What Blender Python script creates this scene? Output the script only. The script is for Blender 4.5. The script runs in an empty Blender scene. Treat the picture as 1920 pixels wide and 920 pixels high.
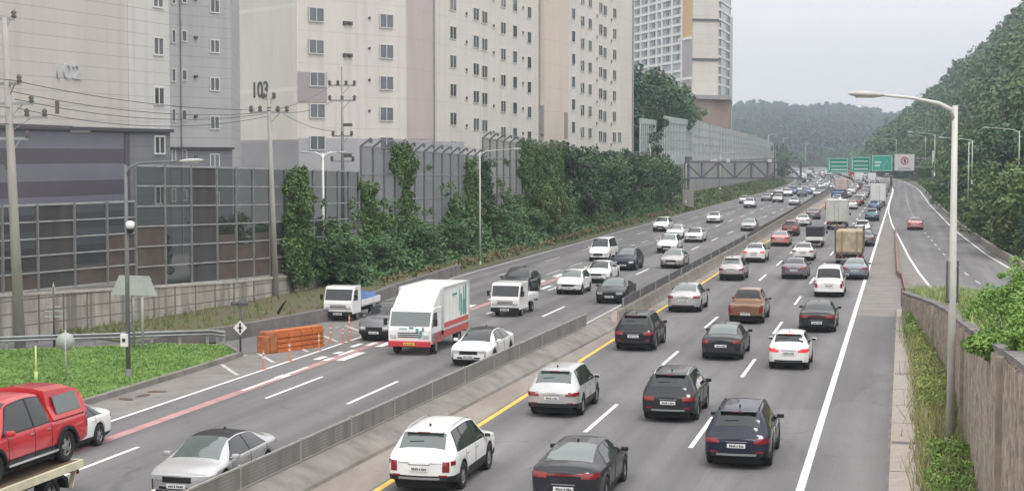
import bpy, bmesh, math, random
import numpy as np
from mathutils import Vector, Matrix
R = math.radians
sc = bpy.context.scene
col = sc.collection
# ------------------------------------------------------------------ camera
F = 3050.0; CW = 1920.0; CYP = 460.0; HOR = 290.0; CAMH = 8.9
PITCH = math.atan((CYP - HOR) / F)
cam_d = bpy.data.cameras.new('camera'); cam = bpy.data.objects.new('camera', cam_d); col.objects.link(cam)
cam_d.sensor_width = 36; cam_d.lens = 36 * F / CW; cam_d.clip_end = 9000; cam_d.clip_start = 0.5
cam.location = (0, 0, CAMH); cam.rotation_euler = (math.pi / 2 - PITCH, 0, 0)
sc.camera = cam
# ------------------------------------------------------------------ light
EL = R(63); AZ = R(166)          # overcast: broad weak sun, behind the camera to the right
w = bpy.data.worlds.new('World'); sc.world = w; w.use_nodes = True
nt = w.node_tree; nt.nodes.clear()
def nd(t, tree=None, **k):
    n = (tree or nt).nodes.new(t)
    for a, b in k.items(): setattr(n, a, b)
    return n
out = nd('ShaderNodeOutputWorld'); bg = nd('ShaderNodeBackground'); sky = nd('ShaderNodeTexSky')
sky.sky_type = 'NISHITA'; sky.sun_disc = False; sky.sun_elevation = EL; sky.sun_rotation = AZ; sky.dust_density = 4; sky.air_density = 1.0
hs = nd('ShaderNodeHueSaturation'); hs.inputs['Saturation'].default_value = 0.12
nt.links.new(sky.outputs[0], hs.inputs['Color'])
tc = nd('ShaderNodeTexCoord'); sep = nd('ShaderNodeSeparateXYZ'); nt.links.new(tc.outputs['Generated'], sep.inputs[0])
mr = nd('ShaderNodeMapRange'); nt.links.new(sep.outputs['Z'], mr.inputs['Value'])
mr.inputs['From Min'].default_value = 0; mr.inputs['From Max'].default_value = 0.7
mr.inputs['To Min'].default_value = 0; mr.inputs['To Max'].default_value = 1
grad = nd('ShaderNodeValToRGB'); nt.links.new(mr.outputs[0], grad.inputs[0])
e = grad.color_ramp.elements
e[0].position = 0; e[0].color = (0.83, 0.765, 0.735, 1); e[1].position = 1; e[1].color = (.95, 0.945, 0.935, 1)
e2 = grad.color_ramp.elements.new(0.22); e2.color = (0.655, 0.615, 0.60, 1)
# faint cloud unevenness
nz = nd('ShaderNodeTexNoise'); nz.inputs['Scale'].default_value = 3; nt.links.new(tc.outputs['Generated'], nz.inputs[0])
mrn = nd('ShaderNodeMapRange'); nt.links.new(nz.outputs[0], mrn.inputs['Value']); mrn.inputs['To Min'].default_value = 20.0; mrn.inputs['To Max'].default_value = 22.5
vm = nd('ShaderNodeVectorMath', operation='SCALE'); nt.links.new(grad.outputs[0], vm.inputs[0]); nt.links.new(mrn.outputs[0], vm.inputs['Scale'])
mx = nd('ShaderNodeMix', data_type='RGBA'); mx.inputs['Factor'].default_value = 0.88
nt.links.new(hs.outputs[0], mx.inputs['A']); nt.links.new(vm.outputs[0], mx.inputs['B'])
nt.links.new(mx.outputs['Result'], bg.inputs[0]); bg.inputs[1].default_value = 0.10
nt.links.new(bg.outputs[0], out.inputs[0])
sun_d = bpy.data.lights.new('sun', 'SUN'); sun = bpy.data.objects.new('sun', sun_d); col.objects.link(sun)
sun_d.energy = 1.5; sun_d.angle = R(14); sun_d.color = (1, .97, .93)
sv = Vector((math.sin(AZ) * math.cos(EL), math.cos(AZ) * math.cos(EL), math.sin(EL)))
sun.rotation_euler = sv.to_track_quat('Z', 'Y').to_euler(); sun.location = (0, 0, 60)
sc.view_settings.view_transform = 'Standard'; sc.view_settings.look = 'None'; sc.view_settings.exposure = 0.0; sc.view_settings.gamma = 1
sc.render.engine = 'CYCLES'; sc.cycles.use_denoising = True; sc.cycles.max_bounces = 6; sc.cycles.volume_bounces = 0
sc.cycles.transparent_max_bounces = 12; sc.cycles.volume_step_rate = 1
# ------------------------------------------------------------------ coordinates
UX, UY = 0.23385, 0.97227
cp, sp_ = math.cos(PITCH), math.sin(PITCH)
def ray(px, py):
    a = (px - 960) / F; b = -(py - 460) / F
    return Vector((a, cp + b * sp_, -sp_ + b * cp))
def G(px, py, z=0.0):
    d = ray(px, py); k = (z - CAMH) / d.z
    return Vector((d.x * k, d.y * k, z))
def WD(px, py, D):
    d = ray(px, py); k = D / d.y
    return Vector((d.x * k, D, CAMH + d.z * k))
def proj(p):
    y = p[1] * cp - (p[2] - CAMH) * sp_; u = p[1] * sp_ + (p[2] - CAMH) * cp
    return 960 + F * p[0] / y, 460 - F * u / y
def TS(p): return p[0] * UY - p[1] * UX, p[0] * UX + p[1] * UY
KC, S1, S2 = 3.0e-4, 400.0, 700.0
def road(t, s, z=0.0):
    if s <= S1: a = 0; X, Y = s * UX, s * UY
    else:
        L = min(s, S2) - S1; a = KC * L
        dx = -KC * L * L / 2; ds = S1 + L
        if s > S2:
            ds += (s - S2) * math.cos(a); dx -= (s - S2) * math.sin(a)
        X, Y = ds * UX + dx * UY, ds * UY - dx * UX
    ca, sa = math.cos(a), math.sin(a)
    # right-hand normal of the heading rotated left by a
    hx, hy = UX * ca - UY * sa, UX * sa + UY * ca
    return Vector((X + t * hy, Y - t * hx, z))
def heading(s):
    a = 0 if s <= S1 else KC * (min(s, S2) - S1)
    return math.atan2(UY, UX) + a
# ------------------------------------------------------------------ materials
MATS = {}
def mat(name, c, rough=.7, metal=0, var=0.0, scale=1.0, coat=0, spec=.5, bump=0.0, c2=None, detail=4, emit=None, island=0, stretch=None, alpha=None, coord='Object'):
    if name in MATS: return MATS[name]
    m = bpy.data.materials.new(name); m.use_nodes = True; t = m.node_tree; b = t.nodes['Principled BSDF']
    b.inputs['Base Color'].default_value = (*c, 1); b.inputs['Roughness'].default_value = rough; b.inputs['Metallic'].default_value = metal
    b.inputs['Coat Weight'].default_value = coat; b.inputs['Coat Roughness'].default_value = .06; b.inputs['Specular IOR Level'].default_value = spec
    if var or c2 or bump or island:
        tcn = nd('ShaderNodeTexCoord', t); n = nd('ShaderNodeTexNoise', t); n.inputs['Scale'].default_value = scale; n.inputs['Detail'].default_value = detail; n.inputs['Roughness'].default_value = .62
        src = tcn.outputs[coord]
        if coord == 'World':
            pass
        if stretch:
            mp = nd('ShaderNodeMapping', t); mp.inputs['Scale'].default_value = stretch; t.links.new(src, mp.inputs[0]); src = mp.outputs[0]
        t.links.new(src, n.inputs[0])
        r = nd('ShaderNodeMapRange', t); r.inputs['From Min'].default_value = .32; r.inputs['From Max'].default_value = .68
        t.links.new(n.outputs[0], r.inputs['Value'])
        a = nd('ShaderNodeMix', t, data_type='RGBA')
        cc2 = c2 if c2 else tuple(min(1, x * (1 + var)) for x in c); cc1 = c if c2 else tuple(x * (1 - var) for x in c)
        a.inputs['A'].default_value = (*cc1, 1); a.inputs['B'].default_value = (*cc2, 1)
        fac = r.outputs[0]
        if island:
            gi = nd('ShaderNodeNewGeometry', t); ma = nd('ShaderNodeMath', t, operation='MULTIPLY_ADD')
            t.links.new(gi.outputs['Random Per Island'], ma.inputs[0]); ma.inputs[1].default_value = island
            ms = nd('ShaderNodeMath', t, operation='MULTIPLY'); t.links.new(fac, ms.inputs[0]); ms.inputs[1].default_value = 1 - island
            t.links.new(ms.outputs[0], ma.inputs[2]); fac = ma.outputs[0]
        t.links.new(fac, a.inputs['Factor']); t.links.new(a.outputs['Result'], b.inputs['Base Color'])
        if bump:
            bn = nd('ShaderNodeBump', t); bn.inputs['Strength'].default_value = bump; bn.inputs['Distance'].default_value = .05
            t.links.new(n.outputs[0], bn.inputs['Height']); t.links.new(bn.outputs[0], b.inputs['Normal'])
    if emit:
        b.inputs['Emission Color'].default_value = (*emit[0], 1); b.inputs['Emission Strength'].default_value = emit[1]
    if alpha is not None: b.inputs['Alpha'].default_value = alpha
    MATS[name] = m; return m
def lines_mat(name, c, line, period, width, axis='Z', rough=.75, var=.05, scale=.35, second=None, streak=0.12, c2=None):
    """wall with recessed joint lines at a real spacing (object space)"""
    if name in MATS: return MATS[name]
    m = mat(name, c, rough, var=var, scale=scale, c2=c2, stretch=(1, 1, .35)); t = m.node_tree; b = t.nodes['Principled BSDF']
    mixn = [x for x in t.nodes if x.bl_idname == 'ShaderNodeMix'][0]
    tcn = [x for x in t.nodes if x.bl_idname == 'ShaderNodeTexCoord'][0]
    sp = nd('ShaderNodeSeparateXYZ', t); t.links.new(tcn.outputs['Object'], sp.inputs[0])
    res = mixn.outputs['Result']
    specs = [(axis, period, width)] + ([second] if second else [])
    for ax, per, wd in specs:
        m1 = nd('ShaderNodeMath', t, operation='DIVIDE'); t.links.new(sp.outputs[ax], m1.inputs[0]); m1.inputs[1].default_value = per
        m2 = nd('ShaderNodeMath', t, operation='FRACT'); t.links.new(m1.outputs[0], m2.inputs[0])
        m3 = nd('ShaderNodeMath', t, operation='LESS_THAN'); t.links.new(m2.outputs[0], m3.inputs[0]); m3.inputs[1].default_value = wd / per
        q = nd('ShaderNodeMix', t, data_type='RGBA'); t.links.new(m3.outputs[0], q.inputs['Factor']); t.links.new(res, q.inputs['A']); q.inputs['B'].default_value = (*line, 1)
        res = q.outputs['Result']
    if streak:
        n2 = nd('ShaderNodeTexNoise', t); mp = nd('ShaderNodeMapping', t); mp.inputs['Scale'].default_value = (1.6, 1.6, .07)
        t.links.new(tcn.outputs['Object'], mp.inputs[0]); t.links.new(mp.outputs[0], n2.inputs[0]); n2.inputs['Scale'].default_value = 1.0; n2.inputs['Detail'].default_value = 5
        r2 = nd('ShaderNodeMapRange', t); t.links.new(n2.outputs[0], r2.inputs['Value']); r2.inputs['From Min'].default_value = .5; r2.inputs['From Max'].default_value = .75
        r2.inputs['To Min'].default_value = 0; r2.inputs['To Max'].default_value = streak * 2
        q = nd('ShaderNodeMix', t, data_type='RGBA'); t.links.new(r2.outputs[0], q.inputs['Factor']); t.links.new(res, q.inputs['A']); q.inputs['B'].default_value = (*(x * .45 for x in c), 1)
        res = q.outputs['Result']
    t.links.new(res, b.inputs['Base Color']); return m
# ------------------------------------------------------------------ object helpers
def tag(o, label=None, cat=None, group=None, kind=None):
    if label: o['label'] = label
    if cat: o['category'] = cat
    if group: o['group'] = group
    if kind: o['kind'] = kind
    return o
def empty(name, loc=(0, 0, 0), rz=0, label=None, cat=None, group=None):
    o = bpy.data.objects.new(name, None); col.objects.link(o); o.location = loc; o.rotation_euler = (0, 0, rz); o.empty_display_size = .3
    return tag(o, label, cat, group)
class MB:
    def __init__(s): s.v = []; s.f = []; s.m = []; s.sm = []
    def add(s, vs, fs, m=0, smooth=False):
        b = len(s.v); s.v += [tuple(p) for p in vs]
        for q in fs: s.f.append(tuple(b + i for i in q)); s.m.append(m); s.sm.append(smooth)
    def box(s, c, d, m=0, rz=0, bev=0):
        x, y, z = d[0] / 2, d[1] / 2, d[2] / 2
        if bev:
            bm = bmesh.new(); bmesh.ops.create_cube(bm, size=1); bmesh.ops.scale(bm, vec=d, verts=bm.verts)
            bmesh.ops.bevel(bm, geom=bm.edges[:], offset=min(bev, min(d) * .45), segments=2, affect='EDGES', profile=.6)
            vs = [v.co.copy() for v in bm.verts]; fs = [[v.index for v in f.verts] for f in bm.faces]; bm.free()
        else:
            vs = [Vector((i * x, j * y, k * z)) for i in (-1, 1) for j in (-1, 1) for k in (-1, 1)]
            fs = [(0, 1, 3, 2), (4, 6, 7, 5), (0, 4, 5, 1), (2, 3, 7, 6), (0, 2, 6, 4), (1, 5, 7, 3)]
        if rz:
            M = Matrix.Rotation(rz, 3, 'Z'); vs = [M @ Vector(p) for p in vs]
        s.add([(p[0] + c[0], p[1] + c[1], p[2] + c[2]) for p in vs], fs, m); return s
    def b2(s, x0, x1, y0, y1, z0, z1, m=0, bev=0):
        return s.box(((x0 + x1) / 2, (y0 + y1) / 2, (z0 + z1) / 2), (abs(x1 - x0), abs(y1 - y0), abs(z1 - z0)), m, 0, bev)
    def tube(s, pts, r, n=8, m=0, cap=True):
        pts = [Vector(p) for p in pts]; rs = r if isinstance(r, (list, tuple)) else [r] * len(pts)
        rings = []
        for i, p in enumerate(pts):
            d = (pts[min(i + 1, len(pts) - 1)] - pts[max(i - 1, 0)]).normalized()
            a = d.cross(Vector((0, 0, 1))) if abs(d.z) < .95 else d.cross(Vector((1, 0, 0))); a.normalize(); b = d.cross(a)
            rings.append([p + (a * math.cos(2 * math.pi * k / n) + b * math.sin(2 * math.pi * k / n)) * rs[i] for k in range(n)])
        vs = [q for rg in rings for q in rg]; fs = []
        for i in range(len(pts) - 1):
            for k in range(n): fs.append((i * n + k, i * n + (k + 1) % n, (i + 1) * n + (k + 1) % n, (i + 1) * n + k))
        if cap: fs += [tuple(range(n - 1, -1, -1)), tuple(range((len(pts) - 1) * n, len(pts) * n))]
        s.add(vs, fs, m, True); return s
    def beam(s, p, q, w_, h_=None, m=0):
        """square bar from p to q"""
        p = Vector(p); q = Vector(q); d = (q - p); L = d.length
        if L < 1e-5: return s
        d /= L; a = d.cross(Vector((0, 0, 1))) if abs(d.z) < .98 else Vector((1, 0, 0)); a.normalize(); b = d.cross(a); h_ = h_ or w_
        vs = [o + a * (i * w_ / 2) + b * (j * h_ / 2) for o in (p, q) for i, j in ((-1, -1), (1, -1), (1, 1), (-1, 1))]
        s.add(vs, [(3, 2, 1, 0), (4, 5, 6, 7), (0, 1, 5, 4), (1, 2, 6, 5), (2, 3, 7, 6), (3, 0, 4, 7)], m); return s
    def prism(s, prof, y0, y1, m=0, bev=0, axis='y', smooth=False):
        """closed (x,z) profile extruded in y"""
        bm = bmesh.new(); a = [bm.verts.new((x, y0, z)) for x, z in prof]; b = [bm.verts.new((x, y1, z)) for x, z in prof]
        bm.faces.new(a); bm.faces.new(b[::-1]); n = len(prof)
        for i in range(n): bm.faces.new((a[i], b[i], b[(i + 1) % n], a[(i + 1) % n]))
        bmesh.ops.recalc_face_normals(bm, faces=bm.faces[:])
        if bev: bmesh.ops.bevel(bm, geom=bm.edges[:], offset=bev, segments=2, affect='EDGES', profile=.6, clamp_overlap=True)
        bm.verts.index_update()
        s.add([v.co.copy() for v in bm.verts], [[v.index for v in f.verts] for f in bm.faces], m, smooth); bm.free(); return s
    def lathe(s, prof, n=20, m=0, c=(0, 0, 0), ax='y', smooth=True):
        """profile of (axial, radius)"""
        vs = []; fs = []
        for (h, r) in prof:
            for k in range(n):
                a = 2 * math.pi * k / n
                if ax == 'y': vs.append((c[0] + r * math.cos(a), c[1] + h, c[2] + r * math.sin(a)))
                else: vs.append((c[0] + r * math.cos(a), c[1] + r * math.sin(a), c[2] + h))
        for i in range(len(prof) - 1):
            for k in range(n):
                q = (i * n + k, (i + 1) * n + k, (i + 1) * n + (k + 1) % n, i * n + (k + 1) % n); fs.append(q if ax == 'y' else q[::-1])
        s.add(vs, fs, m, smooth); return s
    def build(s, name, ms, parent=None, link_obj=False):
        me = bpy.data.meshes.new(name); me.from_pydata(s.v, [], s.f)
        for mm in (ms if isinstance(ms, (list, tuple)) else [ms]): me.materials.append(mm)
        me.polygons.foreach_set('material_index', s.m); me.polygons.foreach_set('use_smooth', s.sm); me.update()
        o = bpy.data.objects.new(name, me); col.objects.link(o)
        if parent: o.parent = parent
        return o
def fix_normals(o):
    bm = bmesh.new(); bm.from_mesh(o.data); bmesh.ops.recalc_face_normals(bm, faces=bm.faces[:]); bm.to_mesh(o.data); bm.free(); return o
def np_mesh(name, V, Fq, m, parent=None, smooth=False):
    me = bpy.data.meshes.new(name); V = np.asarray(V, np.float32); Fq = np.asarray(Fq, np.int32); k = Fq.shape[1]
    me.vertices.add(len(V)); me.vertices.foreach_set('co', V.ravel()); me.loops.add(Fq.size); me.loops.foreach_set('vertex_index', Fq.ravel())
    me.polygons.add(len(Fq)); me.polygons.foreach_set('loop_start', np.arange(0, Fq.size, k, dtype=np.int32))
    me.polygons.foreach_set('use_smooth', np.full(len(Fq), smooth)); me.update(calc_edges=True); me.materials.append(m)
    o = bpy.data.objects.new(name, me); col.objects.link(o)
    if parent: o.parent = parent
    return o
def copy_tree(o, parent=None):
    c = o.copy(); col.objects.link(c); c.parent = parent
    for ch in o.children: copy_tree(ch, c)
    return c
def strip(name, m, t0, t1, s0, s1, z=0.0, step=10, kind='structure', z1=None):
    """sheet between two lateral lines; t0/t1/z numbers or functions of s"""
    f = lambda q, s: q(s) if callable(q) else q
    n = max(1, int(math.ceil((s1 - s0) / step))); V = []; Fq = []
    for i in range(n + 1):
        s = s0 + (s1 - s0) * i / n
        V.append(road(f(t0, s), s, f(z, s))); V.append(road(f(t1, s), s, f(z if z1 is None else z1, s)))
        if i: k = 2 * i; Fq.append((k - 2, k - 1, k + 1, k))
    o = np_mesh(name, V, Fq, m); 
    if kind: o['kind'] = kind
    return o
# ------------------------------------------------------------------ palette
asphalt = mat('asphalt', (.163, .158, .160), .85, var=.15, scale=.22, detail=8, stretch=(1.6, .35, 1), bump=.15)
# add fine grain, long tyre tracks and patches
t = asphalt.node_tree; b = t.nodes['Principled BSDF']
tcn = [x for x in t.nodes if x.bl_idname == 'ShaderNodeTexCoord'][0]
mixn = [x for x in t.nodes if x.bl_idname == 'ShaderNodeMix'][0]
mp = nd('ShaderNodeMapping', t); mp.inputs['Rotation'].default_value = (0, 0, math.atan2(UX, UY)); t.links.new(tcn.outputs['Object'], mp.inputs[0])
mp2 = nd('ShaderNodeMapping', t); mp2.inputs['Scale'].default_value = (1.0, .02, 1); t.links.new(mp.outputs[0], mp2.inputs[0])
n2 = nd('ShaderNodeTexNoise', t); n2.inputs['Scale'].default_value = .9; n2.inputs['Detail'].default_value = 5; t.links.new(mp2.outputs[0], n2.inputs[0])
n3 = nd('ShaderNodeTexNoise', t); n3.inputs['Scale'].default_value = 18; n3.inputs['Detail'].default_value = 3; t.links.new(mp.outputs[0], n3.inputs[0])
def mulmix(t, src, facsock, lo, hi, fmin=.35, fmax=.65):
    r = nd('ShaderNodeMapRange', t); t.links.new(facsock, r.inputs['Value']); r.inputs['From Min'].default_value = fmin; r.inputs['From Max'].default_value = fmax
    r.inputs['To Min'].default_value = lo; r.inputs['To Max'].default_value = hi
    v = nd('ShaderNodeVectorMath', t, operation='SCALE'); t.links.new(src, v.inputs[0]); t.links.new(r.outputs[0], v.inputs['Scale']); return v.outputs[0]
c_ = mulmix(t, mixn.outputs['Result'], n2.outputs[0], .78, 1.12); c_ = mulmix(t, c_, n3.outputs[0], .88, 1.1)
# worn wheel paths that run along every lane, oil stain band between them
sx = nd('ShaderNodeSeparateXYZ', t); t.links.new(mp.outputs[0], sx.inputs[0])
m1 = nd('ShaderNodeMath', t, operation='MULTIPLY_ADD'); t.links.new(sx.outputs['X'], m1.inputs[0]); m1.inputs[1].default_value = 2 * math.pi / 1.82; m1.inputs[2].default_value = 2 * math.pi * (2.57 + .9) / 1.82
m2 = nd('ShaderNodeMath', t, operation='SINE'); t.links.new(m1.outputs[0], m2.inputs[0]); c_ = mulmix(t, c_, m2.outputs[0], .93, 1.05, -1, 1)
# resurfacing patches and cracks
vo = nd('ShaderNodeTexVoronoi', t); vo.distance = 'CHEBYCHEV'; mp3 = nd('ShaderNodeMapping', t); mp3.inputs['Scale'].default_value = (.27, .045, 1); t.links.new(mp.outputs[0], mp3.inputs[0]); t.links.new(mp3.outputs[0], vo.inputs['Vector']); vo.inputs['Scale'].default_value = 1
sc2 = nd('ShaderNodeSeparateColor', t); t.links.new(vo.outputs['Color'], sc2.inputs[0]); c_ = mulmix(t, c_, sc2.outputs[0], .90, 1.07, .1, .9)
vc = nd('ShaderNodeTexVoronoi', t); vc.feature = 'DISTANCE_TO_EDGE'; vc.inputs['Scale'].default_value = .16; n4 = nd('ShaderNodeTexNoise', t); n4.inputs['Scale'].default_value = 1.1; n4.inputs['Detail'].default_value = 6; t.links.new(mp.outputs[0], n4.inputs[0])
va = nd('ShaderNodeVectorMath', t, operation='MULTIPLY_ADD'); t.links.new(n4.outputs['Color'], va.inputs[0]); va.inputs[1].default_value = (1.6, 1.6, 0); t.links.new(mp.outputs[0], va.inputs[2]); t.links.new(va.outputs[0], vc.inputs['Vector']); c_ = mulmix(t, c_, vc.outputs[0], .72, 1.0, .0, .006); t.links.new(c_, b.inputs['Base Color'])
shoulder = mat('worn_concrete', (.26, .225, .195), .9, var=.22, scale=.6, detail=8, stretch=(1.5, .4, 1), bump=.2)
gorem = mat('brown_asphalt', (.205, .19, .178), .9, var=.2, scale=.8, detail=8, bump=.2)
white_line = mat('white_road_paint', (.78, .78, .76), .6, var=.12, scale=2.2, detail=8)
worn_line = mat('worn_white_paint', (.50, .49, .48), .7, var=.3, scale=2.5, detail=8)
yellow_line = mat('yellow_road_paint', (.72, .47, .08), .6, var=.18, scale=2.2, detail=8)
pink_line = mat('pink_guide_paint', (.42, .235, .235), .75, var=.2, scale=.9, detail=8)
conc = mat('concrete', (.30, .275, .25), .9, var=.25, scale=.9, detail=8, stretch=(1, 1, .4), bump=.25)
conc_dark = mat('stained_concrete', (.16, .15, .145), .9, var=.35, scale=.8, detail=8, stretch=(1, 1, .5), bump=.3)
steel_grey = mat('grey_painted_steel', (.30, .31, .32), .5, .3, var=.15, scale=2)
steel_light = mat('galvanised_steel', (.55, .57, .58), .45, .3, var=.12, scale=2)
steel_dark = mat('dark_steel', (.09, .095, .10), .55, .2, var=.2, scale=2)
lamp_paint = mat('pale_lamp_paint', (.52, .52, .49), .5, .1, var=.12, scale=3, stretch=(1, 1, .3))
soil = mat('soil', (.13, .10, .07), .95, c2=(.09, .11, .04), scale=.5, detail=8, bump=.3)
grassm = mat('grass_ground', (.075, .16, .03), .9, c2=(.15, .26, .05), scale=.7, detail=9, bump=.5)
bladem = mat('grass_blades', (.075, .17, .03), .8, c2=(.24, .34, .09), scale=.35, island=.35)
weedm = mat('weed_leaves', (.13, .22, .04), .75, c2=(.40, .45, .14), scale=.5, island=.6)
leaf_bright = mat('bright_leaves', (.07, .17, .025), .65, c2=(.25, .40, .08), scale=1.6, island=.4)
leaf_ivy = mat('ivy_leaves', (.04, .095, .03), .6, c2=(.13, .23, .06), scale=.35, island=.55)
leaf_mid = mat('mid_green_leaves', (.028, .080, .030), .6, c2=(.11, .22, .07), scale=.25, island=.5)
leaf_dark = mat('dark_green_leaves', (.022, .055, .035), .65, c2=(.06, .12, .055), scale=.2, island=.5)
leaf_olive = mat('olive_leaves', (.055, .105, .032), .65, c2=(.14, .21, .055), scale=.2, island=.5)
leaf_hill = mat('hill_canopy', (.022, .058, .030), .7, c2=(.125, .215, .075), scale=.10, island=.3)
bark = mat('bark', (.10, .08, .06), .9, var=.3, scale=4)
rubber = mat('tyre_rubber', (.018, .018, .019), .85)
rimm = mat('alloy_rim', (.38, .39, .40), .35, .7)
black_pl = mat('black_plastic', (.016, .017, .019), .5, spec=.3)
under = mat('underbody_black', (.012, .012, .012), .9)
glass = mat('car_glass', (.014, .017, .020), .05, spec=.6, coat=.15)
glass_pale = mat('tinted_rear_glass', (.055, .078, .075), .05, spec=.8, coat=.3)
for g_ in (glass, glass_pale): g_.node_tree.nodes['Principled BSDF'].inputs['IOR'].default_value = 1.55 if g_ == glass else 1.75
redlamp = mat('red_tail_lamp', (.22, .010, .016), .15, coat=.6)
brake = mat('lit_brake_lamp', (.6, .03, .03), .2, emit=((1, .03, .03), .35))
headl = mat('headlamp_glass', (.55, .57, .6), .1, .3, coat=.8)
headon = mat('lit_headlamp', (.9, .9, .85), .2, emit=((1, .97, .86), 3.0))
chrome = mat('chrome', (.6, .6, .62), .15, .9)
platem = mat('number_plate_white', (.72, .73, .72), .5)
plateink = mat('number_plate_ink', (.03, .03, .035), .6)
plateyel = mat('number_plate_yellow', (.75, .55, .08), .5)
orange_pl = mat('orange_plastic', (.50, .145, .04), .55, var=.2, scale=2)
# ------------------------------------------------------------------ GROUND AND ROADS
gv = [(-2500, -110, -.12), (2800, -110, -.12), (2800, 4100, -.12), (-2500, 4100, -.12)]
tag(np_mesh('ground', gv, [(0, 1, 2, 3)], soil), kind='structure')
def ramp_l(s):      # left edge line of the right-hand ramp
    pts = [(60, 11), (75, 6.2), (88, 3.9), (103, 2.35), (120, 1.35), (145, .45), (169, -.2), (215, -1.5), (262, -2.35), (300, -2.5), (2000, -2.5)]
    for (a, p), (b_, q) in zip(pts, pts[1:]):
        if a <= s <= b_: return p + (q - p) * (s - a) / (b_ - a)
    return pts[0][1]
def ramp_r(s):
    pts = [(60, 20), (88, 12.6), (103, 10.4), (126, 8.55), (150, 7.3), (200, 5.9), (300, 4.6), (500, 3.4), (2000, 3.4)]
    for (a, p), (b_, q) in zip(pts, pts[1:]):
        if a <= s <= b_: return p + (q - p) * (s - a) / (b_ - a)
    return pts[0][1]
def left_e(s):
    pts = [(0, -28.3), (66, -28.3), (69, -32.5), (73, -31.7), (82, -30.2), (99, -31.6), (118, -32.2), (200, -32.4), (330, -32.5), (2000, -32.5)]
    for (a, p), (b_, q) in zip(pts, pts[1:]):
        if a <= s <= b_: return p + (q - p) * (s - a) / (b_ - a)
strip('road', asphalt, left_e, -15.2, 0, 1500, 0, 6)
strip('main_road', asphalt, -15.2, -.3, 0, 1500, 0.0, 10)
strip('ramp_road', asphalt, ramp_l, lambda s: ramp_r(s) + .9, 60, 1500, 0.006, 6)
strip('gore_pavement', gorem, -2.45, ramp_l, 91.5, 262, 0.004, 5)
strip('gore_verge', soil, lambda s: -.3, lambda s: ramp_r(s) if s > 60 else 20, 0, 92, -.04, 6)
strip('side_road', asphalt, -60, lambda s: -33.2 - (78 - s) * .14 if s < 78 else -34.2, 30, 84, .003, 5)
ln = lambda name, t, s0, s1, w_=.15, m=white_line, z=.010, st=10: strip(name, m, (lambda s: t(s) - w_ / 2) if callable(t) else t - w_ / 2, (lambda s: t(s) + w_ / 2) if callable(t) else t + w_ / 2, s0, s1, z, st)
def dashes(name, t, s0, s1, m=white_line, period=16.2, L=6.0, w_=.15):
    V = []; Fq = []; s = s0
    while s < s1:
        k = len(V)
        V += [road(t - w_ / 2, s, .010), road(t + w_ / 2, s, .010), road(t + w_ / 2, s + L, .010), road(t - w_ / 2, s + L, .010)]; Fq.append((k, k + 1, k + 2, k + 3)); s += period
    o = np_mesh(name, V, Fq, m); o['kind'] = 'structure'
ln('edge_line', -2.57, 20, 1200, .22)
ln('ramp_edge_line', lambda s: ramp_l(s) + .1, 86, 1200, .18, z=.016)
ln('ramp_outer_line', ramp_r, 90, 1200, .15, z=.016)
V = []; Fq = []
for i in range(40):
    s = 92 + i * 8.1; k = len(V); f = lambda q: (ramp_l(q) + ramp_r(q)) / 2 - .2
    V += [road(f(s) - .07, s, .016), road(f(s) + .07, s, .016), road(f(s + 3) + .07, s + 3, .016), road(f(s + 3) - .07, s + 3, .016)]; Fq.append((k, k + 1, k + 2, k + 3))
tag(np_mesh('ramp_lane_line', V, Fq, worn_line), kind='structure')
strip('median_shoulder', shoulder, -15.6, -13.68, 20, 400, .005, 10)
ln('yellow_line', -13.5, 20, 400, .2, yellow_line)
ln('yellow_line', -13.5, 400, 1200, .2, yellow_line)
dashes('lane_line', -9.85, 34.8, 1100); dashes('lane_line', -6.2, 32.8, 1100)
dashes('lane_line', -22.6, 23, 1100); dashes('lane_line', -19.25, 22.4, 1100)
dashes('lane_line', -25.75, 82, 1100, worn_line, 9, 5)
dashes('lane_line', -29.0, 100, 1100, worn_line, 16.2, 6)
ln('edge_line', -25.7, 20, 82, .16); ln('edge_line', -16.2, 20, 1100, .14, worn_line); ln('edge_line', lambda s: left_e(s) + .5, 100, 1100, .15, worn_line)
# pink guide line with white outline blocks and worn road lettering
ln('pink_line', lambda s: -24.15, 20, 118, .42, pink_line, .008); 
V = []; Fq = []
def quad_ts(t0, t1, s0, s1, z=.013, sk=0):
    k = len(V); V.extend([road(t0, s0, z), road(t1, s0, z), road(t1 + sk, s1, z), road(t0 + sk, s1, z)]); Fq.append((k, k + 1, k + 2, k + 3))
for (a, b_, c, d) in [(-24.27, -24.12, 57.0, 60.6), (-24.38, -24.0, 60.6, 61.6), (-24.3, -24.15, 61.6, 64.0), (-24.9, -24.6, 66.4, 67.6), (-24.4, -24.15, 66.2, 67.2), (-23.85, -23.45, 66.4, 69.4), (-24.8, -24.5, 68.6, 69.4), (-24.4, -24.2, 68.2, 70.2), (-24.9, -24.65, 71.2, 72.6), (-23.8, -23.4, 71.6, 74.6), (-24.4, -24.1, 72.0, 73.2), (-24.3, -24.1, 75.4, 76.4), (-24.8, -24.6, 74.4, 76.0)]:
    quad_ts(a, b_, c, d)
for i in range(5): quad_ts(-24.9 + .1 * (i % 2), -24.5, 90 + i * 6.5, 93 + i * 6.5); quad_ts(-23.4, -23.1, 92 + i * 6.5, 95 + i * 6.5)
tag(np_mesh('road_lettering', V, Fq, white_line), kind='structure')
# transverse pavement joints / patches on the gore
V = []; Fq = []
for i in range(14):
    s = 96 + i * 2.3; quad_ts(-2.2, min(-.5, ramp_l(s) - .6), s, s + .35, .011)
tag(np_mesh('gore_hatching', V, Fq, mat('faded_hatch', (.27, .245, .225), .85, var=.2, scale=3)), kind='structure')
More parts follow.
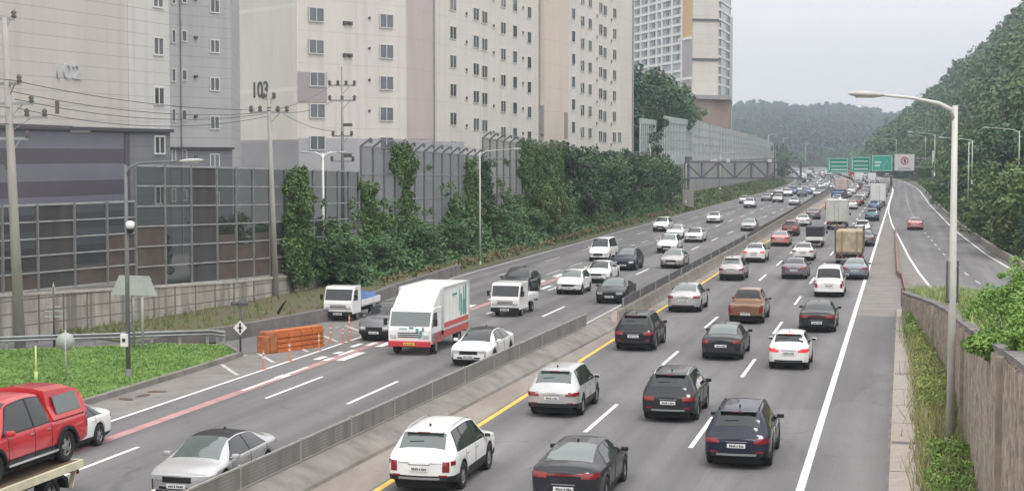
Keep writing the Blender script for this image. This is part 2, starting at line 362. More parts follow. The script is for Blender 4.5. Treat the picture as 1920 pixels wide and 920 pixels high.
# concrete gutter walk at right with drain slots
strip('gutter', mat('gutter_concrete', (.36, .315, .28), .9, var=.12, scale=3.5, detail=8, bump=.1), -.28, .57, 15, 96, .03, 4)
strip('gutter_edge', conc_dark, -.36, -.28, 15, 96, .012, 6)
V = []; Fq = []
for s in (34.8, 51, 67.3, 83.6): quad_ts(-.25, .54, s, s + .5, .034)
for s in (26, 30, 38.5, 42.5, 46.5, 55, 59, 63, 71.5, 75.5, 79.5, 88): quad_ts(-.27, .56, s, s + .07, .034)
tag(np_mesh('drain_slots', V, Fq, conc_dark), kind='structure')
# gore between left road and slip road: brown strip with hatching
strip('gore_pavement', gorem, lambda s: -28.2 if s < 66 else -28.2 - (s - 66) * .15, -25.85, 30, 84, .006, 4)
V = []; Fq = []
for i in range(5): quad_ts(-28.4, -28.25, 63 + i * 4, 63.25 + i * 4, .012, 0); k = len(V); V.extend([road(-28.2, 64 + i * 4, .012), road(-28.0, 64 + i * 4, .012), road(-26, 61 + i * 4, .012), road(-26.2, 61 + i * 4, .012)]); Fq.append((k, k + 1, k + 2, k + 3))
tag(np_mesh('gore_hatching', V, Fq, worn_line), kind='structure')
# ------------------------------------------------------------------ HAZE
hz = MB().b2(-2600, 2900, -120, 4200, -1.2, 260).build('haze', mat('haze_surface', (1, 1, 1))); hz['kind'] = 'stuff'
hm = bpy.data.materials.new('haze_air'); hm.use_nodes = True; ht = hm.node_tree; ht.nodes.clear()
ho = nd('ShaderNodeOutputMaterial', ht); hv = nd('ShaderNodeVolumePrincipled', ht)
hv.inputs['Color'].default_value = (.77, .87, 1.0, 1); hv.inputs['Density'].default_value = 0.00040; hv.inputs['Anisotropy'].default_value = 0.3
ht.links.new(hv.outputs[0], ho.inputs['Volume']); hz.data.materials.clear(); hz.data.materials.append(hm)
hm.cycles.homogeneous_volume = True if hasattr(hm.cycles, 'homogeneous_volume') else None
#@@NEXT
# ------------------------------------------------------------------ VEHICLES
def mono(pts, x):
    """smooth monotone interpolation through control rows"""
    n = len(pts)
    if x <= pts[0][0]: return pts[0][1:]
    if x >= pts[-1][0]: return pts[-1][1:]
    for i in range(n - 1):
        if x <= pts[i + 1][0]: break
    h = pts[i + 1][0] - pts[i][0]; u = (x - pts[i][0]) / h; res = []
    for c in range(1, len(pts[0])):
        def sl(a):
            if a < 0 or a >= n - 1: return None
            return (pts[a + 1][c] - pts[a][c]) / (pts[a + 1][0] - pts[a][0])
        d = sl(i); dm = sl(i - 1); dp = sl(i + 1)
        m0 = 0 if (dm is not None and dm * d <= 0) else (d if dm is None else 2 * dm * d / (dm + d) if dm + d else 0)
        m1 = 0 if (dp is not None and dp * d <= 0) else (d if dp is None else 2 * dp * d / (dp + d) if dp + d else 0)
        y0, y1 = pts[i][c], pts[i + 1][c]
        res.append((2 * u**3 - 3 * u**2 + 1) * y0 + (u**3 - 2 * u**2 + u) * h * m0 + (-2 * u**3 + 3 * u**2) * y1 + (u**3 - u**2) * h * m1)
    return tuple(res)
# rows: x, z_top, z_belt, roof_edge_y, half_width
TYPES = {
 'sedan': dict(L=4.85, W=1.86, wb=2.85, sill=.24, wr=.335, rows=[(-2.42, .93, .86, .62, .74), (-2.36, 1.02, .90, .66, .80), (-2.2, 1.06, .94, .68, .88), (-1.8, 1.10, .96, .66, .915), (-1.25, 1.33, .955, .60, .93), (-.75, 1.44, .95, .575, .93), (-.1, 1.465, .94, .57, .93), (.45, 1.43, .93, .58, .93), (.95, 1.24, .92, .62, .925), (1.45, .985, .90, .70, .92), (1.95, .90, .84, .70, .905), (2.25, .80, .74, .64, .85), (2.38, .72, .67, .58, .76), (2.42, .64, .60, .52, .68)],
   roof=(-.55, .38), ws=(.47, 1.38), rw=(-1.72, -.82), sw=[((-.18, 1.18), (-.18, .55)), ((-1.12, -.26), (-.95, -.26)), ((-1.62, -1.19), (-1.18, -1.02))]),
 'coupe': dict(L=4.80, W=1.87, wb=2.85, sill=.22, wr=.34, rows=[(-2.40, .95, .86, .60, .74), (-2.33, 1.06, .90, .64, .80), (-2.15, 1.10, .95, .66, .885), (-1.85, 1.13, .97, .64, .92), (-1.2, 1.31, .965, .58, .935), (-.6, 1.41, .95, .55, .935), (-.1, 1.43, .94, .55, .93), (.4, 1.39, .93, .56, .93), (.95, 1.19, .91, .61, .925), (1.4, .96, .88, .69, .92), (1.95, .87, .80, .69, .90), (2.22, .76, .70, .62, .84), (2.36, .68, .63, .56, .74), (2.40, .60, .56, .50, .66)],
   roof=(-.5, .3), ws=(.40, 1.33), rw=(-1.86, -.72), sw=[((-.18, 1.12), (-.18, .48)), ((-1.3, -.26), (-.98, -.26))]),
 'suv': dict(L=4.68, W=1.90, wb=2.70, sill=.28, wr=.37, clad=1, rows=[(-2.34, .92, .86, .66, .78), (-2.29, 1.02, .93, .70, .84), (-2.2, 1.10, .98, .70, .905), (-2.08, 1.27, 1.04, .655, .93), (-1.9, 1.50, 1.06, .62, .945), (-1.72, 1.62, 1.06, .61, .95), (-1.2, 1.67, 1.05, .61, .95), (-.3, 1.69, 1.03, .61, .95), (.35, 1.65, 1.02, .615, .95), (.75, 1.50, 1.01, .64, .95), (1.25, 1.20, 1.00, .70, .945), (1.45, 1.10, .99, .72, .94), (1.95, 1.03, .95, .72, .92), (2.2, .93, .87, .68, .87), (2.31, .84, .78, .62, .79), (2.34, .74, .70, .56, .72)],
   roof=(-1.3, .3), ws=(.42, 1.27), rw=(-2.12, -1.80), sw=[((-.12, 1.05), (-.12, .5)), ((-1.05, -.2), (-1.0, -.2)), ((-1.78, -1.13), (-1.55, -1.08))]),
 'hatch': dict(L=3.65, W=1.62, wb=2.40, sill=.24, wr=.30, rows=[(-1.82, .90, .84, .56, .68), (-1.77, 1.02, .92, .60, .73), (-1.68, 1.10, .97, .60, .775), (-1.55, 1.30, 1.0, .56, .80), (-1.4, 1.44, 1.0, .54, .81), (-1.15, 1.49, .99, .54, .81), (-.4, 1.51, .98, .54, .81), (.2, 1.48, .97, .55, .81), (.6, 1.35, .96, .58, .81), (1.05, 1.06, .94, .63, .80), (1.4, .96, .88, .62, .78), (1.7, .84, .78, .56, .72), (1.82, .66, .62, .48, .62)],
   roof=(-1.0, .1), ws=(.27, 1.0), rw=(-1.64, -1.38), sw=[((-.25, .85), (-.25, .36)), ((-1.3, -.33), (-1.15, -.33))]),
 'van': dict(L=5.1, W=1.92, wb=3.1, sill=.26, wr=.335, rows=[(-2.56, .85, .80, .74, .86), (-2.54, 1.0, .95, .76, .89), (-2.50, 1.20, 1.06, .76, .92), (-2.42, 1.62, 1.10, .72, .94), (-2.30, 1.86, 1.11, .69, .95), (-2.1, 1.92, 1.11, .68, .955), (-.5, 1.94, 1.10, .68, .955), (.7, 1.90, 1.09, .68, .955), (1.1, 1.76, 1.08, .69, .95), (1.75, 1.20, 1.06, .76, .94), (2.05, 1.08, 1.0, .76, .92), (2.4, .92, .86, .70, .86), (2.54, .70, .66, .62, .76)],
   roof=(-1.8, .8), ws=(.88, 1.72), rw=(-2.49, -2.34), sw=[((.35, 1.45), (.35, .95)), ((-1.0, .25), (-1.0, .25)), ((-2.2, -1.1), (-2.1, -1.1))]),
 'pickup': dict(L=5.4, W=1.95, wb=3.2, sill=.36, wr=.39, clad=1, rows=[(-2.70, 1.06, 1.02, .80, .90), (-2.66, 1.12, 1.06, .84, .94), (-2.5, 1.13, 1.07, .86, .965), (-1.15, 1.13, 1.07, .86, .97), (-1.05, 1.16, 1.07, .80, .97), (-.95, 1.62, 1.07, .64, .97), (-.8, 1.79, 1.07, .62, .97), (-.2, 1.84, 1.06, .62, .97), (.55, 1.80, 1.06, .63, .97), (.95, 1.60, 1.06, .66, .97), (1.45, 1.22, 1.05, .74, .965), (1.7, 1.16, 1.05, .76, .96), (2.3, 1.09, 1.0, .75, .94), (2.6, .98, .9, .70, .88), (2.7, .80, .76, .62, .80)],
   roof=(-.7, .5), ws=(.62, 1.42), rw=(-1.03, -.86), sw=[((-.1, 1.2), (-.1, .68)), ((-.86, -.18), (-.76, -.18))]),
}
class Shape:
    def __init__(s, P):
        s.P = P; s.L = P['L']; s.h = s.L / 2; s.wb = P['wb']; s.wr = P['wr']; s.ar = P['wr'] + .055
    def zs(s, x):
        z = s.P['sill'] + .10 * max(0, (abs(x) - s.h + .5) / .5)
        for xw in (-s.wb / 2, s.wb / 2):
            d = abs(x - xw)
            if d <= s.ar: z = max(z, s.wr + math.sqrt(max(0, s.ar**2 - d * d)))
        return z
    def sec(s, x):
        zt, zb, w7, hw = mono(s.P['rows'], x)
        zl = [s.zs(x), .36, .52, .68, zb - .09, zb]; z0 = zl[0]
        for i in range(1, 6): zl[i] = max(zl[i], zl[i - 1] + .015) if i < 5 else max(zb, zl[i - 1] + .015)
        hb = hw * .955; cr = min(.05, (zt - zb) * .45 + .01)
        zr = max(zl[5] + .012, zt - cr); cab = zr - zl[5]
        ys = [hw * .955, hw * .98, hw * .995, hw, hw * .99, hb]
        rows = list(zip(ys, zl))
        rows += [(hb + (w7 - hb) * .5 + .012 * min(1, cab / .3), zl[5] + cab * .52), (w7, zr), (w7 * .62, zr + (zt - zr) * .78), (0, max(zt, zr + .006))]
        return rows
    def P3(s, x, v, side=1):
        r = s.sec(x); i = min(8, max(0, int(v))); f = v - i
        y = r[i][0] + (r[i + 1][0] - r[i][0]) * f; z = r[i][1] + (r[i + 1][1] - r[i][1]) * f
        return Vector((x, y * side, z))
    def side_y(s, x, z):
        r = s.sec(x)
        for i in range(7):
            if z <= r[i + 1][1]:
                f = (z - r[i][1]) / max(1e-6, r[i + 1][1] - r[i][1]); return r[i][0] + (r[i + 1][0] - r[i][0]) * max(0, f)
        return r[7][0]
    def end_x(s, end, y, z):
        r = s.sec(end * s.h); yz = None
        for i in range(9):
            if z <= r[i + 1][1]:
                f = (z - r[i][1]) / max(1e-6, r[i + 1][1] - r[i][1]); yz = r[i][0] + (r[i + 1][0] - r[i][0]) * max(0, f); break
        if yz is None: yz = .4
        k = min(1, abs(y) / max(yz, .05)); return end * (s.h + .10 * (1 - k * k)), yz
def grid_quads(n, m, base=0):
    return [(base + i * m + j, base + (i + 1) * m + j, base + (i + 1) * m + j + 1, base + i * m + j + 1) for i in range(n - 1) for j in range(m - 1)]
def patch(name, fn, nu, nv, m, parent, off, flip=False, extra=None):
    """thin raised panel that follows the body surface, with edges folded back into the body"""
    V = [[fn(i / (nu - 1), j / (nv - 1)) for j in range(nv)] for i in range(nu)]
    N = [[None] * nv for _ in range(nu)]
    for i in range(nu):
        for j in range(nv):
            a = V[min(i + 1, nu - 1)][j] - V[max(i - 1, 0)][j]; b_ = V[i][min(j + 1, nv - 1)] - V[i][max(j - 1, 0)]; q = a.cross(b_)
            N[i][j] = (q.normalized() if q.length > 1e-9 else Vector((0, 0, 1))) * (-1 if flip else 1)
    mb = MB(); vs = [V[i][j] + N[i][j] * off for i in range(nu) for j in range(nv)]
    q = grid_quads(nu, nv); mb.add(vs, [f[::-1] for f in q] if flip else q, 0, True)
    ring = [(i, 0) for i in range(nu)] + [(nu - 1, j) for j in range(1, nv)] + [(i, nv - 1) for i in range(nu - 2, -1, -1)] + [(0, j) for j in range(nv - 2, 0, -1)]
    rv = [V[i][j] + N[i][j] * off for i, j in ring] + [V[i][j] - N[i][j] * .012 for i, j in ring]; n = len(ring)
    mb.add(rv, [(k, (k + 1) % n, n + (k + 1) % n, n + k) for k in range(n)], 0, False)
    return mb.build(name, m, parent)
def rear_patch(S, name, y0, y1, z0, z1, m, par, end=-1, off=.012, nu=6, nv=3):
    def fn(a, b_):
        y = y0 + (y1 - y0) * a; z = z0 + (z1 - z0) * b_; x, yz = S.end_x(end, y, z)
        if abs(y) > yz:
            lo, hi = S.h - .6, S.h; yy = abs(y)
            for _ in range(14):
                mid = (lo + hi) / 2
                if S.side_y(end * mid, z) > yy: lo = mid
                else: hi = mid
            x = end * lo
        return Vector((x, y, z))
    fl = (end == -1)
    return patch(name, fn, nu, nv, m, par, off, flip=fl)
def side_patch(S, name, x0, x1, z0, z1, m, par, side, off=.008, nu=5, nv=3):
    return patch(name, lambda a, b_: Vector((x0 + (x1 - x0) * a, side * S.side_y(x0 + (x1 - x0) * a, z0 + (z1 - z0) * b_), z0 + (z1 - z0) * b_)), nu, nv, m, par, off, flip=(side == 1))
def make_wheel(r, wd, par, x, side, style=0, rim_m=None):
    t_ = MB(); y = 0; k = side
    t_.lathe([(-wd / 2, r * .62), (-wd / 2, r * .93), (-wd * .38, r), (wd * .38, r), (wd / 2, r * .93), (wd / 2, r * .62), (wd * .30, r * .60), (wd * .30, 0.001)], 28)
    o = t_.build('wheel', rubber, par); o.location = (x, 0, r); o.rotation_euler = (0, 0, 0 if side == 1 else math.pi)
    o.location = (x, side * (par['hw'] - wd / 2 - .01), r)
    rm = MB(); rm.lathe([(wd * .42, r * .64), (wd * .36, r * .60), (wd * .20, r * .56)], 28)
    n = 5 + style * 2
    for i in range(n):
        a = 2 * math.pi * i / n; ca, sa = math.cos(a), math.sin(a); pa = (-sa, ca)
        wA, wB = r * .16 / (1 + style * .4), r * .10 / (1 + style * .3); r0, r1 = r * .1, r * .60; yo = wd * .40; yi = wd * .32
        vs = []
        for (rr, ww, yy) in ((r0, wA, yo), (r1, wB, yo - .01)):
            for sgn in (-1, 1):
                for dy in (0, -.03): vs.append((rr * ca + sgn * ww * pa[0], yy + dy, rr * sa + sgn * ww * pa[1]))
        rm.add(vs, [(0, 2, 6, 4), (0, 4, 5, 1), (2, 3, 7, 6), (4, 6, 7, 5)], 0)
    rm.lathe([(wd * .43, .001), (wd * .43, r * .14), (wd * .36, r * .17)], 14)
    q = rm.build('rim', rim_m or rimm, o); fix_normals(q)
    return o
def make_plate(x, y, z, end, par, yellow=False, tilt=0):
    mb = MB().box((0, 0, 0), (.018, .52, .115), 0, 0, .004)
    o = mb.build('number_plate', plateyel if yellow else platem, par); o.location = (x, y, z); o.rotation_euler = (0, tilt, 0)
    k = MB(); rnd = random.Random(int(abs(x * 1000) + z * 777)); yy = -.21
    for g in (3, 1, 4):       # unreadable character strokes, as in the photograph
        for i in range(g):
            k.b2(end * .010, end * .0125, yy, yy + .034, -.032, .032 if rnd.random() > .4 else .018); yy += .047
        yy += .02
    k.build('plate_characters', plateink, o)
    return o
def make_car(name, kind, paint, sx=1.0, sy=1.0, sz=1.0, dark_roof=False, rails=False, clad=None, spoiler=True, lit=False, antenna=True, look=0, rim_m=None, glassm=None, tailv=False, skid=False):
    P = dict(TYPES[kind]); S = Shape(P); hw = P['W'] / 2
    root = empty(name); root['hw'] = hw
    # ---- body shell
    xs = [S.h * -1]; x = -S.h
    base = sorted(set([round(r[0], 3) for r in P['rows']] + [round(-S.h + i * S.L / 36, 3) for i in range(37)]))
    for xw in (-S.wb / 2, S.wb / 2):
        base = [q for q in base if abs(q - xw) > S.ar + .03]
        base += [xw + S.ar * math.cos(math.pi * k / 12) for k in range(13)] + [xw - S.ar - .015, xw + S.ar + .015]
    base = sorted(q for q in base if -S.h <= q <= S.h)
    mb = MB()
    for side in (1, -1):
        V = []
        ks = [0, .35, .65, .85, 1]
        r0 = S.sec(-S.h); r1 = S.sec(S.h)
        for k in ks[:-1]: V.append([Vector((-S.h - .10 * (1 - k * k), side * y * k, z)) for y, z in r0])
        for q in base: V.append([Vector((q, side * y, z)) for y, z in S.sec(q)])
        for k in ks[:-1][::-1]: V.append([Vector((S.h + .10 * (1 - k * k), side * y * k, z)) for y, z in r1])
        n = len(V); qd = grid_quads(n, 10)
        if side == -1: qd = [f[::-1] for f in qd]
        ms = []
        cl = P.get('clad') if clad is None else clad
        mb.v_off = len(mb.v)
        b0 = len(mb.v); mb.v += [tuple(p) for row in V for p in row]
        for i in range(n - 1):
            for j in range(9):
                f = (b0 + i * 10 + j, b0 + i * 10 + j + 1, b0 + (i + 1) * 10 + j + 1, b0 + (i + 1) * 10 + j)
                if side == 1: f = f[::-1]
                mid = (V[i][j] + V[i + 1][j + 1]) / 2
                mi = 0
                if cl and (j == 0 or (mid.z < .46 and j <= 1)): mi = 1
                if not cl and j == 0 and mid.z < .33: mi = 1
                if dark_roof and j >= 7 and P['roof'][0] - .3 < mid.x < P['roof'][1] + .12 and mid.z > 1.3: mi = 1
                mb.f.append(f[::-1]); mb.m.append(mi); mb.sm.append(True)
    # underbody and inner arches
    body = mb.build('body', [paint, black_pl], root)
    bm = bmesh.new(); bm.from_mesh(body.data); bmesh.ops.remove_doubles(bm, verts=bm.verts, dist=.0008); bmesh.ops.recalc_face_normals(bm, faces=bm.faces[:]); bm.to_mesh(body.data); bm.free()
    ub = MB(); inner = hw - .26
    ub.b2(-S.h + .1, S.h - .1, -inner, inner, .17, .62); ub.b2(-S.h + .02, S.h - .02, -hw * .78, hw * .78, .36, .6)
    ub.b2(-S.wb / 2 + S.ar + .02, S.wb / 2 - S.ar - .02, -hw * .9, hw * .9, .2, .5)
    ub.build('underbody', under, root)
    for xw in (-S.wb / 2, S.wb / 2):
        for sd in (1, -1): make_wheel(P['wr'], .23, root, xw, sd, look % 2, rim_m)
    # ---- glass
    G_ = glassm or glass
    def top_fn(x0, x1, ve):
        def fn(a, b_):
            v = 7.06 + (9 - 7.06) * (1 - abs(2 * b_ - 1)); sd = -1 if b_ < .5 else 1
            inset = 0
            p = S.P3(x0 + (x1 - x0) * a, v, sd); return p
        return fn
    patch('windshield', top_fn(P['ws'][0], P['ws'][1], 0), 8, 9, G_, root, .007, flip=False)
    rw = patch('rear_window', top_fn(P['rw'][0], P['rw'][1], 0), 8, 9, glassm or glass, root, .007, flip=False)
    for sd in (1, -1):
        fA, fB = P['sw'][0], P['sw'][-1]
        def sf(a, b_, sd=sd):
            x0 = fB[0][0] - .05 + (fB[1][0] - fB[0][0]) * b_; x1 = fA[0][1] + .05 + (fA[1][1] - fA[0][1]) * b_
            return S.P3(x0 + (x1 - x0) * a, 5.03 + b_ * 1.86, sd)
        patch('window_surround', sf, 12, 5, black_pl, root, .0025, flip=(sd == 1))
        for (xb, xt) in P['sw']:
            def fn(a, b_, xb=xb, xt=xt, sd=sd):
                x0 = xb[0] + (xt[0] - xb[0]) * b_; x1 = xb[1] + (xt[1] - xb[1]) * b_
                return S.P3(x0 + (x1 - x0) * a, 5.10 + b_ * 1.72, sd)
            patch('side_window', fn, 6, 5, glass, root, .006, flip=(sd == 1))
    # ---- lamps
    zt = S.sec(-S.h)[9][1]; zf = S.sec(S.h)[9][1]; b0 = P['rows'][0][4]
    tall = kind in ('suv', 'van', 'pickup', 'hatch')
    tl = brake if lit else redlamp
    for sd in (1, -1):
        if kind == 'van' or kind == 'pickup':
            side_patch(S, 'tail_lamp', -S.h + .01, -S.h + .13, .72, 1.05, tl, root, sd)
            o = rear_patch(S, 'tail_lamp', sd * (b0 - .15) if sd == 1 else sd * (b0 + .01), sd * (b0 + .01) if sd == 1 else sd * (b0 - .15), .60, zt - .02, tl, root)
        else:
            zl0, zl1 = (zt - .16, zt - .02) if tall else (zt - .17, zt - .03)
            inn = b0 - (.30 if look != 2 else .20)
            ya, yb = (inn, b0 + .07); 
            if sd == -1: ya, yb = -yb, -ya
            if tailv:
                ya, yb = (b0 - .15, b0 + .03)
                if sd == -1: ya, yb = -yb, -ya
                rear_patch(S, 'tail_lamp', ya, yb, zt - .30, zt - .03, tl, root, nv=6)
                ya, yb = sorted((sd * .28, sd * (b0 - .17))); rear_patch(S, 'lamp_strip', ya, yb, zt - .075, zt - .05, chrome, root); continue_strip = True
            else: rear_patch(S, 'tail_lamp', ya, yb, zl0 + .0, zl1, tl, root)
            side_patch(S, 'tail_lamp', -S.h + .06, -S.h + .24, zl0 + .03, zl1 - .0, tl, root, sd)
            if kind == 'suv':
                ya, yb = (b0 - .24, b0 - .02)
                if sd == -1: ya, yb = -yb, -ya
                rear_patch(S, 'reflector', ya, yb, .50, .545, redlamp, root)
        fb = P['rows'][-1][4]
        ya, yb = (fb - .27, fb + .09)
        if sd == -1: ya, yb = -yb, -ya
        rear_patch(S, 'headlight', ya, yb, zf - .15, zf - .025, headl, root, end=1)
    if look == 1 and kind in ('sedan', 'coupe'):
        rear_patch(S, 'light_bar', -b0 + .25, b0 - .25, zt - .10, zt - .055, tl, root, nu=8)
    # ---- grille, bumpers, plates
    if kind in ('suv', 'van', 'pickup'):
        rear_patch(S, 'grille', -.42, .42, .48, zf - .04, black_pl, root, end=1, nu=7)
        rear_patch(S, 'rear_bumper', -b0 + .02, b0 - .02, S.zs(-S.h) + .01, .50 if kind != 'van' else .42, black_pl if (clad if clad is not None else P.get('clad')) else paint, root, off=.02, nu=8)
    else:
        rear_patch(S, 'grille', -.40, .40, zf - .20, zf - .05, black_pl, root, end=1, nu=7)
        rear_patch(S, 'air_intake', -.50, .50, S.zs(S.h) + .03, .42, black_pl, root, end=1, nu=7)
        rear_patch(S, 'rear_diffuser', -b0 + .12, b0 - .12, S.zs(-S.h) + .01, .42, black_pl, root, nu=8)
    pz = .70 if kind in ('suv', 'hatch') else (.56 if kind != 'van' else .74)
    if kind in ('sedan', 'coupe'): pz = .52 if look == 1 else .66
    make_plate(-S.h - .125, 0, pz, -1, root); make_plate(S.h + .12, 0, .44, 1, root)
    if kind == 'suv' and skid: rear_patch(S, 'skid_plate', -b0 * .72, b0 * .72, S.zs(-S.h) + .045, S.zs(-S.h) + .10, rimm, root, off=.045, nu=7, nv=2)
    # chrome strip above plate
    rear_patch(S, 'badge_strip', -.30, .30, min(zt - .05, pz + .10), min(zt - .03, pz + .125), chrome if look != 2 else black_pl, root, off=.014)
    # ---- seams: door cuts, boot/tailgate line and sill moulding
    sm_ = MB()
    def sline(xa, za, xb_, zb_, sd, wd=.010):
        n = 8; prev = None
        for i in range(n + 1):
            x_ = xa + (xb_ - xa) * i / n; z_ = za + (zb_ - za) * i / n; p = Vector((x_, sd * (S.side_y(x_, z_) + .002), z_))
            if prev is not None: sm_.beam(prev, p, wd, wd)
            prev = p
    zb_m = mono(P['rows'], 0)[1] - .01
    for sd in (1, -1):
        for (xb, xt) in P['sw'][:2]:
            sline(xb[0] - .04, zb_m, xb[0] - .04, P['sill'] + .06, sd)
        sline(min(1.02, P['sw'][0][0][1]), zb_m - .02, min(1.02, P['sw'][0][0][1]) - .03, .42, sd)
        for (xb, xt) in P['sw'][:2]:
            xh = xb[0] + .10; zh = zb_m - .10; MB().box((xh, sd * (S.side_y(xh, zh) + .012), zh), (.17, .022, .025), 0, 0, .006).build('door_handle', chrome if look == 0 else paint, root)
        sline(-S.h + .3, P['sill'] + .10, S.h - .45, P['sill'] + .10, sd, .02) if not P.get('clad') else None
    sm_.build('door_seams', black_pl, root)
    # ---- mirrors
    xm = P['ws'][1] - .38; zm = mono(P['rows'], xm)[1] + .07
    for sd in (1, -1):
        m_ = MB(); m_.box((0, sd * .10, 0), (.14, .20, .13), 0, 0, .045); m_.box((.02, -sd * .02, -.04), (.06, .12, .03), 0, 0, .01)
        o = m_.build('wing_mirror', paint if look != 2 else black_pl, root); o.location = (xm, sd * (S.side_y(xm, zm - .05) + .02), zm)
        g = MB().box((-.072, sd * .10, 0), (.006, .16, .095), 0, 0, .002).build('mirror_glass', glass, o)
    # ---- roof equipment
    if rails:
        for sd in (1, -1):
            pts = [S.P3(x_, 7.15, sd) + Vector((0, 0, .045 if 0 < i < 6 else 0)) for i, x_ in enumerate(np.linspace(P['roof'][0] - .35, P['roof'][1] + .2, 7))]
            MB().tube(pts, .016, 6).build('roof_rail', chrome if rails == 1 else black_pl, root)
    if kind in ('suv', 'hatch') and spoiler:
        xq = P['rw'][1]; w7 = mono(P['rows'], xq)[2]; zq = mono(P['rows'], xq)[0]
        MB().box((xq - .03, 0, zq + .005), (.22, w7 * 1.72, .035), 0, 0, .012).build('spoiler', paint, root)
        MB().box((xq - .145, 0, zq - .002), (.012, .34, .02), 0, 0, .003).build('high_brake_lamp', tl, root)
        p = S.P3((P['rw'][0] * .7 + P['rw'][1] * .3), 9, 1)
        MB().beam((p.x, -.02, p.z + .02), (p.x - .01, .38, p.z - .005), .018).build('rear_wiper', black_pl, root)
    if antenna:
        xa = P['roof'][0] - .05; za = mono(P['rows'], xa)[0]
        MB().prism([(xa - .09, za - .015), (xa + .10, za - .015), (xa - .04, za + .07), (xa - .08, za + .06)], -.018, .018, bev=.006).build('antenna_fin', black_pl, root)
    root.scale = (sx, sy, sz)
    return root
PA = {}
def paint(name, c, metal=0.0, rough=.28):
    k = name + '_car_paint'
    if k not in PA: PA[k] = mat(k, c, rough, metal, coat=.7, var=.06, scale=1.5, spec=.5 if max(c) > .05 else .15)
    return PA[k]
white_p = paint('white', (.80, .80, .79)); silver_p = paint('silver', (.52, .52, .53), .45); grey_p = paint('grey', (.16, .16, .17), .35)
darkg_p = paint('charcoal', (.020, .021, .026), .0, .5); black_p = paint('black', (.009, .009, .013), .0, .5); navy_p = paint('navy', (.014, .018, .036), .0, .5)
red_p = paint('red', (.50, .022, .028)); dred_p = paint('maroon', (.15, .025, .04), .2); brown_p = paint('brown', (.22, .115, .065), .4)
pink_p = paint('rose', (.62, .27, .28), .2); blue_p = paint('blue', (.06, .13, .30)); bluegrey_p = paint('blue_grey', (.22, .25, .30), .4); teal_p = paint('teal', (.07, .17, .20), .2)
champ_p = paint('champagne', (.45, .42, .42), .45); purple_p = paint('plum_grey', (.20, .17, .20), .4)
HR = heading(0)
def set_paint(root, old, new):
    for ch in root.children:
        if ch.type != 'MESH': continue
        for sl in ch.material_slots:
            if sl.material == old: sl.link = 'OBJECT'; sl.material = new
def place(root, px, py, side, axle=None):
    """px, py: where the nearer axle's tyres meet the road; side 'R' drives away from the camera, 'L' towards it"""
    g = G(px, py); t_, s_ = TS(g); wb = root.get('wb', 2.8) * root.scale[0]
    c = road(t_, s_ + wb / 2) if s_ < S1 else road(t_ , s_ + wb / 2)
    h = heading(s_) + (0 if side == 'R' else math.pi)
    root.location = c; root.rotation_euler = (0, 0, h)
    return root
def car(kind, px, py, side, pt, label, name=None, jit=0, **k):
    nm = name or {'sedan': 'sedan', 'coupe': 'sedan', 'suv': 'suv', 'hatch': 'hatchback', 'van': 'van', 'pickup': 'pickup_truck'}[kind]
    cat = {'sedan': 'car', 'coupe': 'car', 'suv': 'suv', 'hatch': 'car', 'van': 'van', 'pickup': 'pickup truck'}[kind]
    r = make_car(nm, kind, pt, **k); r['wb'] = TYPES[kind]['wb']
    del r['hw']
    tag(r, label, cat, 'vehicles driving away on the right carriageway' if side == 'R' else 'vehicles coming forward on the left carriageway')
    place(r, px, py, side); del r['wb']
    if jit: r.rotation_euler.z += jit
    return r
# --- right carriageway, nearest first
car('suv', 808, 912, 'R', white_p, 'white suv with black cladding and roof rails, nearest the bottom edge', rails=1, sx=1.03, sy=.98, glassm=glass_pale, clad=1, tailv=True, skid=True)
car('coupe', 1072, 938, 'R', darkg_p, 'black fastback sedan cut off by the bottom edge of the photo', look=1, glassm=glass_pale, sx=1.0)
car('suv', 1046, 775, 'R', silver_p, 'silver suv with large red tail lamps beside the yellow line', sx=.95, sy=.96, sz=.98, glassm=glass_pale, clad=1)
car('suv', 1260, 784, 'R', darkg_p, 'charcoal suv in the middle lane with bright silver strip on its bumper', look=1, sx=.96, sy=.97, rails=1, sz=.98, skid=True)
car('suv', 1387, 868, 'R', navy_p, 'large dark navy suv nearest to the white edge line', look=0, sx=1.0, sy=.99, rails=2, sz=1.0, skid=True)
car('suv', 1194, 654, 'R', black_p, 'dark suv with pale sunroof and red tail lamps passing the end of the mesh fence', look=0, sy=.97, rails=2)
car('sedan', 1356, 671, 'R', darkg_p, 'charcoal sedan with white number plate directly behind the brown pickup truck', look=2, glassm=glass_pale, sy=.97)
car('hatch', 1480, 690, 'R', white_p, 'small white hatchback with tall red lamps in the lane beside the edge line', lit=True, sy=1.03, sz=1.02)
car('pickup', 1401, 604, 'R', brown_p, 'brown double cab pickup truck with open bed', sx=.97, sy=.95, sz=.96, antenna=False)
car('sedan', 1533, 620, 'R', darkg_p, 'dark grey sedan with red light bar, directly behind the white van', look=1, sx=1.02)
car('van', 1555, 555, 'R', white_p, 'white passenger van with wide rear window', sy=.97)
car('sedan', 1285, 583, 'R', silver_p, 'silver sedan in the lane beside the median, behind the white boxy suv', glassm=glass_pale, look=2, sz=1.06, sy=1.02)
car('suv', 1373, 525, 'R', champ_p, 'pearl white suv close to the median, between two silver and white sedans', look=2, rails=1, sx=.97, sy=.93, glassm=glass_pale)
car('sedan', 1490, 522, 'R', purple_p, 'plum grey sedan in the middle lane left of the white van', look=0)
car('sedan', 1603, 523, 'R', bluegrey_p, 'blue grey sedan between the white van and the white edge line', glassm=glass_pale)
car('sedan', 1415, 491, 'R', white_p, 'white sedan next to the median behind the rose coloured sedan', lit=True, sz=1.05, look=2)
car('sedan', 1506, 488, 'R', white_p, 'white sedan just behind the small black truck', look=2, sx=.95)
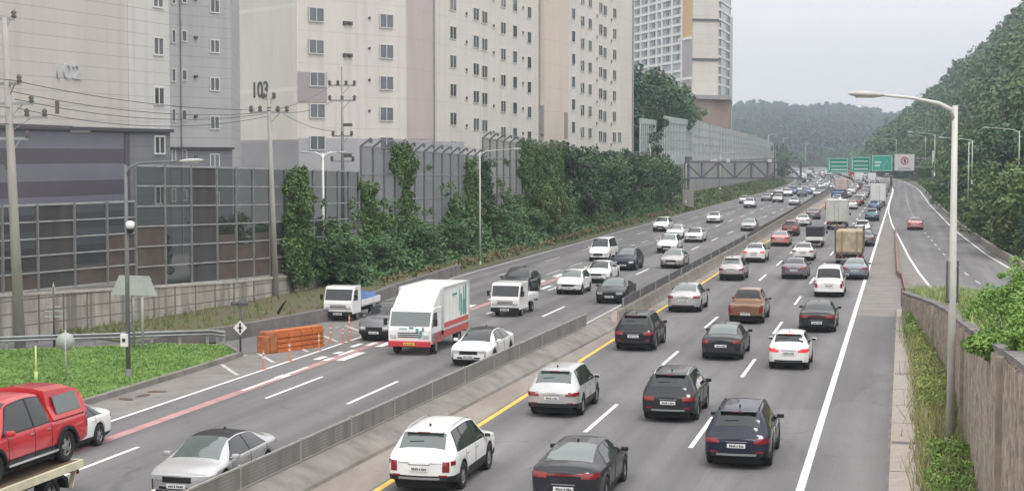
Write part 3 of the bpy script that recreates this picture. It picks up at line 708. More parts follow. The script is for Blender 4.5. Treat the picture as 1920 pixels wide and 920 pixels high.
car('sedan', 1463, 461, 'R', pink_p, 'rose coloured sedan beside the median', look=0, glassm=glass_pale)
car('suv', 1482, 442, 'R', dred_p, 'maroon suv ahead of the rose coloured sedan', sy=.95)
car('sedan', 1505, 424, 'R', white_p, 'white sedan ahead of the maroon suv', look=0)
car('sedan', 1524, 411, 'R', purple_p, 'plum grey sedan ahead of a white sedan near the median', look=0, sz=1.05)
car('suv', 1617, 441, 'R', silver_p, 'silver suv right of the lorry with the pale box', look=0, rails=1)
car('sedan', 1622, 461, 'R', grey_p, 'grey sedan half hidden beside the open cargo truck', look=0)
car('suv', 1635, 414, 'R', teal_p, 'teal blue suv in the outer lane behind the white lorry', look=0)
r = car('sedan', 1716, 431, 'R', pink_p, 'rose red car alone on the right hand ramp'); r['group'] = 'vehicles on the ramp'
# --- left carriageway, facing the camera
car('coupe', 364, 927, 'L', silver_p, 'silver sedan with black roof at the bottom left beside the mesh fence', dark_roof=True, look=0, sx=1.0, glassm=glass_pale)
car('coupe', 890, 682, 'L', white_p, 'white sedan with black front grille beside the red and white box truck', dark_roof=True, look=0, sy=.98)
r = car('sedan', 148, 872, 'L', white_p, 'white sedan half hidden behind the red pickup truck', look=1)
g0 = G(182, 834); t0_, s0_ = TS(g0); r.location = road(t0_ - .8, s0_ - 1.45)
car('suv', 714, 636, 'L', grey_p, 'grey suv half hidden behind the box truck cab', look=0, sy=.95)
car('suv', 966, 551, 'L', black_p, 'dark suv half hidden behind the white double cab truck', sz=.97)
car('hatch', 1069, 551, 'L', white_p, 'white hatchback with silver bonnet left of the dark sedan by the median', look=0, sx=1.05, sy=1.05, glassm=glass_pale)
car('sedan', 1148, 567, 'L', darkg_p, 'dark sedan with big chrome grille right beside the median', look=0, glassm=glass_pale)
car('sedan', 1122, 529, 'L', white_p, 'white sedan directly in front of the dark navy suv', look=0)
car('suv', 1172, 506, 'L', navy_p, 'dark navy suv between the white minibus and the white sedan', look=0, glassm=glass_pale)
r = car('van', 1125, 489, 'L', white_p, 'white minibus with upright windscreen left of the dark navy suv', sx=.93, sy=.93); 
car('sedan', 1261, 502, 'L', champ_p, 'pearl sedan beside the median with amber lamps', look=0, glassm=glass_pale)
car('suv', 1252, 474, 'L', white_p, 'white suv in the middle lane behind the pearl sedan', look=0, glassm=glass_pale)
car('sedan', 1301, 454, 'L', white_p, 'white sedan with twin dark grilles right of the white suv', look=0)
car('sedan', 1266, 447, 'L', white_p, 'white sedan tucked between a white suv and the outer white suv', look=0, glassm=glass_pale)
car('suv', 1240, 434, 'L', white_p, 'white suv on the outermost left lane by the green verge', look=0)
car('sedan', 1338, 418, 'L', white_p, 'lone white sedan in the left lanes ahead of the far group', look=0)
car('sedan', 1404, 433, 'L', champ_p, 'pearl sedan beside the end of the dark median rail', look=0, glassm=glass_pale)
car('suv', 1405, 390, 'L', white_p, 'white suv on the left lanes below the steel truss', look=0)
car('hatch', 1394, 382, 'L', silver_p, 'silver hatchback just behind the white suv below the steel truss', look=0)
car('sedan', 1436, 377, 'L', purple_p, 'plum grey sedan in the far left lanes', look=0)
car('suv', 1458, 380, 'L', champ_p, 'champagne suv with white roof box beside the plum grey sedan', look=0)
car('sedan', 1489, 385, 'L', silver_p, 'silver sedan close to the median under the far lamps', look=0)
# --- trucks
def truck_cab(root, mp, L0, Wd, H, zf, front=1.0, lower=None, split=0.0, wind=(.50, .86), side_doors=1, darkglass=glass):
    """cab-over: front face at x=L0, runs back 1.6 m"""
    hw = Wd / 2; cl = front; z0 = zf
    prof = [(L0 - cl, z0), (L0 - .05, z0), (L0, z0 + .12), (L0 + .02, z0 + (H - z0) * .40), (L0 - .04, z0 + (H - z0) * .50), (L0 - .30, z0 + (H - z0) * .90), (L0 - .42, H - .03), (L0 - .62, H), (L0 - cl, H)]
    fix_normals(MB().prism(prof, -hw, hw, bev=.05).build('cab', mp, root))
    za, zb_ = z0 + (H - z0) * .50, z0 + (H - z0) * .90
    def ws(a, b_): return Vector((L0 - .04 - .26 * b_ - .0, -hw * .92 + 2 * hw * .92 * a, za + (zb_ - za) * (b_ * .97 + .02)))
    patch('windshield', ws, 6, 4, darkglass, root, .014, flip=False)
    for sd in (1, -1):
        def sw(a, b_, sd=sd):
            x0 = L0 - .95 ; x1 = L0 - .20 - .22 * b_
            return Vector((x0 + (x1 - x0) * a, sd * hw, za - .02 + (zb_ - za) * .95 * b_))
        patch('side_window', sw, 4, 3, glass, root, .012, flip=(sd == 1))
        h_ = MB().box((0, 0, 0), (.05, .30, .17), 0, 0, .02).build('headlight', headl, root); h_.location = (L0 + .01, sd * (hw - .24), z0 + (H - z0) * .22)
        m_ = MB().box((0, sd * .14, 0), (.08, .16, .30), 0, 0, .02).beam((0, -sd * .02, .1), (0, sd * .1, .1), .025).build('wing_mirror', black_pl, root); m_.location = (L0 - .15, sd * (hw + .04), za + .18)
    gr = MB()
    for i in range(3): gr.b2(L0 + .012, L0 + .035, -hw * .55, hw * .55, z0 + (H - z0) * (.20 + .055 * i), z0 + (H - z0) * (.20 + .055 * i) + .035)
    gr.build('grille', black_pl, root)
    MB().box((L0 + .02, 0, z0 + .02), (.14, Wd * .99, .26), 0, 0, .04).build('front_bumper', lower or black_pl, root)
    make_plate(L0 + .105, 0, z0 + .02, 1, root, yellow=lower is not None)
def truck_wheels(root, xs, Wd, r=.36, wd=.2):
    root['hw'] = Wd / 2 - .02
    for x in xs:
        for sd in (1, -1): make_wheel(r, wd, root, x, sd)
    del root['hw']
def small_truck(px, py, side, mp, label, load=None, crew=False, name='small_truck'):
    r = empty(name); Wd = 1.72; H = 1.98; L0 = 2.45
    truck_cab(r, mp, L0, Wd, H, .42, front=1.55 if not crew else 2.35)
    bx1 = L0 - (1.62 if not crew else 2.42); bx0 = -2.6
    MB().b2(bx0 + .2, L0 - .3, -.45, .45, .38, .62).build('chassis', under, r)
    MB().b2(bx0, bx1, -Wd / 2, Wd / 2, .72, .80, 0, .01).build('bed_floor', steel_light, r)
    for sd in (1, -1): MB().b2(bx0, bx1, sd * Wd / 2 - .02, sd * Wd / 2 + .02, .80, 1.12, 0, .008).build('bed_side', mp, r)
    MB().b2(bx0 - .02, bx0 + .02, -Wd / 2, Wd / 2, .80, 1.12, 0, .008).build('tailgate', mp, r)
    for sd in (1, -1): MB().box((bx0 - .03, sd * .7, .62), (.04, .22, .11), 0, 0, .01).build('tail_lamp', redlamp, r)
    truck_wheels(r, (1.35, -1.35), Wd - .06, .31, .19)
    if load == 'tarp':
        V = []; rnd = random.Random(4); nx, ny = 12, 8
        for i in range(nx):
            for j in range(ny):
                x = bx0 + .05 + (bx1 - bx0 - .1) * i / (nx - 1); y = -Wd / 2 + .05 + (Wd - .1) * j / (ny - 1); e_ = min(i, nx - 1 - i, j, ny - 1 - j)
                V.append((x, y, 1.06 + (0 if e_ == 0 else .28 + .16 * math.sin(i * 1.3) * math.cos(j * .9) + rnd.uniform(-.06, .06))))
        mb = MB(); mb.add(V, grid_quads(nx, ny), 0, True); o = fix_normals(mb.build('tarpaulin', mat('blue_tarpaulin', (.04, .11, .30), .5, var=.3, scale=3), r))
    if load == 'black':
        MB().b2(bx0, bx1 - .05, -Wd / 2 - .02, Wd / 2 + .02, 1.1, 2.15, 0, .06).build('tarpaulin_cover', mat('black_tarpaulin', (.02, .022, .03), .5, var=.3, scale=3), r)
    tag(r, label, 'truck', 'vehicles driving away on the right carriageway' if side == 'R' else 'vehicles coming forward on the left carriageway')
    r.scale = (.94, .94, .94); r['wb'] = 2.7; place(r, px, py, side); del r['wb']; return r
small_truck(955, 591, 'L', white_p, 'white double cab truck with open bed, in front of the dark suv', crew=True)
small_truck(646, 599, 'L', white_p, 'white small truck carrying a load under blue tarpaulin', load='tarp')
small_truck(1528, 463, 'R', white_p, 'small truck with a black tarpaulin covered load', load='black')
def box_truck(px, py, side, cabp, boxm, label, L=7.6, Wd=2.3, H=3.45, lower=None, fairing=True, kind='box', boxtrim=None, cat='truck', name='box_truck', cabH=2.35):
    r = empty(name); L0 = L / 2; cl = 1.75
    truck_cab(r, cabp, L0, Wd - .08, cabH, .50, front=cl, lower=lower, darkglass=glass_pale if lower else glass)
    MB().b2(-L / 2 + .1, L0 - .4, -.5, .5, .55, .85).build('chassis', under, r)
    bx1 = L0 - cl - .08; bx0 = -L / 2; hw = Wd / 2
    if kind == 'box':
        MB().b2(bx0, bx1, -hw, hw, .98, H, 0, .03).build('cargo_box', boxm, r)
        tr = boxtrim or steel_light
        fr = MB()
        for sd in (1, -1):
            fr.b2(bx0 - .02, bx1 + .02, sd * hw - .03, sd * hw + .03, H - .06, H + .03); fr.b2(bx0 - .02, bx1 + .02, sd * hw - .03, sd * hw + .03, .95, 1.05)
            for x in (bx0, bx1): fr.b2(x - .04, x + .04, sd * hw - .035, sd * hw + .035, 1.0, H)
        fr.b2(bx0 - .02, bx0 + .04, -hw, hw, H - .06, H + .03)
        fr.build('box_frame', tr, r)
        for sd in (1, -1):
            d = MB().b2(bx0 - .035, bx0 - .01, sd * .03, sd * (hw - .08), 1.05, H - .1, 0, .006).build('rear_door', boxm, r)
            MB().tube([(bx0 - .06, sd * .25, 1.1), (bx0 - .06, sd * .25, H - .15)], .018, 6).build('door_bar', steel_grey, d)
        # side ribs
        rb = MB()
        for x in np.arange(bx0 + .6, bx1 - .2, .62):
            for sd in (1, -1): rb.b2(x - .012, x + .012, sd * hw - .004, sd * hw + .012, 1.06, H - .08)
        rb.build('side_ribs', boxm, r)
    if kind == 'cargo':    # open cargo body with tall boards and covered load
        MB().b2(bx0 + .05, bx1 - .05, -hw + .06, hw - .06, 1.05, H - .35, 0, .12).build('covered_load', boxm, r)
        fr = MB()
        for sd in (1, -1):
            for x in np.linspace(bx0, bx1, 5): fr.b2(x - .035, x + .035, sd * hw - .03, sd * hw + .03, .95, H)
            fr.b2(bx0, bx1, sd * hw - .03, sd * hw + .03, H - .05, H + .03); fr.b2(bx0, bx1, sd * hw - .03, sd * hw + .03, .95, 1.4)
        fr.b2(bx0 - .03, bx0 + .03, -hw, hw, H - .05, H + .04); fr.b2(bx0 - .03, bx0 + .03, -hw, hw, .95, 1.12)
        fr.build('stake_frame', mat('rusty_steel', (.14, .11, .09), .8, var=.4, scale=3), r)
        st = MB()
        for y in (-.62, .55): st.b2(bx0 + .02, bx0 + .055, y - .07, y + .07, 1.1, H - .36)
        st.build('load_straps', mat('load_strap', (.30, .20, .12), .8), r)
    if fairing:
        prof = [(bx1 + .04, cabH - .03), (L0 - .45, cabH - .03), (L0 - .62, cabH + .12), (bx1 + .30, H - .12), (bx1 + .02, H - .02)]
        fix_normals(MB().prism(prof, -hw + .10, hw - .10, bev=.05).build('roof_fairing', cabp, r))
    if lower:
        for sd in (1, -1):
            MB().b2(bx0 + .1, bx1 - .1, sd * hw - .03, sd * hw + .015, .62, 1.28, 0, .01).build('red_side_skirt', lower, r)
            MB().b2(L0 - cl + .05, L0 - .1, sd * (hw - .06) - .01, sd * (hw - .06) + .02, .50, .98, 0, .01).build('cab_skirt', lower, r)
    for sd in (1, -1):
        MB().box((bx0 - .02, sd * (hw - .25), .78), (.05, .34, .14), 0, 0, .01).build('tail_lamp', redlamp, r)
        MB().tube([(bx0 + .2, sd * (hw - .05), .55), (bx0 + .2, sd * (hw - .05), .9)], .02, 6).build('mudguard_stay', steel_grey, r)
    MB().b2(bx0 + .02, bx0 + .12, -hw + .1, hw - .1, .48, .62).build('rear_bumper', steel_grey, r)
    make_plate(bx0 - .03, 0, .60, -1, r, yellow=True)
    truck_wheels(r, (L0 - .95, -L / 2 + 1.5), Wd - .05, .44 if L > 6.5 else .37, .28 if L > 6.5 else .24)
    tag(r, label, cat, 'vehicles driving away on the right carriageway' if side == 'R' else 'vehicles coming forward on the left carriageway')
    r['wb'] = L - 2.45 if side == 'L' else L - 2.45; place(r, px, py, side); del r['wb']; return r
redlow = mat('red_truck_paint', (.52, .035, .04), .35, coat=.5, var=.08, scale=2)
whitebox = mat('white_panel', (.76, .77, .75), .4, var=.06, scale=1.2, coat=.2)
bt = box_truck(783, 660, 'L', white_p, whitebox, 'white box truck with red lower body and teal marks on its side', L=6.3, Wd=2.06, H=2.88, lower=redlow, cabH=2.08)
teal_mark = mat('teal_mark', (.10, .30, .29), .5)
lg = MB()    # pale bottle-like marks and banners on the box side as in the photo
for sd in (1, -1):
    lg = MB()
    for x, z0, z1, w_ in ((-3.1, 1.45, 2.9, .10), (-2.75, 1.5, 2.2, .16), (-2.75, 2.2, 2.8, .06), (-2.3, 1.5, 2.5, .09), (-2.0, 1.7, 2.75, .05)):
        lg.box((x + .55, sd * 1.045, (z0 + z1) / 2 - .12), (w_ * 2, .012, z1 - z0), 0, 0, .004)
    lg.box((-.6, sd * 1.045, 2.45), (.8, .012, .10)); lg.build('side_emblem', teal_mark, bt)
lg = MB()
for y, z, a, b_ in ((-.35, 1.32, .5, .05), (.1, 1.36, .25, .10), (.42, 1.25, .16, .22), (.62, 1.12, .14, .30), (.74, 1.3, .12, .2), (.55, .98, .1, .2)):
    lg.box((3.185, y * .85, z - .12), (.012, a * .8, b_ * .8), 0, 0, .004)
lg.build('front_emblem', teal_mark, bt)
cargo_m = mat('tan_covered_load', (.50, .43, .30), .85, c2=(.30, .24, .16), scale=1.2, detail=8)
pale_m = mat('pale_worn_box', (.55, .56, .50), .7, var=.12, scale=1.3)
box_truck(1592, 497, 'R', white_p, cargo_m, 'open cargo truck with a tan covered load in a rusty frame', L=7.0, Wd=2.2, H=3.15, fairing=False, kind='cargo', name='cargo_truck')
box_truck(1569, 430, 'R', white_p, pale_m, 'lorry with a pale worn box and dark underside in the middle lane', L=8.2, Wd=2.4, H=3.5, fairing=False)
box_truck(1646, 387, 'R', white_p, whitebox, 'tall white lorry with closed rear doors in the outer lane', L=9.5, Wd=2.5, H=3.75, fairing=False)
bl = box_truck(1571, 380, 'R', blue_p, mat('blue_truck_box', (.05, .10, .24), .5, var=.2, scale=1), 'blue lorry beside the median among the far traffic', L=10.5, Wd=2.4, H=2.3, fairing=False, kind='cargo', name='cargo_truck')
box_truck(1577, 366, 'R', white_p, mat('rose_white_box', (.55, .42, .40), .6, var=.2, scale=1), 'lorry with a rose and white box ahead of the blue lorry', L=8.5, Wd=2.4, H=3.5, fairing=False)
r = box_truck(1667, 353, 'R', brown_p, mat('dark_brown_box', (.07, .05, .045), .7), 'dark brown truck at the start of the ramp', L=7, Wd=2.3, H=3.3, fairing=False); r['group'] = 'vehicles on the ramp'
# --- car carrier with the red pickup truck, bottom left
gP = G(125, 863, 1.12); tP, sP = TS(gP)
cr = empty('flatbed_recovery_truck', label='flatbed recovery truck with pale yellow deck edge carrying the red pickup truck', cat='truck', group='vehicles coming forward on the left carriageway')
wood = mat('deck_planks', (.20, .12, .06), .85, c2=(.07, .055, .045), scale=1.5, detail=8, stretch=(.3, 3, 1))
edge_m = mat('pale_yellow_edge', (.62, .58, .42), .6, var=.15, scale=3)
MB().b2(-2.5, 3.2, -1.18, 1.18, .98, 1.10, 0, .01).build('deck', wood, cr)
for sd in (1, -1): MB().b2(-2.52, 3.25, sd * 1.2 - .04, sd * 1.2 + .04, .93, 1.14, 0, .015).build('deck_edge', edge_m, cr)
MB().b2(-2.58, -2.5, -1.18, 1.18, .93, 1.13, 0, .012).build('deck_tail', edge_m, cr)
MB().b2(-2.3, 4.0, -.5, .5, .62, .93).build('chassis', under, cr)
for x in (-1.2, 3.9):
    for sd in (1, -1): MB().prism([(x - .62, .55), (x - .58, .80), (x - .3, .95), (x + .3, .95), (x + .58, .8), (x + .62, .55), (x + .54, .55), (x + .5, .75), (x + .25, .87), (x - .25, .87), (x - .5, .75), (x - .54, .55)], sd * .92, sd * 1.2).build('mudguard', black_pl, cr)
for sd in (1, -1):
    st = MB()
    for x in (-2.4, .3, 1.2): st.beam((x, sd * 1.05, .95), (x + .25, sd * 1.05, .45), .12, .05)
    st.b2(.3, 2.2, sd * 1.05 - .04, sd * 1.05 + .04, .42, .50); st.build('side_rack', edge_m if sd == 1 else steel_grey, cr)
    MB().box((-2.6, sd * .9, .8), (.05, .3, .12), 0, 0, .01).build('tail_lamp', redlamp, cr)
truck_wheels(cr, (-1.2, 3.9), 2.2, .44, .26); truck_cab(cr, white_p, 5.2, 2.1, 2.3, .5, front=1.7)
tP -= .98
cc = road(tP + .10, sP - 2.3)
cr.location = cc; cr.rotation_euler = (0, 0, HR + math.pi)
pk = make_car('pickup_truck', 'pickup', red_p, sx=1.06, sy=1.03, sz=1.05, antenna=False, look=0); del pk['hw']
# hard canopy on the bed, with its own windows
hc = MB(); n = 7; secs = [(-2.62, .86, 1.60), (-2.50, .84, 1.72), (-2.2, .82, 1.80), (-1.4, .80, 1.84), (-1.0, .79, 1.85)]
V = []
for x, w_, zt in secs:
    V += [(x, -.955, 1.10), (x, -w_ * .97, 1.42), (x, -w_ * .86, zt - .06), (x, -w_ * .5, zt), (x, 0, zt + .015), (x, w_ * .5, zt), (x, w_ * .86, zt - .06), (x, w_ * .97, 1.42), (x, .955, 1.10)]
fc = grid_quads(5, 9); fc.append(tuple(range(9))); fc.append(tuple(range(36, 45))[::-1]); hc.add(V, fc, 0, False)
fix_normals(hc.build('bed_canopy', red_p, pk))
for sd in (1, -1):
    def cw(a, b_, sd=sd):
        return Vector((-2.38 + 1.15 * a + .10 * b_ * (1 - a), sd * (.895 - .155 * b_ * .95 - .0 + .012), 1.22 + .42 * b_))
    patch('canopy_window', cw, 4, 3, glass_pale, pk, .012, flip=(sd == 1))
    fl = MB()
    for xw in (-1.6, 1.6):
        pr = [(xw + .50 * math.cos(a), .39 + .50 * math.sin(a)) for a in np.linspace(0, math.pi, 13)] + [(xw + .43 * math.cos(a), .39 + .43 * math.sin(a)) for a in np.linspace(math.pi, 0, 13)]
        for i in range(12):
            fl.prism([pr[i], pr[i + 1], pr[24 - i], pr[25 - i]], sd * .90, sd * 1.02)
    fl.build('wheel_flare', black_pl, pk)
    MB().b2(-1.1, 1.1, sd * .98 - .06, sd * .98 + .06, .36, .42, 0, .02).build('side_step', chrome, pk)
tag(pk, 'red pickup truck with hard canopy riding on the flatbed recovery truck', 'pickup truck', 'vehicles coming forward on the left carriageway')
pk.location = road(tP + .02, sP - 1.72, 1.10); pk.rotation_euler = (0, 0, HR + math.pi)
# --- far traffic: whole vehicles joined into one light mesh each, then copied
def merge_tree(root):
    V = []; Fs = []; mi = []; ms = []; dg = bpy.context.evaluated_depsgraph_get
    def rec(o, M):
        M = M @ Matrix.LocRotScale(o.location, o.rotation_euler, o.scale)
        if o.type == 'MESH' and o.name.split('.')[0] not in ('rim', 'door_seams', 'door_handle', 'plate_characters', 'badge_strip', 'mirror_glass', 'rear_wiper', 'antenna_fin'):
            b0 = len(V); V.extend(tuple(M @ v.co) for v in o.data.vertices)
            for p in o.data.polygons:
                m = o.data.materials[p.material_index]
                if m not in ms: ms.append(m)
                Fs.append(tuple(b0 + i for i in p.vertices)); mi.append(ms.index(m))
        for c in o.children: rec(c, M)
    root.location = (0, 0, 0); root.rotation_euler = (0, 0, 0); rec(root, Matrix())
    me = bpy.data.meshes.new('far_vehicle'); me.from_pydata(V, [], Fs)
    for m in ms: me.materials.append(m)
    me.polygons.foreach_set('material_index', mi); me.polygons.foreach_set('use_smooth', [True] * len(Fs)); me.update()
    def dele(o):
        for c in list(o.children): dele(c)
        bpy.data.objects.remove(o)
    dele(root); return me, ms
protos = {}
for kd in ('sedan', 'suv', 'van'):
    for lt in (0, 1):
        protos[kd, lt] = merge_tree(make_car('far', kd, white_p, antenna=False, lit=bool(lt)))
    me_on = protos[kd, 0][0].copy(); k = list(me_on.materials).index(headl) if headl in list(me_on.materials) else -1
    if k >= 0: me_on.materials[k] = headon
    protos[kd, 2] = (me_on, None)
rt = box_truck(960, 700, 'R', white_p, whitebox, 'x', L=8, H=3.4, fairing=False); protos['truck', 0] = merge_tree(rt); protos['truck', 1] = protos['truck', 0]; protos['truck', 2] = protos['truck', 0]
rnd = random.Random(11); placed = [TS(o.location) for o in col.objects if o.get('category') in ('car', 'suv', 'van', 'truck', 'pickup truck')]
COLS = [('white', white_p, 30), ('silver', silver_p, 14), ('pale pearl', champ_p, 10), ('dark', darkg_p, 26), ('black', black_p, 14), ('grey', grey_p, 14), ('red', red_p, 6), ('maroon', dred_p, 3), ('blue', blue_p, 4), ('blue grey', bluegrey_p, 6)]
pool = [c for c in COLS for _ in range(c[2])]
for side, t_, gap in (('R', -4.4, 8.3), ('R', -8.0, 8.3), ('R', -11.7, 8.6), ('L', -17.7, 21), ('L', -20.95, 19), ('L', -24.3, 17), ('L', -27.4, 24)):
    s_ = {'R': 262, 'L': 345}[side] + rnd.uniform(0, 12)
    while s_ < (760 if side == 'R' else 800):
        kd = rnd.choices(['sedan', 'suv', 'van', 'truck'], [52, 36, 7, 5])[0]
        ok = all(abs(a - t_) > 1.9 or abs(b_ - s_) > (7.6 if kd != 'truck' else 11) for a, b_ in placed)
        if ok:
            cn, pm, _ = rnd.choice(pool)
            lt = (1 if rnd.random() < .35 else 0) if side == 'R' else (2 if rnd.random() < .22 else 0)
            me = protos[kd, lt][0]
            o = bpy.data.objects.new({'sedan': 'sedan', 'suv': 'suv', 'van': 'van', 'truck': 'box_truck'}[kd], me); col.objects.link(o)
            for sl in o.material_slots:
                if sl.material == white_p: sl.link = 'OBJECT'; sl.material = pm
                elif kd == 'truck' and sl.material == whitebox and cn not in ('white', 'silver', 'dark', 'black'): sl.link = 'OBJECT'; sl.material = pm
            o.location = road(t_ + rnd.uniform(-.3, .3), s_); o.rotation_euler = (0, 0, heading(s_) + (0 if side == 'R' else math.pi))
            where = 'far away in the jam on the right carriageway' if side == 'R' else 'coming forward far away on the left carriageway'
            knd = {'sedan': 'sedan', 'suv': 'suv', 'van': 'van', 'truck': 'lorry'}[kd]
            tag(o, f'small {cn} {knd} {where}', {'sedan': 'car', 'suv': 'suv', 'van': 'van', 'truck': 'truck'}[kd], f'{cn} {knd}s {where}')
            placed.append((t_, s_)) if s_ < S1 else None
        s_ += gap * rnd.uniform(.75, 1.5) + (3 if kd == 'truck' else 0) + max(0, s_ - 400) * .01
#@@NEXT
# ------------------------------------------------------------------ MEDIAN BARRIER
MG = 'concrete median barriers'
def foot(s):
    return -15.1 + .025 * (s - 45) if s < 80 else (-14.2 - (s - 80) * .001 if s < 150 else -14.27 - (s - 150) * .009)
def barrier(s0, s1, prof, label, step=4.0):
    """prof: list of (t offset left of the foot, z) swept along the road"""
    r = empty('median_barrier', road(foot((s0 + s1) / 2), (s0 + s1) / 2)); tag(r, label, 'barrier', MG)
    inv = Vector(r.location)
    n = max(1, round((s1 - s0) / step)); V = []; Fq = []; k = len(prof)
    for i in range(n + 1):
        s = s0 + (s1 - s0) * i / n
        for dt, z in prof: V.append(road(foot(s) - dt, s, z) - inv)
    for i in range(n):
        for j in range(k - 1): a = i * k + j; Fq.append((a, a + 1, a + k + 1, a + k))
    mb = MB(); mb.add(V, Fq, 0, False); mb.add([V[j] for j in range(k)], [tuple(range(k))]); mb.add([V[n * k + j] for j in range(k)], [tuple(range(k))[::-1]])
    fix_normals(mb.build('concrete_base', conc_bar, r)); return r, inv
conc_bar = mat('barrier_concrete', (.26, .24, .218), .9, c2=(.15, .137, .125), scale=1.0, detail=9, stretch=(1, 1, .35), bump=.3)
mesh_panel = lines_mat('grey_fence_mesh', (.195, .19, .185), (.155, .15, .145), .09, .03, 'Z', streak=.3, var=.2, scale=1.5)
r1, o1 = barrier(24, 86, [(0, 0), (.04, .10), (.40, .30), (.78, .45), (1.0, .46), (1.06, .2), (1.2, 0)], 'long stained concrete median barrier carrying a grey mesh fence, beside the white suv', 3)
fence_m = mat('weathered_zinc', (.34, .335, .32), .6, .2, var=.2, scale=3)
fp = 3.95; s = 26.0; i = 0
while s < 78:
    sa, sb = s, min(s + fp, 78.6)
    P0, P1 = road(foot(sa) - .88, sa, .455) - o1, road(foot(sb) - .88, sb, .455) - o1
    MB().beam(P0 + Vector((0, 0, .31)), P1 + Vector((0, 0, .31)), .03, .54).build('mesh_panel', mesh_panel, r1)
    MB().beam(P0 + Vector((0, 0, .60)), P1 + Vector((0, 0, .60)), .05, .05).beam(P0 + Vector((0, 0, .04)), P1 + Vector((0, 0, .04)), .04, .04).build('panel_frame', fence_m, r1)
    MB().box((P0.x, P0.y, .455 + .33), (.07, .07, .66), 0, HR).build('fence_post', fence_m, r1)
    s += fp
r2, o2 = barrier(84.5, 157, [(0, 0), (.12, .3), (.18, .72), (.62, .72), (.70, .3), (.85, 0)], 'concrete median barrier with a dark steel rail, between the dark sedan and the silver sedan', 6)
dr = MB()
for i in range(12):
    sa = 86 + i * 5.9; sb = sa + 5.9; a = road(foot(sa) - .4, sa, .72) - o2; b_ = road(foot(sb) - .4, sb, .72) - o2
    dr.beam(a + Vector((0, 0, .27)), b_ + Vector((0, 0, .27)), .05, .44)
dr.build('dark_rail', mat('dark_rail_steel', (.075, .075, .08), .6, var=.2, scale=1), r2)
for i in range(12):
    sa = 86 + i * 5.9; a = road(foot(sa) - .34, sa, .72) - o2; MB().box((a.x, a.y, .97), (.07, .07, .54), 0, HR).build('rail_post', steel_grey, r2)
r3, o3 = barrier(159, 560, [(0, 0), (.12, .3), (.18, .8), (.62, .8), (.70, .3), (.85, 0)], 'far concrete median barrier running on into the distance', 12)
mb = MB()
for i in range(40):
    sa = 160 + i * 10; a = road(foot(sa) - .4, sa, .8) - o3; b_ = road(foot(sa + 10) - .4, sa + 10, .8) - o3; mb.beam(a + Vector((0, 0, .2)), b_ + Vector((0, 0, .2)), .05, .36)
mb.build('dark_rail', MATS['dark_rail_steel'], r3)
cy = MB(); c0 = road(foot(85) - .35, 83.4)
cy.prism([(-.5, 0), (.5, 0), (.42, .75), (-.1, .8)], -.16, .16, bev=.05); o = fix_normals(cy.build('crash_cushion', mat('pinkish_plastic', (.38, .30, .28), .6, var=.2, scale=2))); o.location = c0; o.rotation_euler = (0, 0, HR)
tag(o, 'pinkish end block where the mesh fenced median stops', 'crash cushion')
# ------------------------------------------------------------------ LEFT: island, slip road, walls
def poly(name, pts, m, kind='structure', z=None):
    V = [(p[0], p[1], p[2] if z is None else z) for p in pts]; o = np_mesh(name, V, [tuple(range(len(V)))], m); 
    if kind: o['kind'] = kind
    return o
def arow(n, f): return [f(i / (n - 1)) for i in range(n)]
isl_f = lambda s: -28.35 - max(0, s - 62) * .03
isl_b = lambda s: -42.5 + max(0, s - 50) * .02 if s < 72 else -42.1 + (s - 72) * (13.4 / 3.2)
# grass island polygon on the ground (front kerb along the road, tapering tip at s 76)
tip = TS(G(447, 668)); back0 = TS(G(0, 662)); back1 = TS(G(300, 650))
front = [(isl_f(s), s) for s in np.linspace(20, tip[1] - .5, 14)]
ip = front + [tip, TS(G(420, 652)), back1, TS(G(150, 656)), back0, (back0[0] - 14, back0[1] - 8), (back0[0] - 10, 20)]
V = [road(a, b_, .16) for a, b_ in ip]
bm = bmesh.new(); vs = [bm.verts.new(p) for p in V]; bm.faces.new(vs); bmesh.ops.triangulate(bm, faces=bm.faces[:]); me = bpy.data.meshes.new('lawn'); bm.to_mesh(me); bm.free(); me.materials.append(grassm)
lawn = bpy.data.objects.new('lawn', me); col.objects.link(lawn); lawn['kind'] = 'structure'
kb = MB()
for (a, b_) in zip(front + [tip], front[1:] + [tip, TS(G(420, 652))]):
    p, q = road(a[0] + .08, a[1], .09), road(b_[0] + .08, b_[1], .09)
    if (p - q).length > .1: kb.beam(p, q, .22, .24)
o = kb.build('kerb', conc_bar); o['kind'] = 'structure'
kb = MB(); bk = [TS(G(420, 652)), back1, TS(G(150, 656)), back0, (back0[0] - 14, back0[1] - 8)]
for a, b_ in zip(bk, bk[1:]): kb.beam(road(a[0], a[1], .07), road(b_[0], b_[1], .07), .2, .2)
o = kb.build('kerb', conc); o['kind'] = 'structure'
# grass blades
rs = np.random.RandomState(3)
def tufts(name, pts, h0, h1, wd, m, per=3, lean=.35):
    n = len(pts); pts = np.repeat(np.asarray(pts, float), per, 0); N = len(pts); pts[:, :2] += rs.normal(0, h1 * .25, (N, 2))
    a = rs.uniform(0, 6.283, N); h = rs.uniform(h0, h1, N); dx, dy = np.cos(a) * wd / 2, np.sin(a) * wd / 2; l = rs.normal(0, lean, (N, 2)) * h[:, None]
    V = np.zeros((N, 4, 3)); V[:, 0] = pts + np.c_[dx, dy, 0 * dx]; V[:, 1] = pts - np.c_[dx, dy, 0 * dx]
    topp = pts + np.c_[l, h]; V[:, 2] = topp - np.c_[dx, dy, 0 * dx] * .3; V[:, 3] = topp + np.c_[dx, dy, 0 * dx] * .3
    o = np_mesh(name, V.reshape(-1, 3), np.arange(N * 4).reshape(-1, 4), m); o['kind'] = 'stuff'; return o
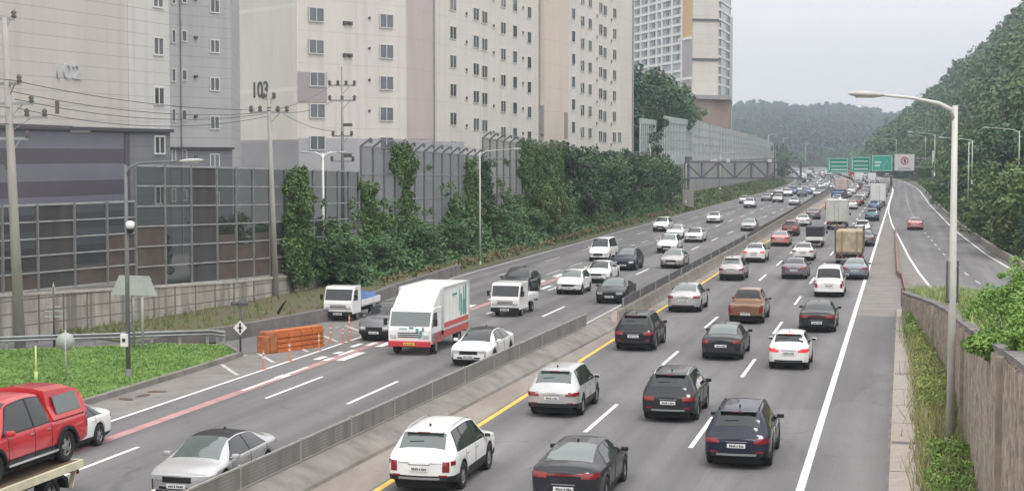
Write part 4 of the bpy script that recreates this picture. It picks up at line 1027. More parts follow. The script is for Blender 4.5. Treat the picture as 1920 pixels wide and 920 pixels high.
def in_poly(x, y, P):
    c = False; j = len(P) - 1
    for i in range(len(P)):
        if (P[i][1] > y) != (P[j][1] > y) and x < (P[j][0] - P[i][0]) * (y - P[i][1]) / (P[j][1] - P[i][1]) + P[i][0]: c = not c
        j = i
    return c
pp = []
PL = [(p.x, p.y) for p in V] if False else [(road(a, b_).x, road(a, b_).y) for a, b_ in ip]
while len(pp) < 15000:
    x, y = rs.uniform(-32, -9), rs.uniform(50, 82)
    if in_poly(x, y, PL): pp.append((x, y, .15))
tufts('grass', pp, .03, .10, .06, bladem, 3)
# guardrail behind the island
gr = empty('guardrail', G(200, 655), label='low steel guardrail behind the grass island in front of the slip road', cat='guardrail'); g0 = Vector(gr.location)
pts = [road(*TS(G(x, y))) for x, y in ((-120, 662), (0, 661), (100, 657), (200, 654), (300, 650), (395, 647), (418, 650))]
mb = MB()
for dz in (.50, .66): mb.tube([p - g0 + Vector((0, .25, dz)) for p in pts], .06, 6)
mb.build('rail', steel_grey, gr)
mb2 = MB(); mb2.tube([p - g0 + Vector((0, .28, .58)) for p in pts], .07, 6); mb2.build('rail_web', steel_dark, gr)
for k in range(12):
    f = k / 11 * (len(pts) - 1); i = min(int(f), len(pts) - 2); p = pts[i].lerp(pts[i + 1], f - i) - g0
    MB().b2(p.x - .06, p.x + .06, p.y + .28, p.y + .40, 0, .72).build('post', steel_grey, gr)
# low dark kerb wall with grass bank on top (slip road left side), then retaining wall
# side of the slip road: low wall with a grass strip behind it, then the retaining wall
lw = [None, None, TS(G(250, 640, .1)), TS(G(330, 624, .5)), TS(G(430, 612, .65)), TS(G(520, 596, .65)), TS(G(617, 578, .65)), (-31.4, 99), (-32.3, 117)]
lw = lw[2:]
RW = [(-50, 52), (-44.8, 62), (-41.8, 69.2), (-39.4, 78), (-37.3, 87), (-36.2, 95.5), (-36.0, 108), (-36.0, 300)]   # noise-wall line (t, s)
def rw_t(s):
    for (a, b_), (c, d) in zip(RW, RW[1:]):
        if b_ <= s <= d: return a + (c - a) * (s - b_) / (d - b_)
    return RW[-1][0] if s > RW[-1][1] else RW[0][0]
def wall_seg(name, pts, z0, z1, th, m, label=None, cat='wall', parent=None, off=None):
    """upright wall along (t,s) points; z0,z1 numbers or lists"""
    mb = MB(); n = len(pts); zz = lambda q, i: q[i] if isinstance(q, (list, tuple)) else q
    for side in (0, 1):
        for i, (a, b_) in enumerate(pts):
            for z in (z0, z1): p = road(a - side * th, b_, zz(z, i)); mb.v.append(tuple(p - off if off else p))
    for i in range(n - 1):
        A = 2 * i; B = 2 * n + 2 * i
        for f in ((A, A + 2, A + 3, A + 1), (B, B + 1, B + 3, B + 2), (A + 1, A + 3, B + 3, B + 1), (A, B, B + 2, A + 2)): mb.f.append(f); mb.m.append(0); mb.sm.append(False)
    for A in (0, 2 * (n - 1)): mb.f.append((A, A + 1, 2 * n + A + 1, 2 * n + A)); mb.m.append(0); mb.sm.append(False)
    o = fix_normals(mb.build(name, m, parent))
    if label: tag(o, label, cat)
    return o
lwz = [.1, .5] + [.68] * (len(lw) - 2)
o = wall_seg('low_wall', [(a + .18, b_) for a, b_ in lw], -.05, lwz, .36, conc_dark, 'low dark stained concrete wall along the slip road below the grassy bank')
V = []; Fq = []
for i, (a, b_) in enumerate(lw):
    V.append(road(a - .1, b_, lwz[i] - .04)); bt_ = rw_t(b_ + 1.0); V.append(road(min(bt_ + .1, a - .3), b_ + 3.0, [.0, .05, .1, .15, .3, .6, .9][min(i, 6)]))
    if i: k = 2 * i; Fq.append((k - 2, k - 1, k + 1, k))
bank = np_mesh('bank', V, Fq, soil); bank['kind'] = 'structure'
pp = []
for i in range(2600):
    q = rs.uniform(0, len(lw) - 1.01); i0 = int(q); f = q - i0; u = rs.uniform(0, 1) ** .8; j0 = 2 * i0
    a = V[j0].lerp(V[j0 + 2], f); b_ = V[j0 + 1].lerp(V[j0 + 3], f); p = a.lerp(b_, u)
    if rs.rand() < .35 + .65 * (i0 >= 4 or rs.rand() < .4): pp.append((p.x, p.y, p.z))
tufts('bank_weeds', pp[:650], .06, .32, .05, mat('bank_weed_leaves', (.07, .11, .03), .8, c2=(.22, .25, .09), scale=.5, island=.6), 4)
# retaining wall + noise barriers
rwall_m = lines_mat('retaining_concrete', (.36, .34, .30), (.12, .11, .10), .62, .05, 'Z', second=('X', .8, .05), streak=.8, var=.3, scale=1.3)
wall_seg('retaining_wall', RW[:7], -.05, [2.15, 2.15, 2.15, 1.85, 1.55, 1.4, 1.35], .5, rwall_m, 'weathered concrete block retaining wall behind the slip road')
MB_ = MB()
cap = [(a + .06, b_) for a, b_ in RW[:7]]; wall_seg('wall_coping', cap, [2.15, 2.15, 2.15, 1.85, 1.55, 1.4, 1.35], [2.28, 2.28, 2.28, 1.98, 1.68, 1.53, 1.48], .6, mat('pale_coping', (.42, .40, .37), .85, var=.2, scale=2), 'pale coping along the top of the retaining wall', 'coping')
# panel glass (thin, tinted, half clear)
def clear_mat(name, tint, body, fac):
    m = bpy.data.materials.new(name); m.use_nodes = True; t = m.node_tree; b = t.nodes['Principled BSDF']; o_ = t.nodes['Material Output']
    b.inputs['Base Color'].default_value = (*body, 1); b.inputs['Roughness'].default_value = .25
    tr = nd('ShaderNodeBsdfTransparent', t); tr.inputs[0].default_value = (*tint, 1); mxs = nd('ShaderNodeMixShader', t); mxs.inputs[0].default_value = fac
    t.links.new(tr.outputs[0], mxs.inputs[1]); t.links.new(b.outputs[0], mxs.inputs[2]); t.links.new(mxs.outputs[0], o_.inputs['Surface']); MATS[name] = m; return m
panel_clear = clear_mat('clear_grey_panel', (.56, .59, .59), (.11, .118, .12), .30)
panel_grey = clear_mat('hazy_grey_panel', (.66, .68, .69), (.28, .29, .30), .42)
panel_dark = mat('dark_opaque_panel', (.055, .052, .052), .8, var=.25, scale=1.2, stretch=(1, 1, .2))
panel_brown = mat('brown_panel', (.085, .068, .062), .8, var=.25, scale=1.0)
def along(pts_s, s): return rw_t(s)
def noise_barrier(s0, s1, zb, zt, label, pitch=2.0, rows=4, hook=False, opaque=(), glassm=panel_clear, tfun=rw_t, rail_m=None, post_m=None, zbase=None, cols_dark=(), brown_low=None, postw=.14, slist=None, group='tall noise barriers beside the left carriageway', endpost=True):
    r = empty('noise_barrier', road(tfun((s0 + s1) / 2), (s0 + s1) / 2)); tag(r, label, 'noise barrier', group); o0 = Vector(r.location)
    n = len(slist) - 1 if slist else max(1, round((s1 - s0) / pitch)); SL = slist or [s0 + (s1 - s0) * i / n for i in range(n + 1)]; zf = (lambda s: zt) if not callable(zt) else zt; zbf = (lambda s: zb) if not callable(zb) else zb
    rail_m = rail_m or mat('dull_rail_grey', (.33, .34, .34), .55, .2, var=.2, scale=1.5); post_m = post_m or mat('dull_post_grey', (.20, .205, .205), .6, .2, var=.2, scale=1.5)
    for i in range(n + 1):
        s = SL[i]; p = road(tfun(s) - .2, s, 0) - o0; za, zc = zbf(s), zf(s)
        pm = MB().box((p.x, p.y, (za + zc) / 2), (postw, postw, zc - za + .1), 0, HR)
        if hook:
            q = road(tfun(s) + .55, s, 0) - o0; pm.beam((p.x, p.y, zc), (q.x, q.y, zc + .55), .13, .13); pm.beam((q.x, q.y, zc + .50), (q.x, q.y, zc + .22), .18, .10)
        pm.build('post', post_m, r)
        if i < n:
            s2 = SL[i + 1]; q = road(tfun(s2) - .2, s2, 0) - o0
            rl = MB(); zr = [za + (zc - za) * k / rows for k in range(rows + 1)]
            zc2, za2 = zf(s2), zbf(s2)
            for k in range(rows + 1):
                f = k / rows; rl.beam((p.x, p.y, za + (zc - za) * f), (q.x, q.y, za2 + (zc2 - za2) * f), .10, .07 if k < rows else .10)
            if hook:
                a2 = road(tfun(s) + .5, s, 0) - o0; b2 = road(tfun(s2) + .5, s2, 0) - o0; rl.beam((a2.x, a2.y, zc + .5), (b2.x, b2.y, zc2 + .5), .05, .05)
            rl.build('rail', rail_m, r)
            gm = panel_dark if i in cols_dark else glassm
            pn = MB(); z1_ = za
            if brown_low and i not in cols_dark and brown_low(i) > 0:
                b_ = MB(); b_.add([(p.x, p.y, za), (q.x, q.y, za2), (q.x, q.y, za2 + brown_low(i)), (p.x, p.y, za + brown_low(i))], [(0, 1, 2, 3)]); b_.add([(p.x - .03, p.y + .05, za), (q.x - .03, q.y + .05, za2), (q.x - .03, q.y + .05, za2 + brown_low(i)), (p.x - .03, p.y + .05, za + brown_low(i))], [(3, 2, 1, 0)]); b_.build('opaque_panel', panel_brown, r)
                dz = brown_low(i)
            else: dz = 0
            pn.add([(p.x, p.y, za + dz), (q.x, q.y, za2 + dz), (q.x, q.y, zc2), (p.x, p.y, zc)], [(0, 1, 2, 3)]); pn.build('panel', gm, r)
    return r
s240 = TS(G(240, 612))[1]
def s_px(px):
    lo, hi = 52, 300
    for _ in range(40):
        m_ = (lo + hi) / 2; q = road(rw_t(m_) - .2, m_)
        if proj((q.x, q.y, 3))[0] < px: lo = m_
        else: hi = m_
    return lo
SA = [s_px(x) for x in (-120, -60, 5, 71, 140, 201, 254)]; SB = [s_px(x) for x in (255, 310, 359, 407, 443, 475, 506, 535, 562, 588, 612, 634, 654, 672)]
noise_barrier(SA[0], SA[-1], 2.3, 6.45, 'lower grey noise barrier of clear panels at the far left, with one dark opaque bay', 2.0, 5, cols_dark=(3,), brown_low=lambda i: [.9, 1.6, .8, 0, .95, 2.4][i], slist=SA)
noise_barrier(SB[0], SB[-1], lambda s: 1.9 - (s - 78) * .018, lambda s: 8.35 - (s - 78) * .022, 'grey framed noise barrier in front of the dark banded apartment base, with a dark column', 2.0, 6, cols_dark=(2,), brown_low=lambda i: [3.3, 0, 0, 2.6, 2.0, 2.6, 1.2, .8, 0, .6, 0, 0, 0][i], slist=SB)
noise_barrier(SB[-1] + .6, 139, 1.9, lambda s: 9.4 - (s - 110) * .022, 'hooked top noise barrier with dense dark posts below the cream apartment block', 2.6, 4, hook=True, glassm=panel_grey, rail_m=steel_grey, post_m=mat('post_dark_grey', (.14, .145, .15), .6))
noise_barrier(139.5, 178, 1.9, lambda s: 10.4 - (s - 139) * .03, 'tallest hooked noise barrier, partly covered by climbing ivy', 2.6, 5, hook=True, glassm=panel_grey, rail_m=steel_grey, post_m=MATS['post_dark_grey'])
noise_barrier(178.6, 232, 1.9, 8.8, 'long hooked noise barrier almost hidden behind dark trees', 3.4, 4, hook=True, glassm=panel_grey, rail_m=steel_grey, post_m=MATS['post_dark_grey'])
# far stepped barrier on the high retaining wall
far_t = lambda s: -38.2 if s < 400 else -38.2
farw = mat('far_grey_wall', (.30, .295, .29), .9, var=.2, scale=.3, detail=8, stretch=(1, 1, .4), bump=.2)
paleglass = clear_mat('pale_green_panel', (.70, .76, .77), (.38, .43, .44), .6)
greenband = mat('pale_green_band', (.40, .45, .43), .7, var=.1, scale=.5)
wall_seg('retaining_wall', [(-38, 296), (-38, 360), (-38, 430), (-38, 560)], -.1, [7.9, 7.8, 7.6, 7.4], .6, farw, 'tall plain grey retaining wall behind the steel truss gantry')
wall_seg('retaining_wall', [(-38.3, 243), (-38.3, 268)], 6.2, 8.4, .6, greenband, 'short pale concrete parapet above the trees left of the truss gantry')
wall_seg('retaining_wall', [(-38.1, 268), (-38.1, 296)], 7.3, 8.6, .6, greenband, 'pale concrete parapet on tall columns left of the truss gantry')
noise_barrier(268.2, 296, -.1, 7.3, 'open steel framed barrier on tall columns under the pale parapet', 2.4, 2, glassm=panel_dark, tfun=lambda s: -38.0, rail_m=steel_light, post_m=steel_light, postw=.28)
noise_barrier(243, 268, 8.4, 13.6, 'first stepped pale green noise barrier above the trees', 1.9, 4, glassm=paleglass, tfun=lambda s: -38.4, postw=.22, post_m=steel_light)
wall_seg('barrier_top_band', [(-38.5, 243), (-38.5, 268)], 13.6, 14.4, .25, greenband, 'pale green top band of the first stepped barrier', 'barrier band')
noise_barrier(268.2, 305, 8.6, 14.3, 'second stepped noise barrier, higher than the first, with pale top band', 1.9, 4, glassm=paleglass, tfun=lambda s: -38.4, postw=.22, post_m=steel_light)
wall_seg('barrier_top_band', [(-38.5, 268.2), (-38.5, 305)], 14.3, 15.3, .25, greenband, 'pale green top band of the second stepped barrier', 'barrier band')
noise_barrier(306, 560, 7.8, lambda s: 15.6 - max(0, s - 306) * .0125, 'long sloping pale grey noise barrier fading into the distance', 6.0, 5, glassm=mat('far_pale_panel', (.42, .44, .44), .7, var=.1, scale=.2), tfun=lambda s: -38.4, postw=.25, post_m=steel_light)
# embankment between the left carriageway and the barriers
E = strip('embankment', mat('embankment_soil', (.10, .09, .05), .95, c2=(.07, .10, .04), scale=.6, detail=8, bump=.4), lambda s: rw_t(min(s, 290)) + .1, lambda s: left_e(s) - .05, 97, 240, 1.9, 5, z1=.05)
E2 = strip('embankment', MATS['embankment_soil'], -38, lambda s: left_e(s) - .05, 240, 1200, lambda s: max(1.9, 0), 10, z1=.05)
strip('verge_edge', shoulder, lambda s: left_e(s) - .5, left_e, 97, 330, .05, 6)
# raised ground of the housing estate
strip('estate_ground', mat('estate_paving', (.22, .21, .20), .9, var=.2, scale=.3), -140, lambda s: rw_t(min(s, 290)) - .6, 40, 240, 1.9, 10)
strip('estate_ground', MATS['embankment_soil'], -160, -38.9, 240, 700, 7.5, 20)
#@@NEXT
# ------------------------------------------------------------------ BUILDINGS
frame_m = mat('white_window_frame', (.62, .62, .60), .5); pane_m = mat('window_pane', (.05, .06, .07), .08, spec=.8, c2=(.12, .13, .14), scale=.3)
pane_blue = mat('blue_grey_pane', (.10, .12, .14), .08, spec=.8, c2=(.16, .18, .20), scale=.3)
class Facade:
    def __init__(s, A, B): s.A = Vector((A[0], A[1], 0)); s.B = Vector((B[0], B[1], 0)); s.d = (s.B - s.A).normalized(); s.L = (s.B - s.A).length; s.n = Vector((s.d.y, -s.d.x, 0))
    def hit(s, px, py):
        r = ray(px, py); o = Vector((0, 0, CAMH)); k = (s.A - o).dot(s.n) / r.dot(s.n); p = o + r * k; return (p - s.A).dot(s.d), p.z
    def pt(s, a, z, off=0): p = s.A + s.d * a + s.n * off; return Vector((p.x, p.y, z))
    def rect(s, mb, a0, a1, z0, z1, o0, o1, m=0):
        vs = [s.pt(a, z, o) for o in (o0, o1) for a in (a0, a1) for z in (z0, z1)]
        mb.add(vs, [(0, 1, 3, 2), (4, 6, 7, 5), (0, 4, 5, 1), (2, 3, 7, 6), (1, 5, 7, 3), (0, 2, 6, 4)], m)
def AT(px, D): r = ray(px, 460); return (r.x * D / r.y, D)
def window(Fc, par, a, z, w_, h_, fr=.09, mull=1, pm=pane_m, fm=frame_m, o0=0.0, sill=True):
    mb = MB(); R_ = lambda *q: Fc.rect(mb, *q)
    R_(a - w_ / 2, a + w_ / 2, z - h_ / 2, z - h_ / 2 + fr, o0, o0 + .07); R_(a - w_ / 2, a + w_ / 2, z + h_ / 2 - fr, z + h_ / 2, o0, o0 + .07)
    R_(a - w_ / 2, a - w_ / 2 + fr, z - h_ / 2 + fr, z + h_ / 2 - fr, o0, o0 + .07); R_(a + w_ / 2 - fr, a + w_ / 2, z - h_ / 2 + fr, z + h_ / 2 - fr, o0, o0 + .07)
    for k in range(mull): x = a - w_ / 2 + w_ * (k + 1) / (mull + 1); R_(x - fr * .45, x + fr * .45, z - h_ / 2 + fr, z + h_ / 2 - fr, o0, o0 + .06)
    f = mb.build('window', fm, par)
    g = MB(); Fc.rect(g, a - w_ / 2 + fr * .6, a + w_ / 2 - fr * .6, z - h_ / 2 + fr * .6, z + h_ / 2 - fr * .6, o0 - .01, o0 + .03); o = g.build('pane', pm, f)
    return f
def wall_block(pts, z0, z1, m, name, par):
    mb = MB(); n = len(pts); mb.add([(p[0], p[1], z) for z in (z0, z1) for p in pts], [tuple(range(n))[::-1], tuple(range(n, 2 * n))] + [(i, (i + 1) % n, n + (i + 1) % n, n + i) for i in range(n)])
    return fix_normals(mb.build(name, m, par))
def text_on(Fc, par, txt, a, z, size, m, off=.05, depth=.04, sx=1.0, name='building_number'):
    cu = bpy.data.curves.new('t', 'FONT'); cu.body = txt; cu.size = size; cu.extrude = depth; cu.align_x = 'CENTER'; cu.align_y = 'CENTER'; cu.offset = size * .012
    to = bpy.data.objects.new('t', cu); col.objects.link(to); dg = bpy.context.evaluated_depsgraph_get(); me = bpy.data.meshes.new_from_object(to.evaluated_get(dg)); bpy.data.objects.remove(to)
    me.materials.clear(); me.materials.append(m); o = bpy.data.objects.new(name, me); col.objects.link(o); o.parent = par
    M = Matrix.Identity(4)
    for i in range(3): M[i][0] = Fc.d[i] * sx; M[i][1] = (0, 0, 1)[i]; M[i][2] = Fc.n[i]; 
    p = Fc.pt(a, z, off); M[0][3], M[1][3], M[2][3] = p; o.matrix_basis = M; return o
# --- building 102 (left)
b1 = empty('apartment_building', label='grey apartment block marked 102 with a dark banded base at the left', cat='apartment block', group='apartment blocks')
A0, A1 = AT(-260, 73), AT(320, 97); F1 = Facade(AT(0, 82), A1); F1 = Facade((A1[0] - (A1[0] - AT(0, 82)[0]) * 1.9, A1[1] - (A1[1] - AT(0, 82)[1]) * 1.9), A1)
A2, A3 = AT(321, 114.5), AT(436, 119); F2 = Facade(A2, A3)
w102 = lines_mat('warm_grey_cladding', (.52, .495, .475), (.33, .31, .30), .72, .03, 'Z', streak=.1)
w102l = lines_mat('light_grey_cladding', (.56, .56, .55), (.36, .36, .35), .72, .03, 'Z', streak=.1)
w102g = lines_mat('mid_grey_cladding', (.42, .42, .43), (.27, .27, .28), .72, .03, 'Z', streak=.1)
darkbase = lines_mat('dark_base_cladding', (.20, .21, .225), (.13, .13, .14), .72, .03, 'Z', streak=.1)
band_a = mat('blue_grey_band', (.165, .165, .20), .6, var=.06, scale=.5); band_b = mat('dark_plum_band', (.095, .085, .105), .6, var=.08, scale=.5)
back = (A3[0] - 2, A3[1] + 16); P_ = lambda f, a: (f.pt(a, 0).x, f.pt(a, 0).y)
wall_block([P_(F1, 0), P_(F1, F1.L), P_(F2, 0), P_(F2, F2.L), back, (P_(F1, 0)[0] - 10, back[1])], 1.5, 60, w102g, 'wall', b1)
a320 = F1.L; a240, zb0 = F1.hit(240, 240)
zD = F1.hit(300, 243)[1]
mb = MB(); F1.rect(mb, 0, a240, zD, 59.8, .003, .06); mb.build('wall_panel', w102, b1)
mb = MB(); F1.rect(mb, a240 + .05, a320 + .03, zD, 59.8, .003, .05); mb.build('wall_panel', w102l, b1)
mb = MB(); F1.rect(mb, a240 + .05, a320 + .02, 1.6, zD - .02, .003, .04); mb.build('base_panel', darkbase, b1)
mb = MB(); F1.rect(mb, 0, a320 + .12, zD - .16, zD + .03, .05, .26); mb.build('cornice', mat('dark_cornice', (.07, .07, .08), .6), b1)
zz = zD - .2; k = 0
for h_ in (.95, .80, .92, .82, .92, .85, .9, 1.0): 
    mb = MB(); F1.rect(mb, 0, a240 - .55, zz - h_, zz, .004, .07 + .004 * (k % 2)); mb.build('band', band_a if k % 2 == 0 else band_b, b1); zz -= h_; k += 1
mb = MB(); F1.rect(mb, a240 - .52, a240 + .03, zz, zD - .2, .004, .085); mb.build('band', band_b, b1)
F1y = [5 - 93, 5, 87, 180, 272, 365]
aW, _ = F1.hit(295, 87)
zs_ = [F1.hit(295, y)[1] for y in (-84, -2, 87, 180, 272, 366)]
for z in zs_: 
    window(F1, b1, aW, z, 1.15, 1.12, .10, 1, o0=.05)
text_on(F1, b1, '102', F1.hit(124, 135)[0], F1.hit(124, 135)[1], 1.15, mat('silver_numeral', (.50, .51, .54), .4, .2), off=.10, depth=.05, sx=1.45)
aS0, aS1 = F2.hit(322, 0)[0], F2.hit(337, 0)[0]
zD2 = F2.hit(400, 279)[1]
mb = MB(); F2.rect(mb, .02, F2.L + .03, 1.6, zD2, .003, .04); mb.build('base_panel', darkbase, b1)
mb = MB(); F2.rect(mb, .02, F2.L + .08, zD2 - .05, zD2 + .12, .04, .22); mb.build('cornice', MATS['dark_cornice'], b1)
mb = MB(); F2.rect(mb, F2.hit(336, 0)[0], F2.hit(338, 0)[0], 1.6, 59, .0, .12); mb.build('drain_pipe', steel_grey, b1)
for y in (-62, 12, 87, 158, 230, 301, 372):
    a, z = F2.hit(402, y); window(F2, b1, a, z, .92, 1.0, .08, 1)
for y in (-78, -4, 68, 141, 216, 291, 366):
    a, z = F2.hit(323, y); window(F2, b1, a + .1, z, .40, .95, .07, 0)
    a, z = F2.hit(345, y); window(F2, b1, a, z, .48, .80, .07, 0)
    a, z = F2.hit(366, y + 2)
    mb = MB(); F2.rect(mb, a - .13, a + .13, z - .12, z + .06, 0, .15); mb.build('vent_hood', steel_dark, b1)
# --- building 103 (centre)
b2 = empty('apartment_building', label='cream apartment block marked 103 with rows of small windows, in the centre', cat='apartment block', group='apartment blocks')
C0, C1, C2, C3 = AT(436, 150), AT(561, 141), AT(761, 150), AT(1187, 236)
G0, G1, G2 = Facade(C0, C1), Facade(C1, C2), Facade(C2, C3)
cream = mat('cream_render', (.62, .59, .53), .8, var=.05, scale=.3, stretch=(1, 1, .4), bump=.05)
creamg = lines_mat('cream_panelled', (.79, .77, .72), (.87, .86, .82), 7.2, .35, 'Z', second=('X', 2.1, .05), streak=.05)
pinkish = lines_mat('pinkish_render', (.52, .45, .44), (.44, .38, .37), 2.8, .04, 'Z', streak=.05)
peach = lines_mat('peach_render', (.62, .54, .46), (.52, .45, .38), 2.8, .05, 'Z', streak=.05)
greyw = mat('grey_lower_render', (.40, .40, .42), .8, var=.06, scale=.4)
ln28 = lines_mat('cream_floor_lined', (.635, .61, .57), (.50, .47, .43), 2.8, .04, 'Z', streak=.12)
bkx = (C3[0] - 6, C3[1] + 14)
wall_block([C0, C1, C2, C3, bkx, (C0[0] - 4, C0[1] + 90), (C0[0] - 3, C0[1] + 20)], 1.8, 66, ln28, 'wall', b2)
zb = G1.hit(600, 259)[1]
mb = MB(); G0.rect(mb, 0, G0.L, 10.2, 65.9, .003, .05); mb.build('panelled_wall', creamg, b2)
mb = MB(); G0.rect(mb, 0, G0.L, 1.9, zb - .3, .003, .04); mb.build('grey_wall', greyw, b2)
mb = MB(); G1.rect(mb, 0, G1.L, 1.9, zb, .003, .04); mb.build('grey_wall', greyw, b2)
aE = G2.hit(870, 265)[0]
mb = MB(); G2.rect(mb, 0.02, aE, 1.9, 10.2, .003, .04); mb.build('grey_wall', greyw, b2)
def stripe(Fc, par, px0, px1, m, z0, z1, off=.06, nm='wall_panel'):
    mb = MB(); Fc.rect(mb, Fc.hit(px0, 200)[0], Fc.hit(px1, 200)[0], z0, z1, .004, off); return mb.build(nm, m, par)
stripe(G2, b2, 763, 812, pinkish, zb, 65.8)
stripe(G2, b2, 1014, 1060, peach, 8.5, 65.8, .4)
mb = MB(); z0_, z1_ = G1.hit(590, 192)[1], G1.hit(590, 136)[1]; G1.rect(mb, G1.hit(557, 150)[0] + .05, G1.hit(612, 150)[0], z0_, z1_, .004, .07); mb.build('grey_panel', mat('mauve_grey_panel', (.36, .33, .34), .7), b2)
for i, y in enumerate((-33, 28, 88, 149, 208, 268)):
    a, z = G1.hit(592 + (2 if y > 100 else 0), y); window(G1, b2, a, z, 1.72, 1.28, .08, 1, pane_blue, o0=.07)
for i, y in enumerate((-17, 40, 97, 156, 214, 270)):
    a, z = G1.hit(724, y); window(G1, b2, a, z, 1.68, 1.30, .08, 1, pane_blue, o0=.04)
    a, z = G1.hit(692, y - 6); mb = MB(); G1.rect(mb, a - .1, a + .1, z - .1, z + .1, 0, .12); mb.build('vent_hood', steel_dark, b2)
for y in (-17, 44, 104):
    a, z = G1.hit(651, y); mb = MB(); G1.rect(mb, a - .5, a - .08, z - .16, z + .16, 0, .18); G1.rect(mb, a + .08, a + .5, z - .16, z + .16, 0, .18); mb.build('vent_pair', steel_dark, b2)
cnt = 0
colsw = [(849, 62, 54.5, .85, 1.25, 1), (874, 79, 53.5, .36, .45, 0), (892, 27, 52, .82, 1.25, 1), (908, 33, 52, .82, 1.25, 1), (925, 49, 51, .36, .45, 0), (943, 53, 50, .78, 1.25, 1), (965, 11, 49, .70, 1.3, 0), (980, 62, 48.4, .36, .45, 0), (992, 24, 47.4, .7, 1.3, 0),
 (1075, 26, 38.5, .7, 1.35, 0), (1089, 34, 38.5, .36, .5, 0), (1092, 40, 38, .8, 1.35, 1), (1106, 45, 37.6, .8, 1.35, 1), (1119, 30, 37, .36, .5, 0), (1126, 15, 37, .85, 1.35, 1), (1134, 20, 36.6, .85, 1.35, 1), (1146, 38, 36, .36, .5, 0), (1152, 25, 35.8, .85, 1.35, 1), (1162, 28, 35.4, .85, 1.35, 1), (1174, 10, 35, .4, .5, 0), (1180, 32, 34.5, .85, 1.35, 1)]
for px, y0, dy, w_, h_, mu in colsw:
    a, zr_ = G2.hit(px, y0); r_ = ray(px, 460); Dx = G2.pt(a, 0).y; fl = 2.83
    z = zr_
    while z > 11: z -= fl
    z += fl * (1 if z < 9.4 else 0)
    ztop = G2.hit(px, -45)[1]
    while z < ztop:
        if cnt < 130:
            window(G2, b2, a, z, w_ * 2.3, h_ * 1.05, .07, mu, pane_m if cnt % 3 else pane_blue, o0=.004, fm=frame_m)
        cnt += 1; z += fl
for px, y, w_, h_ in ((1055, 235, 1.5, 3.2), (1012, 225, .7, 3.4)):
    a, z = G2.hit(px, y); mb = MB(); G2.rect(mb, a - w_ / 2, a + w_ / 2, z - h_ / 2, z + h_ / 2, .0, .45); mb.build('louvred_vent', mat('grey_louvre', (.28, .27, .26), .7), b2)
for px in (812, 1010, 1060, 1185):
    a = G2.hit(px, 200)[0]; mb = MB(); G2.rect(mb, a - .06, a + .06, 8, 65, .0, .2); mb.build('drain_pipe', steel_grey, b2)
text_on(G0, b2, '103', G0.hit(489, 170)[0], G0.hit(489, 170)[1], 2.0, mat('dark_numeral', (.10, .10, .11), .5), off=.06, depth=.05)
print('windows on 103:', cnt)
# --- far tower
b3 = empty('apartment_tower', label='distant high rise tower with white window grid and an orange stripe', cat='tower')
T0, T1, T2, T3 = AT(1188, 540), AT(1295, 490), AT(1344, 492), AT(1367, 520)
H0, H1, H2 = Facade(T0, T1), Facade(T1, T2), Facade(T2, T3)
wall_block([T0, T1, T2, T3, (T3[0] - 6, T3[1] + 20), (T0[0], T0[1] + 20)], 24, 96, mat('tower_grey', (.40, .41, .44), .7, var=.06, scale=.05), 'wall', b3)
orange = mat('orange_cladding', (.58, .40, .18), .7); towb = lines_mat('tower_beige', (.60, .56, .51), (.47, .44, .40), 2.8, .12, 'Z', streak=0)
mauve = mat('tower_mauve', (.38, .35, .37), .7); tw = mat('tower_white', (.74, .74, .74), .6)
zb3 = H1.hit(1320, 186)[1]
mb = MB(); H1.rect(mb, 0.1, H1.L - .05, zb3, 95.8, .01, .3); mb.build('beige_gable', towb, b3)
for y in (37, 111): z = H1.hit(1320, y)[1]; mb = MB(); H1.rect(mb, 0, H1.L, z - .5, z + .2, .3, .6); mb.build('dark_band', steel_dark, b3)
a0 = H0.hit(1280, 100)[0]
zo = H0.hit(1290, 70)[1]; zo2 = H0.hit(1290, 145)[1]
mb = MB(); H0.rect(mb, a0, H0.L + .05, zo, 95.7, .01, .3); mb.build('orange_stripe', orange, b3)
mb = MB(); H0.rect(mb, a0, H0.L + .05, zb3 - 4, zo - .8, .01, .28); mb.build('mauve_panel', mauve, b3)
for z in (zo, zo2): mb = MB(); H0.rect(mb, a0 - 3, H0.L + .1, z - .8, z, .02, .5); mb.build('white_ledge', tw, b3)
gp = MB()
for px in (1190, 1203, 1218, 1233, 1243, 1262, 1280): a = H0.hit(px, 100)[0]; H0.rect(gp, a - .55, a + .55, 24, 95.6, .02, .5)
z = 26.0
while z < 95: H0.rect(gp, 0, a0, z - .35, z + .35, .02, .46); z += 2.8
gp.build('white_grid', tw, b3)
n_ = 0; z = 27.6
while z < 94:
    for px in (1197, 1211, 1226, 1239, 1252, 1271):
        if n_ < 95 and z > 38:
            a = H0.hit(px, 100)[0]; mb = MB(); H0.rect(mb, a - .95, a + .95, z - .78, z + .78, .02, .2); mb.build('window', pane_m, b3); n_ += 1
    z += 2.8
mb = MB(); z = 30.0
while z < 95: H2.rect(mb, .3, H2.L - .3, z - .3, z + .3, .02, .5); z += 2.8
mb.build('balcony_slabs', tw, b3)
mb = MB(); H2.rect(mb, H2.L * .15, H2.L * .85, 26, 95, .02, .22); mb.build('window_column', pane_blue, b3)
mb = MB(); p = AT(1368, 515); mb.b2(p[0] - .5, p[0] + .5, p[1], p[1] + 5, 12, 52); mb.build('corner_column', mat('column_grey', (.5, .5, .5), .7), b3)
pod = [AT(1296, 470), AT(1365, 480), AT(1369, 515), AT(1290, 515)]
wall_block(pod, 8, zb3 - .6, mat('brick_podium', (.30, .20, .165), .85, c2=(.34, .30, .27), scale=.15, detail=6), 'podium', b3)
